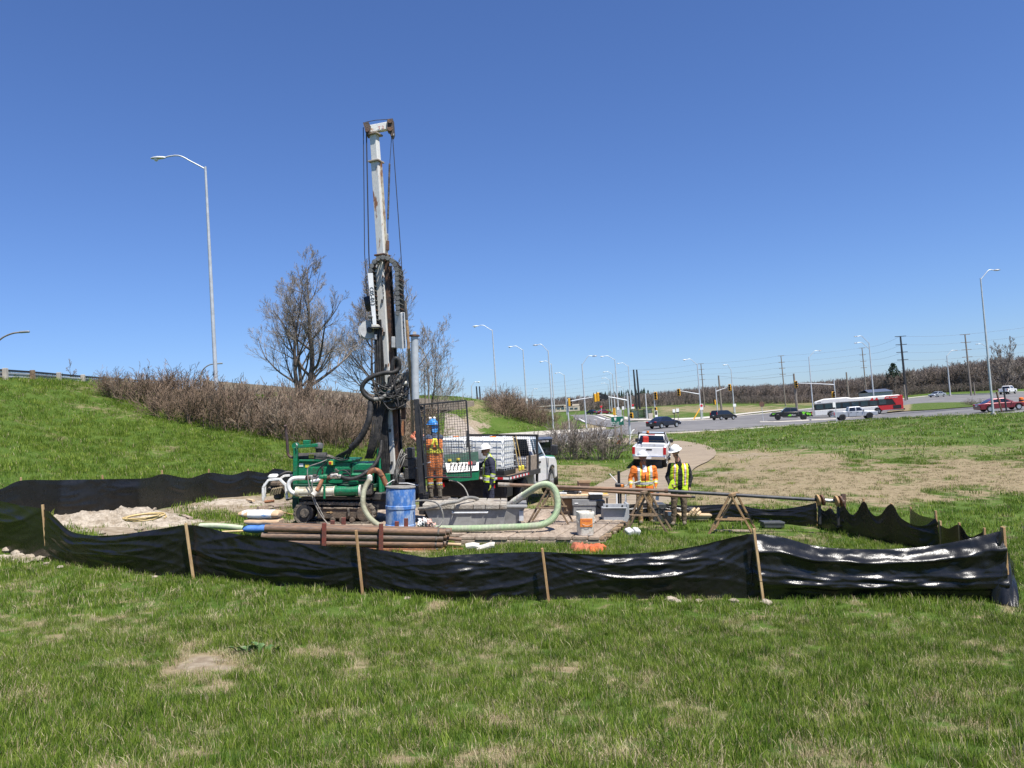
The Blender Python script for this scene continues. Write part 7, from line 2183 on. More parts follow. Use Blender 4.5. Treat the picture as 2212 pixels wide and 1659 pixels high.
def stones_white():
 for i, (u, w, h, lb) in enumerate(((1361, 16, 16, 'white plastic jug in the grass, the one nearer the mat corner'), (1376, 15, 17, 'white plastic jug in the grass, the one farther from the mat corner'))):
  f = F(u, 1158, YS(u, 1158)); k = f.k; t = thing('plastic_jug', lb, 'jug', f.m)
  mb = MB(); mb.box((0, .1, h * k * .45), (w * k * .95, .22, h * k * .9), .025, (14, -16 + 26 * i, 14)); bevel(mb.build('body', 'stone_white', t, smooth=40), .012)
  MB().box((.02, .1, h * k * .86), (.06, .06, .05), .015).build('neck', 'stone_white', t)
stones_white()
def rag(pts, label, seed, m='rag_orange'):
 u = sum(p[0] for p in pts) / len(pts); v = max(p[1] for p in pts)
 f = F(u, v, YS(u, v)); t = thing('work_glove_rag', label, 'rag', f.m)
 rows = []; n = 22
 w = (max(p[0] for p in pts) - min(p[0] for p in pts)) * f.k / 2
 for i in range(n):
  r = i / (n - 1)
  row = []
  for j in range(30):
   a = j * 6.283 / 30
   e = 1.1 + .75 * mnoise.noise(Vector((math.cos(a) * 1.9, math.sin(a) * 1.9, seed)))
   x, y = math.cos(a) * r * w * e, math.sin(a) * r * .3 * e
   z = .1 * (1 - r ** 6) * (.75 + .5 * mnoise.noise(Vector((x * 3, y * 4, seed))) + .9 * abs(mnoise.noise(Vector((x * 9 + y * 5, y * 7, seed + 3))))) + .02 * mnoise.noise(Vector((x * 30, y * 30, 1))) + .015
   row.append((x, y + .2, max(z, 0.0)))
  rows.append(row)
 mb = MB(); mb.grid(rows, True); mb.build('cloth', m, t, fix=False, smooth=50)
mat('rag_faded', (0.45, 0.13, 0.06), .9, c2=(0.33, 0.12, 0.07), sc=8, var=.15, bump=.3)
rag([(1238, 1190), (1282, 1172)], 'faded orange crumpled jacket dropped on the grass before the mat', 2, 'rag_faded')
mat('rag_faded', (0.45, 0.13, 0.06), .9, c2=(0.33, 0.12, 0.07), sc=8, var=.15, bump=.3)
rag([(1272, 1194), (1312, 1180)], 'bright orange crumpled cloth dropped beside the faded jacket', 5)
# slide hammer sampler standing in the tub
def sampler():
 f = F(1338, 1090, 19.9); t = thing('hand_pump', 'black hand pump with orange head and white side rods', 'pump', f.m)
 MB().cyl(f.q(1337, 1046), f.q(1336.3, 1018), .036, n=14).build('cylinder', 'black_plastic', t)
 rect(t, f, 'head', 'black_plastic', 1330, 1044.5, 1349, 1053.5, -.08, .16, .02)
 rect(t, f, 'orange_button', 'label_orange', 1341, 1046, 1347, 1052, -.1, .05, .01)
 MB().cyl(f.q(1317, 1023.5), f.q(1334, 1043), .012, n=8).build('side_rod', 'white_plastic', t)
 MB().cyl(f.q(1349, 1050), f.q(1384, 1039, -.2), .013, n=8).build('side_rod', 'white_plastic', t)
 for u in (1331.5, 1351): MB().cyl(f.q(u, 1054), f.q(u + 1, 1094), .02, n=8).build('white_tube', 'white_plastic', t)
 for u in (1336, 1340.5): MB().cyl(f.q(u, 1053, .05), f.q(u + .5, 1094, .05), .024, n=8).build('inner_tube', 'black_plastic', t)
sampler()
# ------------------------------------------------------------------ the drill rig
RIG = F(760, 1131, YS(760, 1131, -2.44))
def rig():
 f = RIG; q = f.q; k = f.k
 t = thing('drill_rig', 'green tracked drill rig with tall raised white mast', 'drill rig', f.m)
 rng = random.Random(20)
 def B_(nm, m, u0, v0, u1, v1, dy, d, ch=.012, par=None): return rect(par or t, f, nm, m, u0, v0, u1, v1, dy, d, ch)
 def T_(nm, m, pts, r, sm=6, n=8, par=None, dy=None):
  P_ = [q(p[0], p[1], (p[2] if len(p) > 2 else (dy or 0))) for p in pts]
  return MB().tube(P_, r, n, smooth=sm).build(nm, m, par or t)
 def bar_(nm, m, a, b, w, h=None, roll=0.0, par=None, ch=.01):
  return MB().bar(q(*a), q(*b), w, h, ch, roll).build(nm, m, par or t)
 # --- tracks
 def track(dy):
  tr = thing_part('track', t)
  c0, c1 = q(658, 1108.5, dy), q(786, 1109.5, dy)
  r0, r1 = 24 * k, 22.5 * k
  wd = .4
  path = []
  for i in range(13):
   a = math.pi / 2 + math.pi * i / 12; path.append(Vector((c0.x + math.cos(a) * r0, 0, c0.z + math.sin(a) * r0)))
  for i in range(13):
   a = -math.pi / 2 + math.pi * i / 12; path.append(Vector((c1.x + math.cos(a) * r1, 0, c1.z + math.sin(a) * r1)))
  path.append(path[0].copy())
  cum = [0.0]
  for a, b in zip(path[:-1], path[1:]): cum.append(cum[-1] + (b - a).length)
  L = cum[-1]
  inner = MB(); inner.prism([p * 1.0 + Vector((0, dy_, 0)) for dy_ in (c0.y,) for p in [c0 * 0 + Vector((x.x * 1.0 + (c0.x + c1.x) / 2 * 0, 0, x.z)) for x in path[:-1]]], (0, wd, 0))
  sc = MB(); rows = []
  for p in path[:-1]:
   cx = min(max(p.x, c0.x), c1.x); cz = c0.z + (c1.z - c0.z) * ((cx - c0.x) / (c1.x - c0.x)); d = Vector((p.x - cx, 0, p.z - cz))
   e = d.normalized()
   rows.append([Vector((p.x - e.x * .06, c0.y, p.z - e.z * .06)), Vector((p.x, c0.y, p.z)), Vector((p.x, c0.y + wd, p.z)), Vector((p.x - e.x * .06, c0.y + wd, p.z - e.z * .06))])
  rows.append(rows[0]); sc.grid(rows); sc.build('belt', 'track_rubber', tr, smooth=40)
  n = 40; j = 0
  pads = MB()
  for i in range(n):
   s = L * i / n
   while cum[j + 1] < s: j += 1
   a, b = path[j], path[j + 1]; p = a.lerp(b, (s - cum[j]) / max(cum[j + 1] - cum[j], 1e-6)); d = (b - a).normalized()
   nn = Vector((d.z, 0, -d.x))
   m_ = Matrix((d, Vector((0, 1, 0)), nn)).transposed()
   pads.box((p.x + nn.x * .012 * -1, c0.y + wd / 2, p.z - nn.z * .012), (L / n * .55, wd + .02, .05), .008, m_)
  pads.build('track_pads', 'track_rubber', tr)
  MB().lathe([(.02, -.02), (r0 * .74, -.02), (r0 * .78, .03), (r0 * .78, .35)], 24, (c0.x, c0.y + .02, c0.z), Matrix.Rotation(R(-90), 3, 'X')).build('sprocket', 'black_steel', tr)
  MB().lathe([(.02, -.07), (r0 * .36, -.07), (r0 * .42, -.03), (r0 * .42, .05)], 20, (c0.x, c0.y + .02, c0.z), Matrix.Rotation(R(-90), 3, 'X')).build('hub', 'grease_steel', tr)
  MB().lathe([(.02, -.02), (r1 * .7, -.02), (r1 * .76, .03), (r1 * .76, .35)], 24, (c1.x, c1.y + .02, c1.z), Matrix.Rotation(R(-90), 3, 'X')).build('idler', 'track_frame', tr)
  B_('side_frame', 'track_frame', 684, 1099, 780, 1121.5, dy + .03, .34, .03, tr)
  B_('frame_step', 'mud', 684, 1096, 778, 1101, dy + .0, .3, .02, tr)
  for u in (718, 738, 760): MB().lathe([(.02, -.03), (.05, -.03), (.07, .0), (.07, .3)], 12, (q(u, 1124, dy).x, c0.y + .02, q(u, 1124, dy).z), Matrix.Rotation(R(-90), 3, 'X')).build('road_wheel', 'track_frame', tr)
  if dy < .5:
   a = q(696, 1107, dy); MB().prism([a + Vector((x * k, .02, z * k)) for x, z in ((9, 1), (17, 1), (17, 3), (23, 0), (17, -3), (17, -1), (9, -1))], (0, .008, 0)).build('arrow_decal', 'rod_yellow', tr)
   MB().bar(q(752, 1098, dy - .01), q(754, 1116, dy - .01), .07, .06, .02).build('track_tensioner', 'grease_steel', tr)
 track(0.0); track(1.45)
 B_('chassis', 'black_steel', 640, 1078, 850, 1101, .35, 1.1)
 B_('chassis_rail', 'track_frame', 650, 1074, 800, 1079.5, .05, 1.7)
 # --- engine deck
 B_('engine_cover', 'green_paint', 642, 996, 757, 1046, .35, 1.25, .03)
 B_('engine_cover_top', 'green_paint', 645, 993, 760, 997.5, .3, 1.3)
 B_('engine_cover', 'green_paint', 757, 1001, 808, 1046, .4, 1.2, .03)
 B_('deck_plate', 'dark_green', 640, 1046, 812, 1054, .2, 1.6)
 for (u0, u1) in ((664, 690), (692, 718), (723, 754)):
  B_('cover_panel', 'green_paint', u0, 1010, u1, 1034, .335, .02, .006)
 for v in (1014, 1021, 1028, 1035): B_('louvre', 'black_steel', 740, v, 758, v + 3, .325, .03, 0)
 for v in (1015, 1022, 1029, 1036): B_('louvre', 'black_steel', 764, v, 792, v + 3, .38, .03, 0)
 for (u, v, m) in ((650, 1004, 'sign_white'), (663, 1006, 'label_yellow')): B_('warning_decal', m, u - 4, v - 3, u + 5, v + 4, .34, .008, 0)
 B_('stop_box', 'green_paint', 707, 993, 722, 1005.5, .2, .16)
 B_('stop_plate', 'label_yellow', 710, 996, 719, 1004.5, .19, .02, .003)
 a = q(713.5, 1000, .18); MB().cyl(a, a + Vector((0, -.04, 0)), .03, n=12).build('stop_button', 'red_plastic', t)
 # rear post, lifting arm
 B_('rear_post', 'green_paint', 632, 966, 642, 1047, .25, .12)
 B_('rear_leg', 'dark_green', 631, 1046, 643, 1100, .2, .16)
 MB().lathe([(.005, 0), (.075, 0), (.075, .14), (.005, .14)], 16, q(637, 963, .26), Matrix.Rotation(R(-90), 3, 'X')).build('pivot', 'green_paint', t)
 bar_('lifting_arm', 'green_paint', (640, 965, .3), (686, 961.5, .3), .09, .08)
 B_('arm_box', 'green_paint', 654, 951, 668, 960, .5, .18)
 T_('shackle', 'bright_metal', [(639, 958, .2), (642, 962, .18), (640, 968, .2)], .012, 4)
 MB().lathe([(.02, 0), (.075, .0), (.085, .04), (.085, .12), (.04, .16)], 16, q(689, 977, .7)).build('air_cleaner_stem', 'black_plastic', t)
 MB().lathe([(.06, 0), (.1, .02), (.105, .1), (.09, .14), (.02, .16)], 18, q(689, 970, .7)).build('air_cleaner', 'chain_plastic', t)
 a, b = q(644, 988, .55), q(706, 986, .55)
 MB().cyl(a, b, 9.2 * k, n=20).build('muffler', 'grease_black', t)
 for u in (645, 704): c = q(u, 987, .55); MB().cyl(c - Vector((.012, 0, 0)), c + Vector((.012, 0, 0)), 9.8 * k, n=20).build('muffler_band', 'black_steel', t)
 B_('muffler_label', 'label_yellow', 667, 981.5, 678, 990, .445, .01, 0)
 lettering('DANGER\nHOT', .034, 'ink', t, basis(q(672.5, 985.7, .443), (1, 0, 0), (0, 0, 1), (0, -1, 0)), depth=.0005)
 T_('muffler_outlet', 'grease_steel', [(706, 986, .55), (716, 988, .55), (724, 994, .55)], .05, 4)
 T_('exhaust_stack', 'exhaust', [(634, 988, .55), (627, 987, .55), (622.5, 981, .55), (621, 966, .55), (620, 952, .55), (618.5, 940, .55), (617.5, 926, .55), (616, 919, .5)], .034, 5, 10)
 # --- pump line along the side
 a, b = q(640, 1062, -.02), q(726, 1060.5, -.02)
 MB().cyl(a, b, 8.8 * k, n=20).build('pump_cylinder', 'cream_pipe', t)
 for u in (641, 644.5, 723): c = q(u, 1062 - (u - 640) * .017, -.02); MB().cyl(c - Vector((.018, 0, 0)), c + Vector((.018, 0, 0)), 10.6 * k, n=20).build('pump_flange', 'cream_pipe', t)
 for (v, dy) in ((1053, -.08), (1071, -.08), (1054, .08)): T_('tie_rod', 'cream_pipe', [(642, v, dy), (724, v - 1.4, dy)], .01, 0, 6)
 a, b = q(726, 1060.5, -.02), q(774, 1059.5, -.02)
 MB().cyl(a, b, 10 * k, n=20).build('pump_drive', 'green_paint', t)
 for u in (726, 773, 778): c = q(u, 1060, -.02); MB().cyl(c - Vector((.02, 0, 0)), c + Vector((.02, 0, 0)), (11.5 if u < 775 else 12.5) * k, n=20).build('pump_flange', 'green_paint' if u < 775 else 'white_dirty', t)
 B_('pump_body', 'grease_steel', 781, 1046, 803, 1070, -.05, .3, .03)
 B_('pump_strap', 'green_paint', 698, 1047, 703, 1078, -.15, .03)
 T_('white_elbow', 'white_paint', [(660, 1032.5, -.05), (645, 1032.5, -.05), (632, 1034.5, -.05), (625, 1042, -.05), (623.5, 1052, -.05), (628, 1061, -.05), (636, 1065.5, -.05), (642, 1066, -.05)], 4.6 * k, 5, 14)
 # valves and fittings
 T_('manifold_pipe', 'bright_metal', [(660, 1032, -.05), (690, 1031, -.05), (715, 1031, -.05), (736, 1030, -.05)], .04, 0, 10)
 for (u, v, r, m) in ((665, 1032, .06, 'rust_steel'), (672, 1030, .05, 'bright_metal'), (681, 1028, .045, 'grease_steel'), (695, 1031, .07, 'green_paint'), (703, 1030, .065, 'green_paint'), (709, 1031, .05, 'rust_steel'), (718, 1028, .055, 'bright_metal'), (726, 1027, .06, 'bright_metal'), (733, 1029, .05, 'bright_metal')):
  c = q(u, v, -.05); MB().lathe([(.01, -.05), (r, -.045), (r * 1.05, 0), (r, .045), (.01, .05)], 10, c, Matrix.Rotation(R(90), 3, 'Y')).build('valve', m, t)
 T_('valve_stem', 'rust_steel', [(696, 1025, -.05), (697, 1018, -.05), (695.5, 1012, -.05)], .022, 3, 8)
 c = q(695.5, 1010, -.06); mb = MB()
 for i in range(5):
  a = i * 6.283 / 5; mb.tube([c, c + Vector((math.cos(a) * .05, 0, math.sin(a) * .035))], .012, 6)
 mb.build('valve_handwheel', 'black_steel', t)
 for (u, v) in ((724, 1022), (726, 1015), (729, 1018), (676, 1038), (684, 1036)): c = q(u, v, -.05); MB().box(c, (.07, .07, .06), .015, (0, 20, 15)).build('fitting', 'grease_steel', t)
 T_('drain_pipe', 'orange_rust', [(696, 1033, -.05), (694, 1040, -.1), (690, 1050, -.18), (684, 1060, -.25)], .045, 4, 12)
 c = q(682.5, 1062, -.27); MB().cyl(c, c + Vector((-.06, -.04, -.08)), .062, n=14).build('drain_coupling', 'white_dirty', t)
 T_('white_valve_pipe', 'white_paint', [(672, 1040, -.08), (680, 1039, -.08), (693, 1036, -.08)], .04, 0, 10)
 ribb = MB(); ribbed(ribb, [q(*p) for p in ((737, 1029.5, -.05), (748, 1034, -.08), (760, 1034.5, -.1), (776, 1029.5, -.08), (790, 1021, -.02), (801, 1012, .05), (810, 1003, .1), (817, 990, .15), (822, 972, .2), (824, 950, .25))], .046, .03); ribb.build('delivery_hose', 'black_rubber', t, fix=False, smooth=50)
 T_('elbow_pipe', 'orange_rust', [(797.5, 1026, -.05), (800, 1020, -.05), (808, 1015.5, -.05), (818, 1018, -.05), (824, 1026, -.05), (829, 1036, -.05), (835, 1048, -.05)], .062, 4, 14)
 for (u, v) in ((812, 1016), (824, 1026)): MB().lathe([(.05, -.02), (.078, -.02), (.078, .02), (.05, .02)], 16, q(u, v, -.05), Matrix.Rotation(R(60 if u < 820 else 25), 3, 'Y')).build('pipe_clamp', 'rust_steel', t)
 T_('nozzle', 'white_dirty', [(826, 1031, -.05), (831, 1040, -.05), (836, 1050, -.05)], .045, 3, 10)
 B_('suction_valve', 'white_dirty', 792, 1025, 803, 1042, -.15, .2, .04)
 B_('green_pipe_run', 'green_paint', 757, 1022, 790, 1030, .12, .12, .04)
 for (u0, u1) in ((752, 770),): B_('foot_plate', 'green_paint', u0, 1040, u1, 1047, -.05, .3)
 for i, P_ in enumerate([[(706, 993), (690, 1000), (668, 1008), (664, 1020), (666, 1040), (672, 1065), (679, 1085), (690, 1108), (705, 1128), (716, 1140)], [(712, 992), (700, 1003), (688, 1015), (684, 1028)], [(708, 1028), (716, 1022), (726, 1020)], [(676, 1030), (674, 1050), (680, 1078), (688, 1095), (700, 1118)]]):
  T_('hydraulic_hose', 'grey_hose' if i in (0, 3) else 'black_rubber', [(a, b, -.16) for a, b in P_], .014, 6, 6)
 for i, P_ in enumerate([[(728, 1018), (745, 1016), (756, 1026), (757, 1032)], [(704, 1034), (712, 1044), (730, 1046), (752, 1042)], [(680, 990), (700, 992), (722, 989), (742, 991)], [(716, 988), (735, 994), (752, 992)]]):
  T_('hydraulic_hose', 'black_rubber', [(a, b, .05 if i < 2 else .3) for a, b in P_], .013, 6, 6)
 # --- white guard frame and brown clamp unit at the left end
 g1 = [(568.5, 1082, .1), (568.5, 1053, .1), (580, 1037, .1), (604, 1034.5, .1), (617.5, 1048, .1), (620, 1078, .1)]
 mb = MB()
 for a, b in zip(g1[:-1], g1[1:]): mb.bar(q(*a), q(*b), .055, .055, .006)
 mb.build('guard_frame', 'white_paint', t)
 g2 = [(606, 1034, .5), (614, 1028, .5), (634, 1026.5, .5)]
 mb = MB()
 for a, b in zip(g2[:-1], g2[1:]): mb.bar(q(*a), q(*b), .055, .055, .006)
 mb.bar(q(572, 1075, .5), q(572, 1045, .5), .055, .055, .006)
 mb.build('guard_frame', 'white_paint', t)
 B_('winch_housing', 'white_paint', 577, 1025, 597, 1036, .25, .3, .05)
 for (u0, v0, u1, v1, m) in ((582, 1040, 606, 1052, 'clamp_brown'), (586, 1052, 600, 1062, 'grease_steel'), (600, 1044, 618, 1066, 'clamp_brown'), (590, 1062, 606, 1080, 'black_steel'), (576, 1052, 586, 1062, 'grease_steel')):
  B_('clamp_block', m, u0, v0, u1, v1, .2, .35, .04)
 for i in range(5): T_('chain_link', 'clamp_pale', [(584 + i * 5, 1070 - i, .15), (588 + i * 5, 1058 - i, .12), (592 + i * 5, 1056 - i, .12)], .022, 3, 6)
 T_('drain_stub', 'orange_rust', [(572, 1084.5, .12), (592, 1082, .12)], .035, 0, 10)
 T_('end_hose', 'black_rubber', [(598, 1034, .3), (606, 1026, .3), (620, 1020, .35), (634, 1022, .4)], .03, 5, 8)
 bar_('end_link', 'black_steel', (618, 1080, .2), (634, 1075, .3), .07, .05)
 # --- mast foot
 B_('mast_foot', 'green_paint', 812, 968, 830, 1068, .55, .5)
 B_('mast_foot', 'dark_green', 829, 1016, 846, 1066, .7, .4)
 B_('side_leg', 'green_paint', 831.5, 1023.5, 842, 1054, .0, .12)
 B_('side_leg', 'green_paint', 808, 906, 816, 931, .6, .15)
 B_('side_leg', 'green_paint', 826, 884, 834, 921, .62, .12)
 bar_('strut', 'green_paint', (800, 990, .6), (813, 930, .65), .07)
 B_('turntable', 'black_steel', 800, 1064, 870, 1082, .3, 1.0, .03)
 bar_('strut', 'green_paint', (822, 1066, .4), (818, 990, .5), .08)
 # --- main mast beam (white channel with dark rails)
 Q0, Q1 = (850, 1024, .75), (822, 560, .75)
 def at(v, off=0.0, dy=.75):
  s = (1024 - v) / (1024 - 560); return (850 + (822 - 850) * s + off, v, dy)
 bar_('mast_beam', 'mast_paint', at(1024), at(560), .2, .22, R(-22), ch=.012)
 bar_('mast_rail', 'rail_rust', at(1024, 11, .66), at(562, 13, .66), .05, .12, R(-22))
 bar_('mast_rail', 'black_steel', at(1024, 16, .78), at(575, 17, .78), .05, .16, R(-22))
 bar_('mast_rail', 'black_steel', at(1024, -13, .85), at(660, -12, .85), .1, .12, R(-22))
 bar_('guide_channel', 'black_steel', at(1010, -8, .68), at(690, -9, .68), .035, .08, R(-22))
 for v in (650, 720, 790, 860, 930, 1000): c = at(v, -2, .62); MB().box(q(*c), (.05, .03, .08), .006).build('mast_slot', 'black_steel', t)
 # telescopic upper mast
 bar_('upper_mast', 'mast_paint', (826, 556, .75), (812.5, 350, .75), .185, .2, R(-24), ch=.008)
 bar_('top_mast', 'mast_paint_top', (813, 352, .75), (808.5, 291, .75), .165, .18, R(-24), ch=.008)
 for (u, v, w) in ((812.5, 350, .3), (810, 291.5, .29), (826, 552, .3)): MB().box(q(u, v, .75), (w, .3, .04), .006, (0, -2, -24)).build('collar', 'rail_rust' if v > 500 else 'collar_paint', t)
 bar_('rust_edge', 'mast_rust', (833.2, 556, .72), (819.6, 352, .72), .012, .15, R(-24), ch=0)
 # crosshead with sheaves
 ch = MB().bar(q(795, 281, .75), q(840, 272.5, .75), .16, .18, .008).build('crosshead', 'mast_paint_top', t)
 MB().prism([q(784, 264.5, .62), q(796, 263.5, .62), q(800.5, 272, .62), q(799, 290, .62), q(791, 291, .62)], (0, .26, 0)).build('sheave_block', 'sheave_dark', ch)
 MB().prism([q(836, 257.5, .62), q(848, 255.5, .62), q(850, 285, .62), q(847.5, 293, .62), q(843.5, 293, .62), q(840, 282, .62), q(835.5, 280, .62)], (0, .26, 0)).build('sheave_block', 'sheave_dark', ch)
 for (u, v) in ((793, 281), (843, 262), (843, 279)): MB().lathe([(.01, -.02), (.05, -.02), (.05, .02), (.01, .02)], 14, q(u, v, .6), Matrix.Rotation(R(90), 3, 'X')).build('sheave', 'rust_steel', ch)
 MB().box(q(849, 290, .7), (.05, .05, .08), .01).build('cable_guide', 'light_grey', ch)
 yv = (q(840, 272.5, .75) - q(795, 281, .75)).normalized()
 lettering('T 2', .11, 'ink_red', t, basis(q(823, 276, .645), yv, Vector((-yv.z, 0, yv.x)), (0, -1, 0)), depth=.0005)
 # cables
 for nm, P_, r in (('winch_cable', [(784.8, 275, .7), (786.3, 410, .72), (787.6, 547, .72), (793, 640, .7)], .011), ('winch_cable', [(791.6, 290, .7), (794.2, 420, .72), (796.8, 547, .72), (800, 610, .72)], .016),
      ('winch_cable', [(848, 293, .7), (857, 420, .72), (866, 547, .72), (873.5, 670, .7), (876, 690, .68)], .011), ('winch_cable', [(846, 293, .7), (842, 353, .7)], .008), ('winch_cable', [(838, 473, .7), (837.6, 506, .7)], .01), ('winch_cable', [(789, 264, .7), (812, 259.5, .7), (838, 257.8, .7)], .009)):
  T_(nm, 'wire_dark', P_, r, 0, 6)
 bar_('swivel_rod', 'grease_steel', (838, 474, .7), (841.6, 353, .7), .044, .044)
 bar_('swivel_rod', 'bright_metal', (837.4, 522, .7), (837.6, 505, .7), .04, .04)
 bar_('hoist_plug', 'rust_steel', (837.2, 541, .7), (837.4, 520, .7), .075, .075)
 # --- energy chain arch
 left = [(807, 700), (804, 650), (800.5, 600)]
 arch = []
 cx, cy, ru, rv = 828.5, 589, 28.5, 33
 for i in range(13):
  a = math.pi - math.pi * i / 12; arch.append((cx + math.cos(a) * ru, cy - math.sin(a) * rv))
 right = [(857.5, 600), (858.5, 640), (859.5, 676)]
 path = [q(u, v, .42) for (u, v) in left + arch + right]
 path = spline(path, 6)
 cum = [0.0]
 for a, b in zip(path[:-1], path[1:]): cum.append(cum[-1] + (b - a).length)
 n = int(cum[-1] / .117); j = 0
 off = Vector((.055, .42, 0))
 ec = thing_part('energy_chain', t)
 for i in range(n + 1):
  s = min(cum[-1] * i / n, cum[-1] - 1e-4)
  while cum[j + 1] < s: j += 1
  a, b = path[j], path[j + 1]; p = a.lerp(b, (s - cum[j]) / max(cum[j + 1] - cum[j], 1e-6)); d = (b - a).normalized()
  m_ = Matrix((d, Vector((0, 1, 0)), Vector((-d.z, 0, d.x)))).transposed()
  mb = MB()
  for o_ in (Vector((0, 0, 0)), off):
   mb.lathe([(.004, -.022), (.056, -.022), (.056, .022), (.004, .022)], 12, p + o_, Matrix.Rotation(R(90), 3, 'X'))
   mb.box(p + o_ + Vector((0, .012, 0)), (.12, .02, .095), .01, m_)
  mb.build('link_plate', 'chain_plastic', ec)
  if i % 1 == 0:
   e = Vector((-d.z, 0, d.x)) * .045
   mb = MB(); mb.bar(p + e, p + e + off, .028, .022); mb.bar(p - e, p - e + off, .028, .022); mb.build('cross_rung', 'rung' if i % 3 else 'rust_steel', ec)
 for w in (-.025, 0, .025):
  MB().tube([x + Vector((.02 + w * .4, .2 + w * 4, 0)) for x in path], .02, 6).build('inner_cable', 'black_rubber', ec)
 # C05-013 panel
 P_ = [q(794, 590, .36), q(805, 589.5, .36), (q(813, 702, .36)), q(805.5, 702.5, .36)]
 MB().prism(P_, (0, .03, 0)).build('number_panel', 'panel_white', t)
 dn = (q(808, 690, .355) - q(800.5, 605, .355)).normalized(); rt = Vector((-dn.z, 0, dn.x))
 lettering('C05-013', .128, 'ink', t, basis(q(803.6, 640, .354), dn, rt, (0, -1, 0)), depth=.0008)
 B_('panel_foot', 'white_dirty', 802, 701, 818, 709, .36, .2)
 MB().box(q(813, 708.5, .5), (.27, .3, .03), .006).build('panel_bracket', 'black_steel', t)
 # FRASTE box: two faces
 c0, c1, c2 = (852, 675), (865.5, 676.5), (876, 675)
 top_, bot_ = [], []
 z_ = lambda u, v, dy: q(u, v, dy)
 A = [z_(852.5, 675, .52), z_(865.5, 677, .36), z_(874.5, 675, .58), z_(861, 674, .72)]
 Bm = [z_(856, 751, .52), z_(869, 753.5, .36), z_(878, 751.5, .58), z_(864.5, 750, .72)]
 mb = MB(); mb.add(A + Bm, [(0, 1, 2, 3), (7, 6, 5, 4), (0, 4, 5, 1), (1, 5, 6, 2), (2, 6, 7, 3), (3, 7, 4, 0)]); mb.build('control_box', 'box_grey', t, smooth=0)
 xr = (A[2] - A[1]).normalized(); dn = (Bm[1] - A[1]).normalized(); nr = xr.cross(-dn).normalized()
 for i, L_ in enumerate('FRASTE'):
  s = .14 + .135 * i
  c = A[1].lerp(A[2], .5) + (Bm[1] - A[1]) * s
  if nr.y > 0: nr = -nr
  lettering(L_, .135, 'ink', t, basis(c + nr * .004, xr, -dn, nr), depth=.0008)
 for i, L_ in enumerate('FRASTE'):
  c = at(600 + i * 8.6, 1.5, .75)
  lettering(L_, .085, 'ink', t, basis(q(c[0], c[1], .62), Matrix.Rotation(R(-22), 3, 'Z') @ Vector((1, 0, 0)), (0, 0, 1), Matrix.Rotation(R(-22), 3, 'Z') @ Vector((0, -1, 0))), depth=.0008)
 # winch drums on the left of the mast
 MB().lathe([(.02, -.14), (.225, -.14), (.225, -.11), (.12, -.1), (.12, .1), (.225, .11), (.225, .14), (.02, .14)], 30, q(795, 713, .75), Matrix.Rotation(R(90), 3, 'X') @ Matrix.Rotation(R(18), 3, 'Y')).build('winch_drum', 'light_grey', t)
 MB().lathe([(.02, -.2), (.07, -.2), (.07, -.13), (.02, -.13)], 14, q(801, 714, .72), Matrix.Rotation(R(-90), 3, 'X')).build('winch_motor', 'black_steel', t)
 MB().lathe([(.02, -.08), (.19, -.08), (.19, .08), (.02, .08)], 24, q(797, 656, .85), Matrix.Rotation(R(78), 3, 'Y')).build('winch_drum', 'black_steel', t)
 B_('work_light', 'chain_plastic', 794, 681, 804, 687, .3, .12, .02)
 B_('hose_column', 'black_steel', 808, 705, 823, 812, .6, .14, .03)
 for (u) in (810, 814.5, 819): T_('hydraulic_hose', 'black_rubber', [(u, 708, .5), (u + 1, 760, .48), (u + 3, 830, .48)], .024, 4, 8)
 for (u, v) in ((811.5, 728), (849.5, 808), (866, 770)): c = q(u, v, .44); MB().cyl(c - Vector((0, 0, .06)), c + Vector((0, 0, .06)), .036, n=12).build('hose_fitting', 'bright_metal', t)
 B_('guide_bracket', 'grey_paint', 845, 727, 853.5, 751, .5, .15)
 # --- rotary head carriage
 B_('rotary_carriage', 'grease_steel', 836, 812, 878, 868, .45, .4, .04)
 B_('rotary_head', 'head_dark', 830, 850, 872, 884, .35, .5, .06)
 B_('rotary_motor', 'light_grey', 872, 838, 884, 866, .45, .25, .03)
 B_('carriage_green', 'green_paint', 824, 834, 838, 850, .4, .2)
 for (u, v, r, m) in ((842, 838, .06, 'cream_pipe'), (858, 822, .05, 'bright_metal'), (866, 846, .07, 'grease_steel'), (848, 862, .07, 'bright_metal'), (876, 828, .05, 'white_dirty'), (855, 876, .06, 'grease_steel')):
  MB().lathe([(.01, -.06), (r, -.05), (r, .05), (.01, .06)], 12, q(u, v, .32), Matrix.Rotation(R(70), 3, 'Y')).build('port', m, t)
 ribb = MB(); ribbed(ribb, [q(*p) for p in ((847, 812, .3), (847, 796, .28), (850, 780, .28), (856, 774, .28), (862, 782, .3), (861, 796, .32), (850, 804, .28), (828, 806, .25), (806, 813, .22), (789, 824, .22), (782, 838, .22), (788, 852, .24), (800, 861, .25), (812, 864, .25))], .055, .05, 12, .05); ribb.build('head_hose', 'black_rubber', t, fix=False, smooth=50)
 T_('head_pipe', 'grey_hose', [(808, 863, .22), (822, 861, .22), (834, 853, .22), (846, 838, .25), (851, 828, .3)], .05, 5, 12)
 hr = random.Random(9)
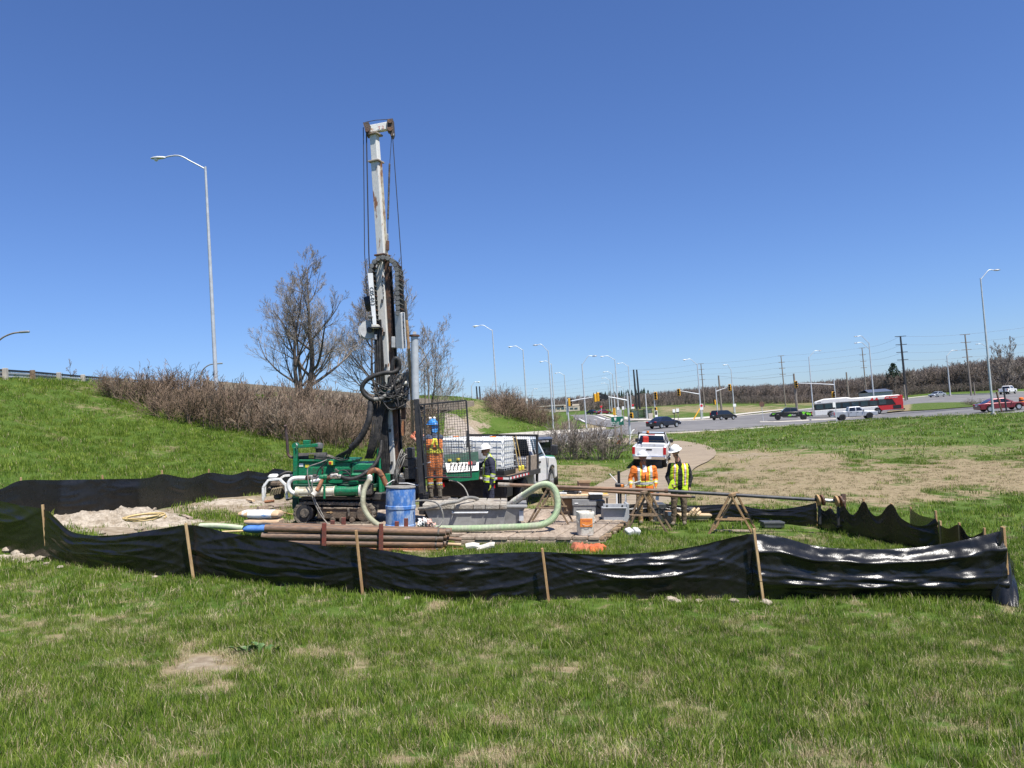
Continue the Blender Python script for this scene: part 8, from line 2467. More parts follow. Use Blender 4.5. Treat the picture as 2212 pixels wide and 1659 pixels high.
 for i in range(26):                                   # loose hydraulic lines around the head
  a = (hr.uniform(800, 850), hr.uniform(822, 860), hr.uniform(.2, .4)); b = (hr.uniform(840, 885), hr.uniform(800, 865), hr.uniform(.25, .5))
  m1 = ((a[0] + b[0]) / 2 + hr.uniform(-18, 18), max(a[1], b[1]) + hr.uniform(-4, 20), hr.uniform(.15, .3)); m2 = (b[0] + hr.uniform(-8, 6), b[1] + hr.uniform(0, 16), .25)
  T_('hydraulic_hose', hr.choice(['black_rubber', 'black_rubber', 'grey_hose']), [a, m1, m2, b], hr.uniform(.012, .02), 6, 6)
 for i in range(7):
  x = 858 + i * 3.5; T_('hydraulic_hose', 'grey_hose', [(x, 818, .4), (x + 6, 808 - i, .38), (x + 16 - i, 812, .38), (888 - i * 1.5, 830 + i * 3, .4), (872 - i, 846 + i * 2, .42)], .013, 6, 6)
 for i in range(16):                                   # bundle hanging from head to body
  a = hr.uniform(0, 1)
  T_('hydraulic_hose', 'black_rubber', [(800 + a * 42, 862 + hr.uniform(0, 10), .35), (804 + a * 26 + hr.uniform(-4, 4), 895, .35), (806 + a * 16 + hr.uniform(-5, 5), 930 + hr.uniform(-6, 6), .3), (796 + a * 14 + hr.uniform(-6, 6), 965, .3), (788 + a * 18, 990, .4)], hr.uniform(.016, .024), 6, 6)
 for i in range(9):
  x = 826 + i * 1.5; T_('hydraulic_hose', 'black_rubber', [(x, 885, .5), (x - 3, 930, .48), (x - 2 + hr.uniform(-2, 2), 975, .5), (x + 2, 1022, .55)], .022, 5, 6)
 ribb = MB(); ribbed(ribb, [q(*p) for p in ((801, 866, .3), (800, 884, .25), (797, 905, .2), (790, 925, .2), (781, 942, .22), (770, 957, .25), (758, 968, .3))], .075, .08, 12, .1); ribb.build('cuff_hose', 'black_rubber', t, fix=False, smooth=50)
 for i in range(9): T_('hydraulic_hose', 'black_rubber', [(764 + hr.uniform(-4, 4), 962 + hr.uniform(-3, 3), .3), (748 + i * 1.4, 974, .32), (728 + i * 3.2, 985 + hr.uniform(-2, 2), .4), (722 + i * 4, 996, .5)], .018, 5, 6)
 for i in range(12): T_('hydraulic_hose', hr.choice(['black_rubber', 'grey_hose']), [(870 + hr.uniform(-6, 16), 976 + hr.uniform(-6, 10), .4), (864 + hr.uniform(-8, 6), 998 + hr.uniform(-8, 8), .3), (858 + hr.uniform(-8, 6), 1022 + hr.uniform(-6, 10), .3), (848 + hr.uniform(-4, 16), 1050, .4)], .013, 5, 6)
 # lower drill table
 for (u0, v0, u1, v1, m) in ((866, 990, 898, 1010, 'head_dark'), (872, 1010, 900, 1044, 'head_dark'), (846, 1032, 900, 1048, 'black_steel'), (874, 968, 890, 992, 'grease_steel'), (848, 1048, 902, 1080, 'black_steel'), (880, 1004, 896, 1016, 'grease_steel'), (858, 1022, 872, 1034, 'bright_metal')):
  B_('clamp_table', m, u0, v0, u1, v1, .35, .6, .03)
 T_('lever', 'light_grey', [(862, 1044, .2), (880, 1044, .15), (904, 1049, .15)], .016, 0, 6)
 T_('lever', 'white_plastic', [(836, 1046, -.1), (848, 1038, -.1), (852, 1037, -.1)], .012, 0, 6)
 # casing rod, grey tube, post and cage
 T_('feed_rod', 'rod_yellow', [(892, 935, .35), (889.5, 860, .35), (884, 770, .35), (878.5, 692, .35)], .036, 0, 12)
 T_('rod_socket', 'grease_steel', [(878.7, 693, .35), (877.3, 672, .35), (875.5, 650, .4)], .03, 0, 8)
 B_('hanging_bit', 'rail_rust', 866, 880, 876, 906, .5, .08)
 MB().prism([q(868, 941, .45), q(873, 941, .45), q(874.5, 930, .45), q(874, 912, .45), q(871, 907, .45), q(867.5, 912, .45), q(866.5, 930, .45)], (0, .06, 0)).build('hanging_spade', 'spade_orange', t)
 a, b = q(897.5, 864, .1), q(895.5, 728, .1)
 MB().cyl(a, b, 8 * k, n=22).build('grey_cylinder', 'galv', t)
 c = q(895.4, 727, .1); MB().cyl(c, c + Vector((0, 0, .04)), .125, n=20).build('cylinder_cap', 'rail_rust', t)
 MB().lathe([(.03, -.012), (.045, -.012), (.045, .012), (.03, .012)], 14, c + Vector((0, 0, .08)), Matrix.Rotation(R(90), 3, 'X')).build('lifting_eye', 'stone_white', t)
 bar_('cage_post', 'black_steel', (911, 1066, .05), (899.5, 862, .05), .11, .12)
 bar_('cage_post', 'black_steel', (917, 1066, .12), (908, 900, .12), .05, .08)
 cg = thing_part('cage_door', t)
 fr = [(905, 874.5), (1007, 865), (1018, 1031), (920.5, 1031)]
 for a, b in zip(fr, fr[1:] + fr[:1]):
  A_, B2 = (a, b) if a[1] > b[1] else (b, a)
  MB().bar(q(A_[0], A_[1], .0), q(B2[0], B2[1], .0), .04, .04, .004).build('frame_bar', 'black_steel', cg)
 MB().bar(q(948, 965, .0), q(946, 870.5, .0), .03, .03).build('frame_bar', 'black_steel', cg)
 MB().bar(q(921, 1030, .01), q(916, 873, .01), .035, .035).build('frame_bar', 'black_steel', cg)
 MB().bar(q(1011, 966, -.01), q(1009.5, 930, -.01), .05, .05).build('latch', 'black_steel', cg)
 MB().bar(q(905, 880, .05), q(914, 884, .05), .06, .1).build('hinge', 'black_steel', cg); MB().bar(q(908, 1004, .05), q(930, 998, .0), .025).build('hinge_rod', 'light_grey', cg)
 wm = MB()
 def ed(a, b, s): return q(a[0] + (b[0] - a[0]) * s, a[1] + (b[1] - a[1]) * s, .0)
 for i in range(1, 18):
  s = i / 18; wm.tube([ed(fr[0], fr[1], s), ed(fr[3], fr[2], s)], .0042, 4, cap=False)
 for i in range(1, 30):
  s = i / 30; wm.tube([ed(fr[0], fr[3], s), ed(fr[1], fr[2], s)], .0042, 4, cap=False)
 wm.build('wire_mesh', 'black_steel', cg)
 # operator platform, and the control console behind the cage
 B_('step_platform', 'mud', 915, 1079, 968, 1086, .2, .8, .02)
 B_('step_leg', 'black_steel', 918, 1085, 924, 1120, .3, .1); B_('step_leg', 'black_steel', 958, 1085, 964, 1120, .8, .1)
 B_('platform_base', 'black_steel', 905, 1066, 925, 1112, .25, .5)
 cs = thing_part('control_console', t)
 D = 1.0
 MB().prism([q(962, 1022, D), q(1034, 1018, D), q(1034, 1036, D), q(985, 1041, D), q(970, 1036, D)], (0, .5, 0)).build('tray', 'green_paint', cs)
 MB().add if False else None
 mb = MB(); mb.add([q(966, 1021, D - .02), q(1034, 1016, D - .02), q(1034, 998, D + .3), q(962, 1000, D + .3), q(966, 1024, D + .2), q(1034, 1020, D + .2), q(1034, 1002, D + .4), q(962, 1004, D + .4)], [(0, 1, 2, 3), (7, 6, 5, 4), (0, 4, 5, 1), (3, 2, 6, 7), (1, 5, 6, 2), (0, 3, 7, 4)]); mb.build('panel_face', 'white_paint', cs, smooth=0)
 MB().prism([q(960, 1000, D + .35), q(960, 982, D + .45), q(1033, 975, D + .45), q(1034, 999, D + .35)], (0, .03, 0)).build('raised_lid', 'dark_green', cs)
 for i in range(7):
  u = 972 + i * 8; MB().bar(q(u, 1014, D + .05), q(u + 1, 1005, D - .05), .018).build('control_lever', 'black_plastic', cs)
 for i in range(6): c = q(975 + i * 8, 1003.5, D + .2); MB().cyl(c, c + Vector((0, -.03, .02)), .022, n=10).build('knob', 'black_plastic', cs)
 for (u, v, m) in ((1016, 1001, 'red_plastic'), (1025, 1000, 'black_plastic')): c = q(u, v, D + .2); MB().cyl(c, c + Vector((0, -.03, .015)), .055, n=16).build('gauge', m, cs)
 for (u, v) in ((971, 996), (990, 994)): c = q(u, v, D + .3); MB().cyl(c, c + Vector((0, 0, .05)), .05, n=12).build('beacon', 'label_yellow', cs)
mat('grease_black', (0.03, 0.03, 0.03), .75, c2=(0.06, 0.055, 0.05), sc=9, var=.3, bump=.2)
mat('exhaust', (0.05, 0.035, 0.035), .6, c2=(0.09, 0.05, 0.04), sc=6, var=.2)
mat('clamp_brown', (0.13, 0.095, 0.065), .8, c2=(0.06, 0.045, 0.035), sc=8, var=.3, bump=.3)
mat('clamp_pale', (0.36, 0.28, 0.17), .8, var=.2)
mat('rail_rust', (0.12, 0.06, 0.035), .8, c2=(0.05, 0.035, 0.028), sc=6, var=.3, bump=.2)
mat('collar_paint', (0.33, 0.3, 0.24), .7, c2=(0.2, 0.12, 0.07), sc=6, var=.2)
mat('mast_paint_top', (0.66, 0.65, 0.6), .5, c2=(0.38, 0.2, 0.08), sc=5, lo=.6, hi=.68, var=.08)
mat('mast_rust', (0.55, 0.5, 0.38), .6, c2=(0.25, 0.1, 0.04), sc=5, lo=.42, hi=.56, var=.15, stretch=(1, 1, .5))
mat('sheave_dark', (0.05, 0.04, 0.035), .7, c2=(0.14, 0.09, 0.06), sc=9, var=.3, bump=.3)
mat('wire_dark', (0.03, 0.03, 0.035), .6, var=.1)
mat('panel_white', (0.8, 0.8, 0.78), .4, var=.04)
mat('box_grey', (0.5, 0.51, 0.51), .5, var=.05)
mat('rung', (0.17, 0.16, 0.13), .7, var=.2)
mat('head_dark', (0.035, 0.033, 0.03), .6, c2=(0.1, 0.085, 0.07), sc=10, lo=.5, hi=.7, var=.4, bump=.4)
mat('spade_orange', (0.34, 0.15, 0.06), .75, c2=(0.2, 0.08, 0.04), sc=9, var=.2)
rig()
# ------------------------------------------------------------------ people: one continuous body each, clothes as children
def capsule(mb, a, b, r0, r1, n=14):
 a, b = Vector(a), Vector(b)
 d = b - a; L = d.length
 if L < 1e-5: d = Vector((0, 0, 1)); L = 1e-5
 d = d / L
 Rm = d.to_track_quat('Z', 'Y').to_matrix()
 prof = []
 for i in range(6):
  th = -math.pi / 2 + math.pi / 2 * i / 5; prof.append((max(math.cos(th) * r0, 1e-4), math.sin(th) * r0))
 for i in range(6):
  th = math.pi / 2 * i / 5; prof.append((max(math.cos(th) * r1, 1e-4), L + math.sin(th) * r1))
 rows = []
 for (r, z) in prof: rows.append([a + Rm @ Vector((r * math.cos(k * 6.283 / n), r * math.sin(k * 6.283 / n), z)) for k in range(n)])
 b0 = len(mb.v); mb.grid(rows, True)
 m = len(prof)
 mb.f += [tuple(b0 + k for k in range(n))[::-1], tuple(b0 + (m - 1) * n + k for k in range(n))]; mb.mi += [0, 0]

def hand(caps, wrist, direc, palm_n, thumb_side, curl, lab, s=1.0):
 """palm and five bent fingers; direc: wrist to knuckles, palm_n: where the palm faces"""
 d = Vector(direc).normalized(); n = Vector(palm_n); n = (n - d * n.dot(d)).normalized(); sd = d.cross(n) * thumb_side
 w = Vector(wrist)
 for o_ in (-.026, -.009, .009, .026): caps.append((w + sd * o_ * .6, w + d * .085 * s + sd * o_, .017 * s, .0135 * s, lab))
 for i, (o_, L) in enumerate(((.03, .07), (.0105, .08), (-.0105, .075), (-.031, .058))):
  k = w + d * .088 * s + sd * o_
  a1 = curl * .8; d1 = d * math.cos(a1) + n * math.sin(a1); a2 = curl * 1.8; d2 = d * math.cos(a2) + n * math.sin(a2)
  p1 = k + d1 * L * .55 * s; p2 = p1 + d2 * L * .5 * s
  caps.append((k, p1, .0105 * s, .0095 * s, lab)); caps.append((p1, p2, .0095 * s, .0085 * s, lab))
 b = w + d * .03 * s + sd * .03; p1 = b + (d * .6 + sd * .75 + n * .3 * curl).normalized() * .045 * s; p2 = p1 + (d * .9 + sd * .2 + n * .6 * curl).normalized() * .035 * s
 caps.append((b, p1, .014 * s, .012 * s, lab)); caps.append((p1, p2, .0115 * s, .0095 * s, lab))

def person(M, label, J, mats, face, build=1.0, extra=(), boots='boot', gl=('hand_l', 'hand_r'), seed=1, hands=None, headtilt=Vector((0, 0, 1))):
 """J: joints in local metres; mats: region -> material; face: direction the head looks"""
 t = thing('person', label, 'person', M)
 caps = []
 B_ = build
 sl, sr, hl, hr = J['sh_l'], J['sh_r'], J['hip_l'], J['hip_r']
 sm, hm = (sl + sr) / 2, (hl + hr) / 2
 up = (sm - hm).normalized(); rt = (sr - sl).normalized(); fw = up.cross(rt).normalized()       # fw: towards the chest
 if fw.dot(J['fwd']) < 0: fw = -fw
 hw = (sr - sl).length / 2
 # torso: two overlapping columns, chest, belly, hips
 for s in (-1, 1):
  caps.append((hm + rt * s * .085 * B_ + up * .0, hm + rt * s * .08 * B_ + up * .2, .118 * B_, .115 * B_, 'torso'))
  caps.append((hm + rt * s * .08 * B_ + up * .2, sm + rt * s * hw * .52 - up * .1, .118 * B_, .118 * B_, 'torso'))
  caps.append((sm + rt * s * hw * .45 - up * .07, sm + rt * s * hw * .85 - up * .015, .095, .08, 'torso'))
 caps.append((hm + fw * .03 + up * .12, sm - up * .2 + fw * .03, .12 * B_, .13 * B_, 'torso'))
 caps.append((sm - up * .02, J['neck'], .085, .06, 'torso'))
 caps.append((sm + up * .02, J['head'] - headtilt * .05, .056, .055, 'neck'))
 # head
 f = Vector(face).normalized(); hu = (headtilt - f * headtilt.dot(f)).normalized(); hs = hu.cross(f)
 h = J['head']
 caps.append((h + hu * .035 - f * .02, h + hu * .03 + f * .01, .099, .095, 'head'))
 caps.append((h + hu * .02, h - hu * .075 + f * .045, .083, .05, 'head'))
 caps.append((h - hu * .06 + f * .03 - hs * .025, h - hu * .06 + f * .03 + hs * .025, .042, .042, 'jaw'))
 caps.append((h + f * .085 - hu * .0, h + f * .112 - hu * .03, .012, .016, 'head'))
 for s in (-1, 1):
  caps.append((h + hs * s * .082 - f * .01 + hu * .01, h + hs * s * .086 - f * .005 - hu * .03, .018, .012, 'head'))
  caps.append((h + f * .075 + hs * s * .035 + hu * .012, h + f * .078 + hs * s * .03 + hu * .012, .012, .012, 'brow'))
 caps.append((h + f * .082 - hu * .062 - hs * .02, h + f * .082 - hu * .062 + hs * .02, .009, .009, 'mouth'))
 # limbs
 for s, S in (('l', sl), ('r', sr)):
  caps.append((S - up * .01, J['el_' + s], .066 * B_, .052 * B_, 'arm_' + s))
  caps.append((J['el_' + s], J['wr_' + s], .052 * B_, .037, 'fore_' + s))
  hp = J['hip_' + s]
  caps.append((hp, J['kn_' + s], .098 * B_, .07 * B_, 'thigh_' + s))
  caps.append((J['kn_' + s], J['an_' + s], .068 * B_, .055 * B_, 'calf_' + s))
  a = J['an_' + s]; ft = J['toe_' + s]
  d = (ft - a); d.z = 0; d.normalize()
  caps.append((a + Vector((0, 0, .12)), a, .062, .058, 'boot'))
  caps.append((a + Vector((0, 0, -.035)) - d * .02, ft + Vector((0, 0, .02)), .05, .044, 'boot'))
 for s in ('l', 'r'):
  hd = (hands or {}).get(s)
  w = J['wr_' + s]; d0 = (w - J['el_' + s]).normalized()
  dd, nn, th, cu = hd if hd else (d0, fw.cross(d0) if False else -rt * (1 if s == 'r' else -1), (1 if s == 'r' else -1), .5)
  hand(caps, w, dd, nn, th, cu, 'hand_' + s, 1.08)
 caps += list(extra)
 mb = MB()
 for c in caps: capsule(mb, c[0], c[1], c[2], c[3])
 me = bpy.data.meshes.new('body_raw'); me.from_pydata([tuple(p) for p in mb.v], [], mb.f)
 raw = bpy.data.objects.new('body_raw', me); COL.objects.link(raw)
 md = raw.modifiers.new('r', 'REMESH'); md.mode = 'VOXEL'; md.voxel_size = .0095
 sm_ = raw.modifiers.new('s', 'SMOOTH'); sm_.factor = .5; sm_.iterations = 3
 dg = bpy.context.evaluated_depsgraph_get()
 bm_ = bpy.data.meshes.new_from_object(raw.evaluated_get(dg))
 bpy.data.objects.remove(raw)
 nv, nf = len(bm_.vertices), len(bm_.polygons)
 co = np.empty(nv * 3); bm_.vertices.foreach_get('co', co); co = co.reshape(-1, 3)
 no = np.empty(nv * 3); bm_.vertices.foreach_get('normal', no); no = no.reshape(-1, 3)
 def region(P_):
  best = np.full(len(P_), 1e9); lab = np.zeros(len(P_), int); tt = np.zeros(len(P_))
  for i, c in enumerate(caps):
   a, b = np.array(c[0]), np.array(c[1]); d = b - a; L2 = max(d @ d, 1e-9)
   s = np.clip((P_ - a) @ d / L2, 0, 1)
   dist = np.linalg.norm(P_ - (a + s[:, None] * d), axis=1) - (c[2] + (c[3] - c[2]) * s)
   k = dist < best; best[k] = dist[k]; lab[k] = i; tt[k] = s[k]
  return lab, tt
 names = [c[4] for c in caps]
 lv, _ = region(co)
 cloth = np.array([not (n.startswith('head') or n.startswith('hand') or n in ('jaw', 'brow', 'mouth', 'neck')) for n in names])[lv]
 disp = np.zeros(nv)
 for i in np.where(cloth)[0]:
  p = Vector(co[i]); disp[i] = .012 * mnoise.noise(p * 7 + Vector((seed, 0, 0))) + .007 * mnoise.noise(Vector((p.x * 10, p.y * 10, p.z * 26 + seed)))
 co = co + no * disp[:, None]
 bm_.vertices.foreach_set('co', co.ravel())
 fc = np.empty(nf * 3); bm_.polygons.foreach_get('center', fc); fc = fc.reshape(-1, 3)
 fl, ft_ = region(fc)
 regs = np.array(names)[fl]
 mset = []
 idx = np.zeros(nf, int)
 for i in range(nf):
  r = regs[i]
  m = mats.get(r) or mats.get(r.split('_')[0]) or mats['torso']
  if m not in mset: mset.append(m)
  idx[i] = mset.index(m)
 bm_.materials.clear()
 for m in mset: bm_.materials.append(MATS[m])
 bm_.polygons.foreach_set('material_index', idx.astype(np.int32))
 bm_.polygons.foreach_set('use_smooth', [True] * nf)
 bm_.name = 'body'
 o = bpy.data.objects.new('body', bm_); COL.objects.link(o); o.parent = t
 # torso coordinates for the clothes
 o3 = np.array(hm); U, Rr, Fw = np.array(up), np.array(rt), np.array(fw)
 H = (sm - hm).length
 A = (fc - o3) @ U / H; Bx = (fc - o3) @ Rr / hw; Cf = (fc - o3) @ Fw
 polys = [tuple(p.vertices) for p in bm_.polygons]
 nrm = no
 def shell(nm, mask, off, m, parent=None):
  ks = np.where(mask)[0]
  if len(ks) == 0: return None
  mp, vs, fs = {}, [], []
  for i in ks:
   q = []
   for v in polys[i]:
    if v not in mp: mp[v] = len(vs); vs.append(tuple(co[v] + nrm[v] * off))
    q.append(mp[v])
   fs.append(tuple(q))
  x = MB(); x.v = vs; x.f = fs; x.mi = [0] * len(fs)
  return x.build(nm, m, parent or t, fix=False, smooth=180)
 t_info = dict(t=t, A=A, B=Bx, C=Cf, regs=regs, T=ft_, shell=shell, h=h, f=f, hu=hu, hs=hs)
 return t_info

def hard_hat(p, m, brim=.035, tilt=0.0, ridge=True):
 t = p['t']; f, u, s = p['f'], p['hu'], p['hs']
 c = p['h'] + u * .055 - f * .008
 Rm = Matrix((s, f, u)).transposed()
 mb = MB(); rows = []
 for (r, z) in ((.118 + brim, -.008), (.12 + brim, .0), (.118, .008), (.117, .03), (.106, .07), (.08, .1), (.045, .117), (.004, .122)):
  rows.append([c + Rm @ Vector((r * math.cos(a) * 1.02, r * math.sin(a) * 1.16 + (.02 * math.sin(a) if r > .125 and math.sin(a) > 0 else 0), z)) for a in [k * 6.283 / 26 for k in range(26)]])
 mb.grid(rows, True); hat = mb.build('hard_hat', m, t, fix=False, smooth=50)
 if ridge:
  x = MB(); pts = [c + Rm @ Vector((0, .115 * math.cos(a), .012 + .115 * math.sin(a))) for a in [math.pi * k / 10 for k in range(1, 10)]]; x.tube(pts, .016, 8); x.build('ridge', m, hat)
 return hat

def joints(f, d):
 out = {}
 for k, v in d.items(): out[k] = f.q(*v) if isinstance(v, tuple) else v
 return out

def crew():
 # ---- man in orange jacket, facing us
 g = SP(1396, 1132); f = F(1396, 1132, g.y, up=True)
 J = joints(f, dict(sh_l=(1417, 1009, .02), sh_r=(1362.5, 1010, .02), neck=(1388, 1000, .02), head=(1388.5, 988.5, -.02), hip_l=(1400.5, 1060, .04), hip_r=(1383.5, 1060, .04), el_l=(1416.5, 1033, .04), wr_l=(1417, 1050, -.06), el_r=(1361, 1034, .04), wr_r=(1362.5, 1053, -.06),
      kn_l=(1405, 1093, .0), kn_r=(1382, 1094, -.02), an_l=(1407.5, 1123, .06), an_r=(1384.5, 1125, .0), toe_l=(1412, 1129, -.1), toe_r=(1384, 1131, -.2)))
 J['sh_l'] += Vector((-.06, 0, -.02)); J['sh_r'] += Vector((.07, 0, -.02)); J['fwd'] = Vector((0, -1, 0))
 p = person(f.m, 'worker in orange reflective jacket and khaki trousers with white hard hat', J,
    dict(torso='hi_orange', arm='hi_orange', fore='hi_orange', thigh='khaki', calf='khaki', boot='muddy_boot', head='skin_shaded', jaw='beard', mouth='beard', brow='hair', neck='skin_shaded', hand='glove_yellow'), (.45, -.85, -.05), 1.14, seed=3,
    hands={'l': (Vector((-.1, -.25, -1)), Vector((-1, 0, 0)), -1, .5), 'r': (Vector((.15, -.25, -1)), Vector((1, 0, 0)), 1, .5)})
 A, Bx, C, rg, T, sh = p['A'], p['B'], p['C'], p['regs'], p['T'], p['shell']
 to = rg == 'torso'
 sh('waist_band', to & (A > .24) & (A < .46), .006, 'reflect_yellow'); sh('waist_band', to & (A > .29) & (A < .41), .009, 'reflect_silver')
 for s in (-1, 1):
  sh('shoulder_strap', to & (A > .46) & (A < 1.1) & (s * Bx > .38) & (s * Bx < .72) & (C > -.02), .006, 'reflect_yellow')
  sh('shoulder_strap', to & (A > .46) & (A < 1.1) & (s * Bx > .5) & (s * Bx < .72) & (C > -.02), .009, 'reflect_silver')
 fo = np.char.startswith(rg, 'fore')
 sh('sleeve_band', fo & (T > .3) & (T < .7), .006, 'reflect_yellow'); sh('sleeve_band', fo & (T > .4) & (T < .6), .009, 'reflect_silver')
 sh('undershirt', to & (A > .84) & (np.abs(Bx) < .2) & (C > .05), .007, 'white_cloth'); sh('zip', to & (A > -.1) & (A < .84) & (np.abs(Bx) < .03) & (C > 0), .008, 'black_cloth')
 hard_hat(p, 'hat_white')
 # folded papers in his hand
 w = J['wr_l']; MB().prism([w + Vector((.0, -.03, -.12)), w + Vector((.07, -.03, -.14)), w + Vector((.03, -.05, -.36)), w + Vector((-.05, -.05, -.33))], (.004, .006, 0)).build('paper', 'white_cloth', p['t'])
 # ---- man in yellow vest and black hoodie
 g = SP(1466, 1137); f = F(1466, 1137, g.y, up=True)
 J = joints(f, dict(sh_l=(1489, 1003, .0), sh_r=(1444, 1003, .0), neck=(1464, 991, -.02), head=(1459, 976.5, -.08), hip_l=(1474, 1057, .02), hip_r=(1458, 1057, .02), el_l=(1492.5, 1031, .02), wr_l=(1489, 1052, -.02), el_r=(1441.5, 1031, .05), wr_r=(1446, 1047, -.08),
      kn_l=(1477.5, 1094, .0), kn_r=(1456, 1094, .0), an_l=(1478.5, 1126, .02), an_r=(1455, 1127, .02), toe_l=(1479, 1133, -.15), toe_r=(1452, 1134, -.15)))
 J['sh_l'] += Vector((-.06, 0, -.02)); J['sh_r'] += Vector((.06, 0, -.02)); J['fwd'] = Vector((-.2, -1, 0))
 p = person(f.m, 'bearded worker in open yellow vest over black hoodie looking down', J,
    dict(torso='black_cloth', arm='black_cloth', fore='black_cloth', thigh='brown_pants', calf='brown_pants', boot='muddy_boot', head='skin', jaw='beard', mouth='beard', brow='hair', neck='skin', hand='skin'), (-.7, -.72, -.3), 1.06, seed=5,
    hands={'l': (Vector((0, -.1, -1)), Vector((-1, 0, 0)), -1, .6), 'r': (Vector((.6, -.3, -.6)), Vector((1, .4, 0)), 1, .7)})
 A, Bx, C, rg, T, sh = p['A'], p['B'], p['C'], p['regs'], p['T'], p['shell']
 to = (rg == 'torso') & (A > -.16) & (A < 1.06)
 v = sh('safety_vest', to & ((np.abs(Bx) > .26) | (C < 0)), .018, 'hi_yellow')
 for s in (-1, 1):
  sh('vest_stripe', to & (A > .2) & (s * Bx > .46) & (s * Bx < .78) & (C > -.03), .022, 'hi_orange')
  sh('vest_stripe', to & (A > .2) & (s * Bx > .55) & (s * Bx < .69) & (C > -.03), .025, 'reflect_silver')
 sh('vest_stripe', to & (A > .1) & (A < .26) & (Bx < -.3), .022, 'hi_orange') if False else None
 # loose vest flap swinging out over the pocket hand
 w = J['hip_r']; MB().prism([w + Vector((-.02, -.14, .28)), w + Vector((-.12, -.16, .22)), w + Vector((-.2, -.15, .05)), w + Vector((-.08, -.15, .03)), w + Vector((-.0, -.14, .1))], (0, .02, 0)).build('vest_flap', 'hi_yellow', p['t'])
 hat = hard_hat(p, 'hat_white'); c = p['h'] + p['hu'] * .1 + p['hs'] * -.09 + p['f'] * .05
 MB().cyl(c, c + p['hs'] * -.03, .022, n=12).build('hat_badge', 'black_plastic', hat); c2 = p['h'] + p['hu'] * .17
 MB().tube([c2 + p['hs'] * .1 - p['hu'] * .04, c2 + p['f'] * -.03, c2 - p['hs'] * .1 - p['hu'] * .04], .014, 6, smooth=4).build('goggles', 'black_plastic', hat)
 # ---- man in navy coveralls at the console
 g = SP(1052, 1112, -2.44); f = F(1052, 1112, g.y, up=True)
 J = joints(f, dict(sh_l=(1059, 991, .16), sh_r=(1059, 991, -.16), neck=(1055, 982, 0), head=(1049, 974, 0), hip_l=(1057, 1042, .09), hip_r=(1057, 1042, -.09), el_l=(1032, 1010, .12), wr_l=(1016, 1012, .0), el_r=(1066, 1022, -.24), wr_r=(1060, 1046, -.26),
      kn_l=(1050, 1076, .1), kn_r=(1061, 1076, -.1), an_l=(1049, 1104, .12), an_r=(1063, 1104, -.1), toe_l=(1040, 1110, .12), toe_r=(1053, 1110, -.1)))
 J['fwd'] = Vector((-1, 0, 0))
 p = person(f.m, 'worker in navy coveralls with lime reflective bands and sunglasses', J,
    dict(torso='navy_cloth', arm='navy_cloth', fore='navy_cloth', thigh='navy_cloth', calf='navy_cloth', boot='black_rubber', head='skin_shaded', jaw='skin', mouth='skin_shaded', brow='black_plastic', neck='skin', hand='glove_lime'), (-1, -.06, -.12), 1.2, seed=7,
    hands={'l': (Vector((-1, -.1, -.1)), Vector((0, 0, -1)), -1, .6), 'r': (Vector((-.15, -.05, -1)), Vector((-1, .3, 0)), 1, .5)})
 A, Bx, C, rg, T, sh = p['A'], p['B'], p['C'], p['regs'], p['T'], p['shell']
 to = rg == 'torso'
 sh('waist_band', to & (A > .02) & (A < .32), .008, 'hi_yellow'); sh('waist_band', to & (A > .1) & (A < .23), .012, 'reflect_silver')
 for s in (-1, 1):
  sh('shoulder_strap', to & (A > .3) & (s * Bx > .3) & (s * Bx < .95), .008, 'hi_yellow'); sh('shoulder_strap', to & (A > .3) & (s * Bx > .5) & (s * Bx < .75), .012, 'reflect_silver')
 am = np.char.startswith(rg, 'fore'); sh('sleeve_band', am & (T > .02) & (T < .5), .008, 'hi_yellow'); sh('sleeve_band', am & (T > .12) & (T < .38), .012, 'reflect_silver')
 hard_hat(p, 'hat_white', .045)
 gm = MB(); h, ff, hu, hs = p['h'], p['f'], p['hu'], p['hs']
 gm.tube([h + hs * .085 + hu * .015, h + ff * .09 + hs * .05 + hu * .012, h + ff * .1 + hu * .012, h + ff * .09 - hs * .05 + hu * .012, h - hs * .085 + hu * .015], .014, 6, smooth=4); gm.build('sunglasses', 'black_plastic', p['t'])
 # ---- operator in orange overalls, his back to us
 f = F(940, 1080, RIG.Y + .55, up=True)
 J = joints(f, dict(sh_l=(924, 944, .0), sh_r=(952, 944, .02), neck=(937, 932, .02), head=(934.5, 921, .05), hip_l=(930.5, 1006, .0), hip_r=(947.5, 1006, .0), el_l=(906, 957, -.02), wr_l=(896, 948, .05), el_r=(936, 958, .28), wr_r=(902, 935, .22),
      kn_l=(929, 1040, .04), kn_r=(949, 1040, .04), an_l=(931, 1069, .0), an_r=(950.5, 1069, .0), toe_l=(925, 1075, .14), toe_r=(951, 1075, .16)))
 J['fwd'] = Vector((-.15, 1, 0))
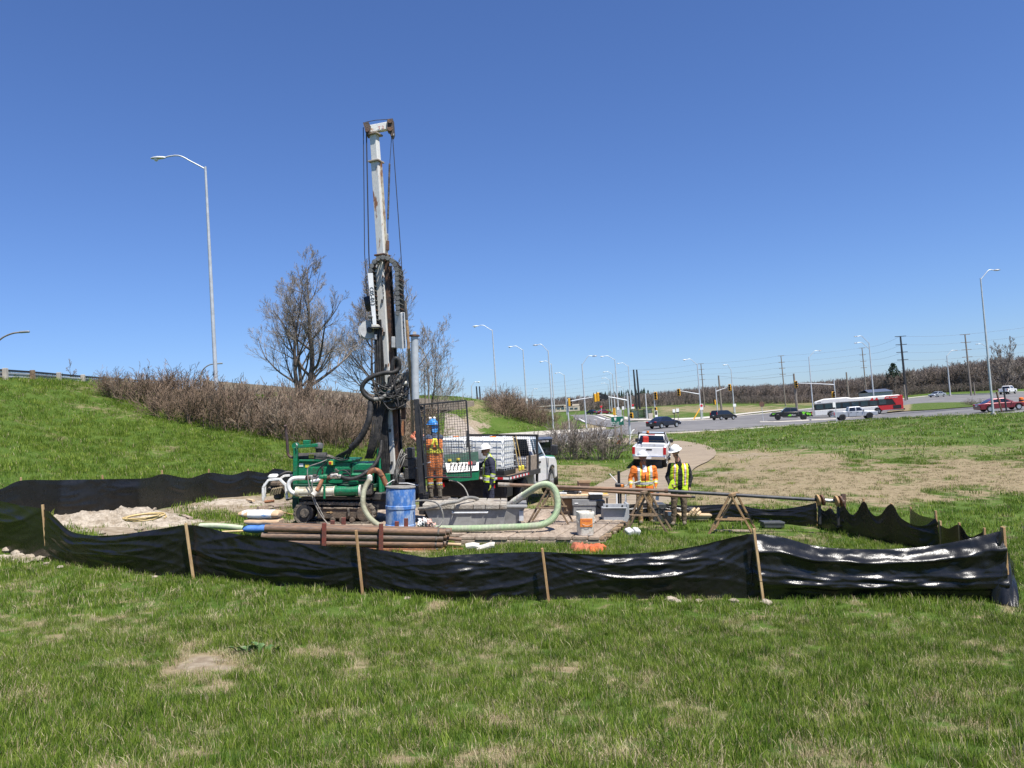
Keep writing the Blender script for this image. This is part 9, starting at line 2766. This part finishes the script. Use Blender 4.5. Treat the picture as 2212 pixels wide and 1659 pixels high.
 p = person(f.m, 'rig operator in dirty orange overalls and blue helmet reaching for the drill rod', J,
    dict(torso='hi_orange_dirty', arm='denim', fore='skin', thigh='hi_orange_dirty', calf='hi_orange', boot='muddy_boot', head='skin', jaw='skin', brow='hair', mouth='skin', neck='skin', hand='glove_orange'), (-.55, .8, .05), 1.03, seed=9,
    hands={'l': (Vector((-.75, .1, .6)), Vector((.3, .8, 0)), -1, .9), 'r': (Vector((-1, -.2, .1)), Vector((.2, .7, 0)), 1, .9)})
 A, Bx, C, rg, T, sh = p['A'], p['B'], p['C'], p['regs'], p['T'], p['shell']
 to = rg == 'torso'
 sh('shirt', to & (A > .93), .006, 'denim')
 sh('cross_strap', to & (A > .5) & (A < .95) & (np.abs(np.abs(Bx) - (.1 + (.95 - A) * 1.3)) < .17) & (C < .03), .012, 'reflect_yellow')
 sh('waist_band', to & (A > .44) & (A < .56), .012, 'reflect_yellow')
 ca = np.char.startswith(rg, 'calf'); sh('leg_band', ca & (T > .0) & (T < .26), .008, 'reflect_yellow'); sh('leg_band', ca & (T > .06) & (T < .2), .012, 'reflect_silver')
 sh('boot_top', ca & (T > .3), .02, 'muddy_boot')
 hat = hard_hat(p, 'hat_blue', .03)
 h, ff, hu, hs = p['h'], p['f'], p['hu'], p['hs']
 for s in (-1, 1):
  c = h + hu * .19 + hs * s * .055 - ff * .0
  MB().lathe([(.01, -.03), (.04, -.025), (.045, .0), (.03, .03), (.01, .032)], 14, c, Matrix.Rotation(R(90), 3, 'Y')).build('ear_muff', 'white_plastic', hat)
 c = h - ff * .13 + hu * .06; MB().lathe([(.01, -.012), (.03, -.01), (.03, .01), (.01, .012)], 14, c, Matrix.Rotation(R(90), 3, 'X')).build('hat_knob', 'white_plastic', hat)
 x = MB(); x.prism([h - ff * .09 + hs * .09 + hu * .03, h - ff * .12 + hs * .0 + hu * .03, h - ff * .09 - hs * .09 + hu * .03, h - ff * .1 - hs * .07 - hu * .13, h - ff * .13 - hu * .15, h - ff * .1 + hs * .07 - hu * .13], -ff * .012); x.build('neck_flap', 'hat_blue', hat)
mat('skin_shaded', (0.3, 0.15, 0.1), .55, c2=(0.24, 0.115, 0.08), sc=7, var=.06, spec=.4)  # skin tone darkened to carry the shade under the hat brims
crew()
